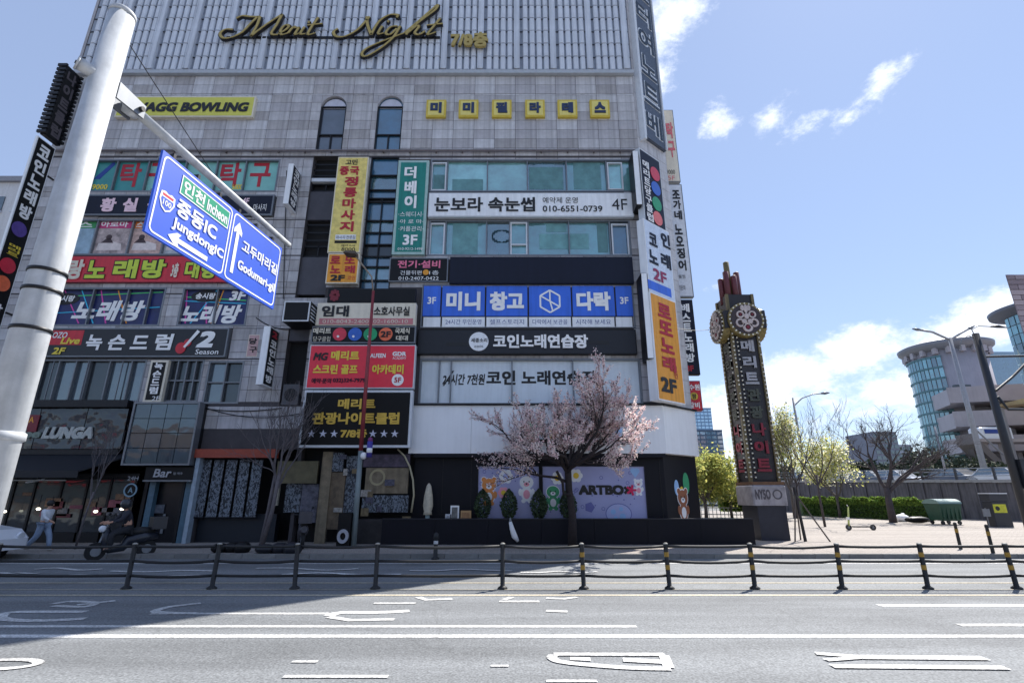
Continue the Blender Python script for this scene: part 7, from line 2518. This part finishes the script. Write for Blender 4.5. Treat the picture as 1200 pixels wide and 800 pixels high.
# ------------------------------------------------------------------ far right mall
mall = thing('round_tower_building', 'far mall with round teal glass tower and flat disc roof', 'building', (80, 92, 0))
YM = 90.0
BEI = mat('mall_panel', (176, 172, 178), rough=.6, var=.08, scale=.3, streak=.1)
BEI2 = mat('mall_panel_warm', (170, 160, 158), rough=.6, var=.1, scale=.3)
ctr = Vector((127 * math.sin(R(41.6)), 127 * math.cos(R(41.6)), 0)); Rt = 6.0
ztr = onY(1110, 414, YM + 4).z
mb = MB(); mb.lathe(ctr, [(Rt, 0), (Rt, ztr)], 40); mb.build('tower_drum', BEI, mall, smooth=True)
# glass sector on the left side in storeys
nst = 11
TG = [glass('tower_glass_a', (20, 112, 126), refl=.25), glass('tower_glass_b', (64, 150, 162), refl=.28), glass('tower_glass_c', (10, 66, 84), refl=.22)]
a0_, a1_ = R(136), R(222)
nc = 12
zs0 = 4.0
for j in range(nst):
    z0_ = zs0 + (ztr - 1.5 - zs0) * j / nst; z1_ = zs0 + (ztr - 1.5 - zs0) * (j + 1) / nst
    bm_ = MB()
    for k in range(nc):
        aa, ab = a0_ + (a1_ - a0_) * k / nc, a0_ + (a1_ - a0_) * (k + 1) / nc
        RR_ = Rt + .25
        P_ = lambda a, z_: (ctr.x + RR_ * math.cos(a), ctr.y + RR_ * math.sin(a), z_)
        bm_.cur = rr.choice((0, 0, 1, 2)) if j not in (3, 9) else rr.choice((1, 1, 0))
        e_ = .012
        bm_.quad(P_(aa + e_, z0_ + .35), P_(ab - e_, z0_ + .35), P_(ab - e_, z1_), P_(aa + e_, z1_))
    bm_.build('glass_band', TG, mall)
mb = MB()
for j in range(nst + 1):
    z_ = zs0 + (ztr - 1.5 - zs0) * j / nst
    mb.rings([[(ctr.x + r_ * math.cos(a0_ + (a1_ - a0_) * k / nc), ctr.y + r_ * math.sin(a0_ + (a1_ - a0_) * k / nc), zz_) for k in range(nc + 1)] for r_, zz_ in ((Rt, z_ + .02), (Rt + .4, z_ + .02), (Rt + .4, z_ + .3), (Rt, z_ + .3))], False)
mb.build('floor_edges', mat('mall_mullion', (90, 130, 138)), mall)
mb = MB(); mb.lathe(ctr + Vector((0, 0, 0)), [(Rt * .8, ztr - .2), (Rt * 1.05, ztr - .1), (Rt * 1.22, ztr + .7), (Rt * 1.24, ztr + 1.3), (Rt * 1.1, ztr + 1.7), (.5, ztr + 2.0)], 44); mb.build('disc_roof', mat('disc_roof_grey', (128, 130, 138), rough=.5, var=.08), mall, smooth=True)
for k in range(20):
    a = 2 * math.pi * k / 20
    mb = MB(); mb.box(ctr.x + Rt * 1.06 * math.cos(a) - .35, ctr.x + Rt * 1.06 * math.cos(a) + .35, ctr.y + Rt * 1.06 * math.sin(a) - .35, ctr.y + Rt * 1.06 * math.sin(a) + .35, ztr - .9, ztr + .2)
    mb.build('roof_bracket', BEI, mall)
for (pa, pb, ya, yb) in ((1115, 1122, 452, 459), (1124, 1131, 452, 458)):
    a, b = onY(pa, yb, YM - Rt + 6), onY(pb, ya, YM - Rt + 6)
    mb = MB(); mb.box(a.x, b.x, ctr.y - Rt - .15, ctr.y - Rt + .6, a.z, b.z); mb.build('window', GLD, mall)
# decks (parking floors) to the right
lev = [(458, 478), (490, 512), (520, 545), (425, 445), (392, 412)]
for i, (ya, yb) in enumerate(((454, 472), (482, 500), (511, 529), (545, 575))):
    a = onY(1120, yb, YM - 5); b = onY(1120, ya, YM - 5)
    x0_ = .872 * (YM - 5)
    xm_ = x0_ + 6.0
    mb = MB(); mb.prism([(x0_, YM - 5), (xm_, YM - 7), (xm_, YM + 8), (x0_ * 1.02, (YM - 5) * 1.02)], a.z, b.z); mb.build('deck_band', BEI, mall)
    mb = MB(); mb.prism([(xm_ + .02, YM - 7), (xm_ + 60, YM - 24), (xm_ + 60, YM + 8), (xm_ + .02, YM + 8)], a.z + .0, b.z + .02); mb.build('deck_band', BEI2, mall)
x0_ = .872 * (YM - 5)
mb = MB(); mb.box(x0_ + 12, x0_ + 60, YM + 1, YM + 10, 0, onY(1160, 456, YM).z - .2); mb.build('deck_interior', mat('deck_dark', (60, 62, 72), rough=.7, var=.2, scale=.3), mall)
for k in range(7):
    mb = MB(); mb.box(x0_ + 5 + k * 6, x0_ + 5.8 + k * 6, YM - 3, YM - 2.2, 0, onY(1120, 458, YM - 5).z); mb.build('column', BEI, mall)
a, b = onY(1158, 436, YM + 4), onY(1200, 412, YM + 4)
mb = MB(); mb.box(a.x, a.x + 40, YM + 4, YM + 12, a.z - 6, b.z); mb.build('glass_wing', glass('wing_glass', (60, 92, 118), refl=.3), mall)
# awning (tan) and stair
a, b = onY(1172, 476, 70), onY(1196, 466, 70)
t = thing('tan_canopy', 'tan sweeping canopy in front of the mall decks at right', 'canopy', (a.x, 70, 0))
mb = MB(); mb.hexa([(a.x, 70, a.z), (b.x + 3, 69, a.z + .6), (b.x + 5, 71, a.z + .6), (a.x + 2.2, 72, a.z), (a.x, 70, a.z + .3), (b.x + 3, 69, b.z + .6), (b.x + 5, 71, b.z + .6), (a.x + 2.2, 72, a.z + .3)]); mb.build('canopy_roof', mat('tan_canopy', (178, 148, 108), var=.15), t)
mb = MB()
for k in range(3):
    mb.box(a.x + 1 + 4 * k, a.x + 1.4 + 4 * k, 71, 71.4, 0, a.z)
mb.build('column', BEI2, t)
a = onY(1140, 545, 75)
t = thing('outdoor_stair', 'long covered stair climbing left in front of the mall', 'stairs', (a.x, 75, 0))
p0_, p1_ = onY(1140, 510, 75), onY(1178, 545, 75)
mb = MB(); mb.hexa([(p0_.x, 75, p0_.z - 1.2), (p1_.x, 75, p1_.z - 1.2), (p1_.x, 78, p1_.z - 1.2), (p0_.x, 78, p0_.z - 1.2), (p0_.x, 75, p0_.z + .3), (p1_.x, 75, p1_.z + .3), (p1_.x, 78, p1_.z + .3), (p0_.x, 78, p0_.z + .3)]); mb.build('flight', mat('stair_grey', (126, 116, 112), var=.15), t)
mb = MB(); mb.tube([(p0_.x, 74.9, p0_.z + 1.5), (p1_.x, 74.9, p1_.z + 1.5)], .12, 6); mb.build('handrail', MG, t)
mb = MB(); mb.box(p1_.x - 1.5, p1_.x + 3, 75.2, 78, 0, p1_.z); mb.box(p0_.x + .5, p0_.x + 1.5, 76, 77, 0, p0_.z - 1.0); mb.build('support', mat('stair_base', (104, 92, 84), var=.3, scale=.6), t)
a, b = onY(1152, 514, 78), onY(1178, 500, 78)
t = thing('blue_white_bus', 'white bus with blue stripes parked high before the mall', 'bus', (a.x, 78, a.z))
mb = MB(); mb.bev(a.x, b.x + 1, 78, 80.4, a.z, b.z, .2); mb.build('body', CW, t)
mb = MB(); mb.box(a.x + .5, b.x + .5, 77.95, 77.99, a.z + (b.z - a.z) * .45, a.z + (b.z - a.z) * .8); mb.build('window_band', mat('bus_blue', (40, 70, 150)), t)
mb = MB(); mb.box(a.x - 3, b.x + 6, 77.5, 81, a.z - .5, a.z - .01); mb.box(a.x, a.x + 1, 78.5, 80, 0, a.z - .5); mb.box(b.x, b.x + 1, 78.5, 80, 0, a.z - .5)
tag(mb.build('bus_platform', BEI2, None), 'raised concrete platform carrying the bus before the mall', 'platform')
# upper right brick block and second disc roof
YB = 70.0
bk = thing('brick_block_building', 'brick-clad block cut by the right edge above a disc-roofed glass drum', 'building', (78, 75, 0))
YB = 58.0
a = onY(1178, 322, YB)
BRK = []
for n2, c_ in (('brick_a', (150, 136, 142)), ('brick_b', (170, 156, 160)), ('brick_c', (134, 120, 126))):
    BRK.append(mat('block_' + n2, c_, rough=.7, var=.12, scale=.4))
zlo_ = onY(1196, 408, YB).z
mb = MB(); mb.prism([(a.x, YB), (a.x + 24, YB), (a.x + 36, YB + 10), (a.x * 1.22, YB * 1.18)], zlo_ - 1, a.z); bo = mb.build('brick_wall', BRK[2], bk)
nrow = 14; rh_ = (a.z - zlo_) / nrow
cache = {}
for j in range(nrow):
    for k in range(7):
        x_ = a.x + k * 2.0 + (1.0 if j % 2 else 0) - (1.0 if j % 2 else 0)
        x0_ = a.x + k * 2.0 - (1.0 if j % 2 and k else 0)
        x1_ = a.x + (k + 1) * 2.0 - (1.0 if j % 2 else 0)
        key = (round(x1_ - x0_, 1), rr.randrange(3))
        if key not in cache:
            mb = MB(); mb.box(0.04, key[0] - .04, -.14, -.002, .04, rh_ - .04); o = mb.build('stone_panel', BRK[key[1]], bo); cache[key] = o
        else:
            o = cache[key].copy(); COL.objects.link(o)
        o.location = (x0_, YB, zlo_ + j * rh_)
        o.matrix_parent_inverse = Matrix.Identity(4)
c2_ = onY(1192, 392, YB - 2)
ctr2 = Vector((97 * math.sin(R(48.2)), 97 * math.cos(R(48.2)), 0))
dcx = onY(1170, 368, ctr2.y)
mb = MB(); mb.lathe(ctr2, [(3.5, dcx.z - .3), (5.6, dcx.z + .4), (5.7, dcx.z + .9), (3, dcx.z + 1.5)], 40); mb.build('disc_roof', mat('disc_roof_dark', (108, 112, 124), rough=.5, var=.08), bk, smooth=True)
zg1 = dcx.z - .2
for j in range(8):
    z0_ = zg1 - 1.3 * (j + 1); z1_ = zg1 - 1.3 * j
    bm_ = MB()
    for k in range(14):
        aa, ab = R(150) + R(200) * k / 14, R(150) + R(200) * (k + 1) / 14
        bm_.cur = rr.choice((0, 1, 1)) if j < 3 else 2
        P_ = lambda a_, z_: (ctr2.x + 4.15 * math.cos(a_), ctr2.y + 4.15 * math.sin(a_), z_)
        bm_.quad(P_(aa + .02, z0_ + .12), P_(ab - .02, z0_ + .12), P_(ab - .02, z1_), P_(aa + .02, z1_))
    bm_.build('glass_band', TG, bk)
mb = MB(); mb.lathe(ctr2, [(4.0, 0), (4.0, zg1)], 28); mb.build('drum_core', mat('drum_pale', (150, 176, 186)), bk, smooth=True)

# far trees / low buildings behind the ramp
FGR = [mat('far_green_dark', (0.04, 0.06, 0.035), lin=True, rough=.8, var=.3), mat('far_green_mid', (0.07, 0.09, 0.045), lin=True, rough=.8, var=.3), mat('far_green_grey', (0.12, 0.13, 0.09), lin=True, rough=.8, var=.3)]


def bushy(label, px, ytop, Y, w_px, seed, base=2.0, name='evergreen_tree', mats_=None):
    q = random.Random(seed)
    tp = onY(px, ytop, Y)
    wid = w_px * Y / FPX * 1.0 / 2
    t = thing(name, label, 'tree', (tp.x, Y, base))
    mb = MB(); mb.tube([(tp.x, Y, base - 2), (tp.x, Y, tp.z - .4 * (tp.z - base))], [.3, .12], 7); mb.build('trunk', BARKG, t)
    mb = MB()
    H_ = tp.z - base
    cl = [(q.uniform(-.8, .8), q.uniform(-.6, .6), q.uniform(.15, .92)) for _ in range(26)]
    for (a_, b_, c_) in cl:
        k = 1 - .55 * c_
        cen = (tp.x + a_ * wid * k, Y + b_ * wid, base + c_ * H_ * .93)
        mb.cur = q.choice((0, 0, 1, 2))
        rad = (wid * .38, wid * .38, H_ * .14)
        cur = mb.cur
        for _ in range(90):
            v = Vector((q.gauss(0, .5), q.gauss(0, .5), q.gauss(0, .5)))
            mb.cur = cur if q.random() < .75 else q.randrange(3)
            leaf(mb, Vector((cen[0] + v.x * rad[0], cen[1] + v.y * rad[1], cen[2] + v.z * rad[2])), .032 * Y * .11 * q.uniform(.7, 1.4), q)
    mb.build('crown', mats_ or FGR, t)


for i, (px, yt, Y, wp, lb) in enumerate(((1095, 520, 78, 60, 'dark evergreen clump at the foot of teal glass tower'), (1062, 528, 74, 45, 'grey-green tree on the ramp side left of the glass tower'), (1128, 533, 72, 40, 'low dark evergreen before the outdoor stair'), (1012, 540, 80, 50, 'distant dark trees seen through the bare tree'), (1165, 540, 72, 40, 'brownish shrub mass below the outdoor stair'), (1035, 543, 76, 40, 'low evergreen behind the cars left of centre ramp'), (975, 545, 80, 50, 'distant dark tree behind the yellow-green tree'), (915, 545, 80, 50, 'distant dark tree right beside the neon tower'))):
    bushy(lb, px, yt, Y, wp, 60 + i)


def far_block(name, label, px0, px1, ytop, Y, depth, wall, nx, nz, glassm, z0=0, frac=.8):
    a, b = onY(px0, ytop, Y), onY(px1, ytop, Y)
    t = thing(name, label, 'building', ((a.x + b.x) / 2, Y, 0))
    mb = MB(); mb.box(a.x, b.x, Y, Y + depth, z0, a.z); mb.build('wall', wall, t)
    mb = MB(); mb.box(a.x - .1, b.x + .1, Y - .1, Y + depth + .1, a.z, a.z + .4); mb.build('parapet', wall, t)
    W_, H_ = b.x - a.x, a.z - z0
    proto = None
    for i in range(nx):
        for j in range(nz):
            if j * H_ / nz < 0: continue
            cw, chh = W_ / nx, H_ / nz
            x_, z_ = a.x + cw * i, z0 + chh * j
            if proto is None:
                mb = MB(); mb.box(cw * (1 - frac) / 2, cw * (1 + frac) / 2, -.08, 0, chh * .2, chh * .85); o = mb.build('window', glassm, t); proto = o
                o.matrix_parent_inverse = Matrix.Translation(-Vector(t['_loc']))
            else:
                o = proto.copy(); COL.objects.link(o)
            o.location = (x_, Y, z_)
    return t


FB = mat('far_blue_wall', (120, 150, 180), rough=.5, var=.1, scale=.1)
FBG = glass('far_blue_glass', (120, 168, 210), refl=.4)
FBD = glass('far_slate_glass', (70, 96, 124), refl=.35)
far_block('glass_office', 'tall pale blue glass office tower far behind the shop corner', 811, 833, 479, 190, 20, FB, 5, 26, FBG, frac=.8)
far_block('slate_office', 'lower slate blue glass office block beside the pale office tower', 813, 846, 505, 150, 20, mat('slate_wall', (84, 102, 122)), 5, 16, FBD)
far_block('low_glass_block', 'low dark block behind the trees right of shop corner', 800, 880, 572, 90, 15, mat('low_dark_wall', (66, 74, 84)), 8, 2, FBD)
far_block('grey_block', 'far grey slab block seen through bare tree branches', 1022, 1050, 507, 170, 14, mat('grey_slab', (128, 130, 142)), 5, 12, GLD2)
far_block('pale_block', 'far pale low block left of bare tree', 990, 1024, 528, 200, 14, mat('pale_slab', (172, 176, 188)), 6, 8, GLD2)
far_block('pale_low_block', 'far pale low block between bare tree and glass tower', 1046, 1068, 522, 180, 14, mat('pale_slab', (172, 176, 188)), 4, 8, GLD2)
# distant hills
mb = MB(); q = random.Random(8); prev = None
for k in range(61):
    x_ = -200 + k * 22; zt_ = 22 + 8 * math.sin(k * .55) + 5 * math.sin(k * 1.3)
    cur = ((x_, 520, 0), (x_, 560, zt_), (x_, 620, 0))
    if prev:
        mb.quad(prev[0], cur[0], cur[1], prev[1]); mb.quad(prev[1], cur[1], cur[2], prev[2])
    prev = cur
struct('hills', mb, mat('distant_hill', (0.13, 0.17, 0.20), lin=True, rough=.9, var=.2, scale=.05), smooth=True)
# far left white building
YL = 40
a = onY(0, 214, YL)
t = thing('white_building', 'pale building peeping out at the left edge behind long sign', 'building', (a.x, YL, 0))
PLB = mat('white_left_wall', (206, 206, 208), rough=.6, var=.08, streak=.1)
x1_ = onY(52, 262, YL).x
mb = MB(); mb.box(a.x - 30, x1_, YL, YL + 12, 0, a.z); mb.build('wall', PLB, t)
mb = MB(); mb.box(a.x - 30, x1_ + .3, YL - .3, YL + 12, a.z, a.z + .5); mb.build('parapet', mat('grey_parapet', (140, 142, 150)), t)
q = random.Random(4)
for j in range(7):
    zt_ = a.z - 1.5 - j * 3.3
    for k in range(8):
        x_ = x1_ - 2 - k * 3.4
        mb = MB(); mb.box(x_ - 1.2, x_ + 1.2, YL - .08, YL - .0, zt_ - 1.5, zt_); wo = mb.build('window', GLD2, t)
        mb = MB(); mb.box(x_ - 1.3, x_ + 1.3, YL - .2, YL - .081, zt_ - 1.62, zt_ - 1.5); mb.build('sill', WHITEM, wo)
# pale planter rail behind the low wall on the right (plaza side)
t = thing('plaza_railing', 'pale low railing on the bright plaza between shop and tower', 'railing', G(840, 606, SW))
ra, rb_ = G(818, 606, SW), G(878, 607, SW)
mb = MB(); mb.tube([ra + Vector((0, 0, .75)), rb_ + Vector((0, 0, .75))], .04, 6); mb.tube([ra + Vector((0, 0, .25)), rb_ + Vector((0, 0, .25))], .04, 6); mb.build('rail', WHITEM, t)
for k in range(14):
    p = ra.lerp(rb_, k / 13); mb = MB(); mb.tube([p, p + Vector((0, 0, .75))], .03, 5); mb.build('post', WHITEM, t)

# houses across the near pavement, behind the viewer: they show in the windows
qo = random.Random(17)
for k, (x0_, x1_, hh, cc, lb) in enumerate(((-62, -30, 9, (150, 132, 120), 'brown brick shop block across the road, reflected in the windows'), (-29, -4, 11, (176, 172, 166), 'pale office block across the road, reflected in the upper windows'), (-3, 18, 8, (120, 126, 134), 'grey shop block across the road, reflected in the shop glass'), (19, 50, 11, (184, 176, 160), 'cream office block across the road at the right'))):
    t = thing('opposite_building', lb, 'building', ((x0_ + x1_) / 2, -20, SW))
    mb = MB(); mb.box(x0_, x1_, -34, -20, 0, hh); mb.build('wall', mat('opposite_wall_%d' % k, cc, rough=.8, var=.15, streak=.15), t)
    for j in range(int(hh // 3.6)):
        mb = MB(); mb.box(x0_ + 1, x1_ - 1, -20.0, -19.9, 1.2 + 3.6 * j, 3.2 + 3.6 * j); mb.build('window_band', GLD2, t)
        mb = MB(); a_ = qo.uniform(x0_ + 1, (x0_ + x1_) / 2); mb.box(a_, a_ + qo.uniform(5, 11), -19.89, -19.6, 3.3 + 3.6 * j, 4.5 + 3.6 * j); mb.build('sign_board', qo.choice([WHITE, BLUE, REDP, TEALP, CREAM, NAVYP]), t)

# ------------------------------------------------------------------ people


def skin_mesh(name, verts, edges, radii, material, parent, root=0, sub=1):
    me = bpy.data.meshes.new(name)
    me.from_pydata([tuple(v) for v in verts], edges, [])
    o = bpy.data.objects.new(name, me)
    COL.objects.link(o)
    md = o.modifiers.new('s', 'SKIN')
    sv = me.skin_vertices[0].data
    for i, r_ in enumerate(radii):
        sv[i].radius = (r_, r_) if not isinstance(r_, tuple) else r_
        sv[i].use_root = (i == root)
    if sub:
        ss = o.modifiers.new('b', 'SUBSURF'); ss.levels = sub; ss.render_levels = sub
    dg = bpy.context.evaluated_depsgraph_get()
    m2 = bpy.data.meshes.new_from_object(o.evaluated_get(dg))
    bpy.data.objects.remove(o)
    for p in m2.polygons: p.use_smooth = True
    m2.materials.clear(); m2.materials.append(material)
    return link(name, m2, parent)


SKIN = mat('skin', (190, 146, 122), rough=.6, var=.05)
HAIR = mat('black_hair', (26, 22, 22), rough=.6, var=.2)


def person(label, pos, yaw, J, top, trousers, shoe, hold=None, helmet=None, scale=1.0):
    """J: joint dict in local metres, x forward, y left, z up"""
    ca, sa = math.cos(yaw), math.sin(yaw)
    T = lambda p: Vector((pos[0] + (p[0] * ca - p[1] * sa) * scale, pos[1] + (p[0] * sa + p[1] * ca) * scale, pos[2] + p[2] * scale))
    t = thing('person', label, 'person', pos)
    V, E, Rd = [], [], []
    def add(p, r_, par=None):
        V.append(T(p)); Rd.append(r_ * scale if not isinstance(r_, tuple) else (r_[0] * scale, r_[1] * scale))
        if par is not None: E.append((par, len(V) - 1))
        return len(V) - 1
    pel = add(J['pelvis'], .13); wst = add(J['waist'], .12, pel); chs = add(J['chest'], .14, wst); nk_ = add(J['neck'], .055, chs)
    hd = J['head']
    n2 = add((hd[0] - .01, hd[1], hd[2] - .10), .065, nk_); hc = add(hd, .095, n2); ht_ = add((hd[0], hd[1], hd[2] + .075), .075, hc)
    for s in ('l', 'r'):
        sh = add(J['sh' + s], .06, chs); el = add(J['el' + s], .043, sh); wr = add(J['wr' + s], .028, el)
        w_ = Vector(J['wr' + s]); d = (w_ - Vector(J['el' + s])).normalized()
        pm_ = w_ + d * .07; pl_ = add(pm_, .032, wr)
        side = d.cross(Vector((0, 1, 0))).normalized()
        for k, (o_, l_) in enumerate(((-.028, .07), (-.01, .08), (.01, .075), (.028, .06))):
            f1 = add(pm_ + d * .035 + side * o_, .010, pl_); add(pm_ + d * (.035 + l_) + side * o_ * 1.1 + Vector((0, 0, -.01 * k)), .008, f1)
        add(w_ + d * .05 - side * .06, .010, pl_)
        hp = add(J['hp' + s], .095, pel); kn = add(J['kn' + s], .06, hp); an = add(J['an' + s], .042, kn)
        fd = J.get('toe' + s) or (J['an' + s][0] + .17, J['an' + s][1], J['an' + s][2] - .05)
        add(fd, .035, an)
    skin_mesh('body', V, E, Rd, SKIN, t)
    # clothing shells
    def shell(nm, chain, edges, m_):
        return skin_mesh(nm, [T(p) for p, r_ in chain], edges, [r_ * scale for p, r_ in chain], m_, t)
    m3 = lambda a, b, f_: tuple(Vector(a).lerp(Vector(b), f_))
    shell('jacket', [(J['pelvis'], .155), (J['waist'], .15), (J['chest'], .175), (m3(J['chest'], J['neck'], .7), .085), (J['shl'], .085), (J['ell'], .065), (m3(J['ell'], J['wrl'], .9), .045), (J['shr'], .085), (J['elr'], .065), (m3(J['elr'], J['wrr'], .9), .045)],
          [(0, 1), (1, 2), (2, 3), (2, 4), (4, 5), (5, 6), (2, 7), (7, 8), (8, 9)], top)
    shell('trousers', [(J['pelvis'], .15), (J['hpl'], .125), (J['knl'], .095), (m3(J['knl'], J['anl'], .93), .08), (J['hpr'], .125), (J['knr'], .095), (m3(J['knr'], J['anr'], .93), .08)],
          [(0, 1), (1, 2), (2, 3), (0, 4), (4, 5), (5, 6)], trousers)
    for s in ('l', 'r'):
        a = Vector(J['an' + s]); fd = J.get('toe' + s) or (a[0] + .17, a[1], a[2] - .05)
        skin_mesh('shoe', [T((a[0] - .05, a[1], a[2] - .045)), T(fd)], [(0, 1)], [.055 * scale, .045 * scale], shoe, t)
    if helmet:
        mb = MB(); c = T((hd[0], hd[1], hd[2] + .03)); mb.ell(c, (.15, .15, .155), 14, 10); mb.build('helmet', helmet, t, smooth=True)
    else:
        mb = MB(); c = T((hd[0] - .02, hd[1], hd[2] + .045)); mb.ell(c, (.115, .10, .11), 12, 8); mb.build('hair', HAIR, t, smooth=True)
    f_ = T((hd[0] + .10, hd[1], hd[2] - .01))
    mb = MB(); mb.ell(f_, (.018, .018, .025), 6, 5); mb.build('nose', SKIN, t, smooth=True)
    mb = MB()
    for sy in (-.035, .035):
        mb.ell(T((hd[0] + .088, hd[1] + sy, hd[2] + .02)), .012, 6, 4)
    mb.build('eyes', BLACKL, t)
    return t


walkJ = dict(pelvis=(0, 0, .95), waist=(.01, 0, 1.12), chest=(.03, 0, 1.32), neck=(.04, 0, 1.48), head=(.07, 0, 1.62),
             shl=(.03, .18, 1.40), ell=(-.12, .22, 1.14), wrl=(-.02, .2, .92), shr=(.03, -.18, 1.40), elr=(.14, -.22, 1.16), wrr=(.34, -.18, 1.06),
             hpl=(0, .09, .90), knl=(.22, .09, .52), anl=(.30, .09, .10), hpr=(0, -.09, .90), knr=(-.10, -.09, .50), anr=(-.40, -.09, .16))
wp = G(44, 645.5, SW)
person('person in white top and pale wide jeans striding along the far pavement', wp, math.pi * .0, walkJ, mat('white_top', (214, 218, 224), rough=.8), mat('pale_jeans', (140, 158, 182), rough=.8, var=.1), mat('light_shoe', (170, 166, 160)), scale=.86)
sitJ = dict(pelvis=(-.05, 0, .82), waist=(-.03, 0, .98), chest=(.04, 0, 1.18), neck=(.08, 0, 1.33), head=(.12, 0, 1.47),
            shl=(.06, .18, 1.26), ell=(.22, .26, 1.04), wrl=(.44, .24, 1.0), shr=(.06, -.18, 1.26), elr=(.22, -.26, 1.04), wrr=(.44, -.24, 1.0),
            hpl=(-.02, .10, .78), knl=(.38, .17, .66), anl=(.32, .18, .30), hpr=(-.02, -.10, .78), knr=(.38, -.17, .66), anr=(.32, -.18, .30))
mp_ = G(140, 655, 0)
DKC = mat('dark_clothes', (40, 42, 52), rough=.8, var=.2)
person('person in dark clothes and helmet sitting on a parked motor scooter', Vector((mp_.x, mp_.y, .05)), math.pi + .85, sitJ, DKC, mat('dark_trousers', (34, 36, 42), rough=.8), mat('dark_shoe', (30, 30, 32)), helmet=mat('dark_helmet', (50, 52, 58), rough=.3))


def motor_scooter(label, pos, yaw, paint):
    ca, sa = math.cos(yaw), math.sin(yaw)
    T = lambda x, y, z: Vector((pos[0] + x * ca - y * sa, pos[1] + x * sa + y * ca, pos[2] + z))
    t = thing('motor_scooter', label, 'motor scooter', pos)
    for x_ in (.62, -.62):
        mb = MB(); mb.tube([T(x_, -.055, .25), T(x_, .055, .25)], .25, 20); wo = mb.build('wheel', TYRE, t)
        mb = MB(); mb.tube([T(x_, -.06, .25), T(x_, .06, .25)], .13, 12); mb.build('rim', GREYM, wo)
    mb = MB(); mb.tube([T(-.85, 0, .62), T(-.5, 0, .58), T(-.1, 0, .5), T(.0, 0, .32), (T(.3, 0, .28)), T(.42, 0, .45), T(.46, 0, .9)], [.1, .17, .16, .12, .11, .13, .08], 10); mb.build('body', paint, t, smooth=True)
    mb = MB(); mb.tube([T(-.75, 0, .76), T(-.4, 0, .76), T(-.05, 0, .74)], [.09, .13, .1], 10); mb.build('seat', mat('seat_black', (26, 26, 28), rough=.6), t, smooth=True)
    mb = MB(); mb.tube([T(.62, 0, .25), T(.5, 0, .7), T(.44, 0, 1.0)], .035, 8); mb.build('fork', GREYM, t)
    mb = MB(); mb.tube([T(.36, -.32, 1.04), T(.44, -.1, 1.02), T(.44, .1, 1.02), T(.36, .32, 1.04)], .022, 8); mb.build('handlebar', DK, t)
    mb = MB(); mb.ell(T(.56, 0, .86), (.1, .1, .1), 10, 8); mb.build('headlight', mat('headlight', (220, 224, 230), rough=.2), t, smooth=True)
    for s_ in (-1, 1):
        mb = MB(); mb.tube([T(.38, .2 * s_, 1.04), T(.40, .28 * s_, 1.22)], .008, 5); mb.ell(T(.40, .29 * s_, 1.26), (.03, .06, .045), 8, 6); mb.build('mirror', DK, t)
    mb = MB(); P_ = [T(-1.0, -.2, .8), T(-.62, -.2, .8), T(-.62, .2, .8), T(-1.0, .2, .8)]
    mb.hexa(P_ + [p + Vector((0, 0, .36)) for p in P_]); mb.build('rear_box', paint, t)
    return t


motor_scooter('dark delivery scooter with rear box under the seated rider', Vector((mp_.x, mp_.y, .004)), math.pi + .85, mat('scooter_paint_dark', (36, 40, 50), rough=.3))
m2 = G(352, 641, SW)
motor_scooter('dark motor scooter parked by the posters near the bare tree', m2, R(115), mat('scooter_paint_grey', (64, 64, 72), rough=.35))
# tree pit grille and litter around left tree
for (px, py, nm, lb, sx, sz, m_) in ((270, 650, 'planter_box', 'low dark planter at kerb near the many-stemmed tree', .5, .3, BLACKP), (326, 651, 'rubbish_pile', 'heap of dark rubbish bags at the kerb below banners', .6, .3, mat('bin_bag', (30, 32, 40), rough=.35, var=.2))):
    b = G(px, py - 3, SW)
    mb = MB()
    for k in range(3):
        mb.ell((b.x + (k - 1) * sx * .7, b.y + .1 * (k % 2), SW + sz * .42), (sx * .5, .25, sz * .5 + .03 * k), 10, 7)
    tag(mb.build(nm, m_, None, smooth=True), lb, 'rubbish' if nm == 'rubbish_pile' else 'planter')

for o in bpy.data.objects:
    for k in ('_loc', '_lay'):
        if k in o: del o[k]
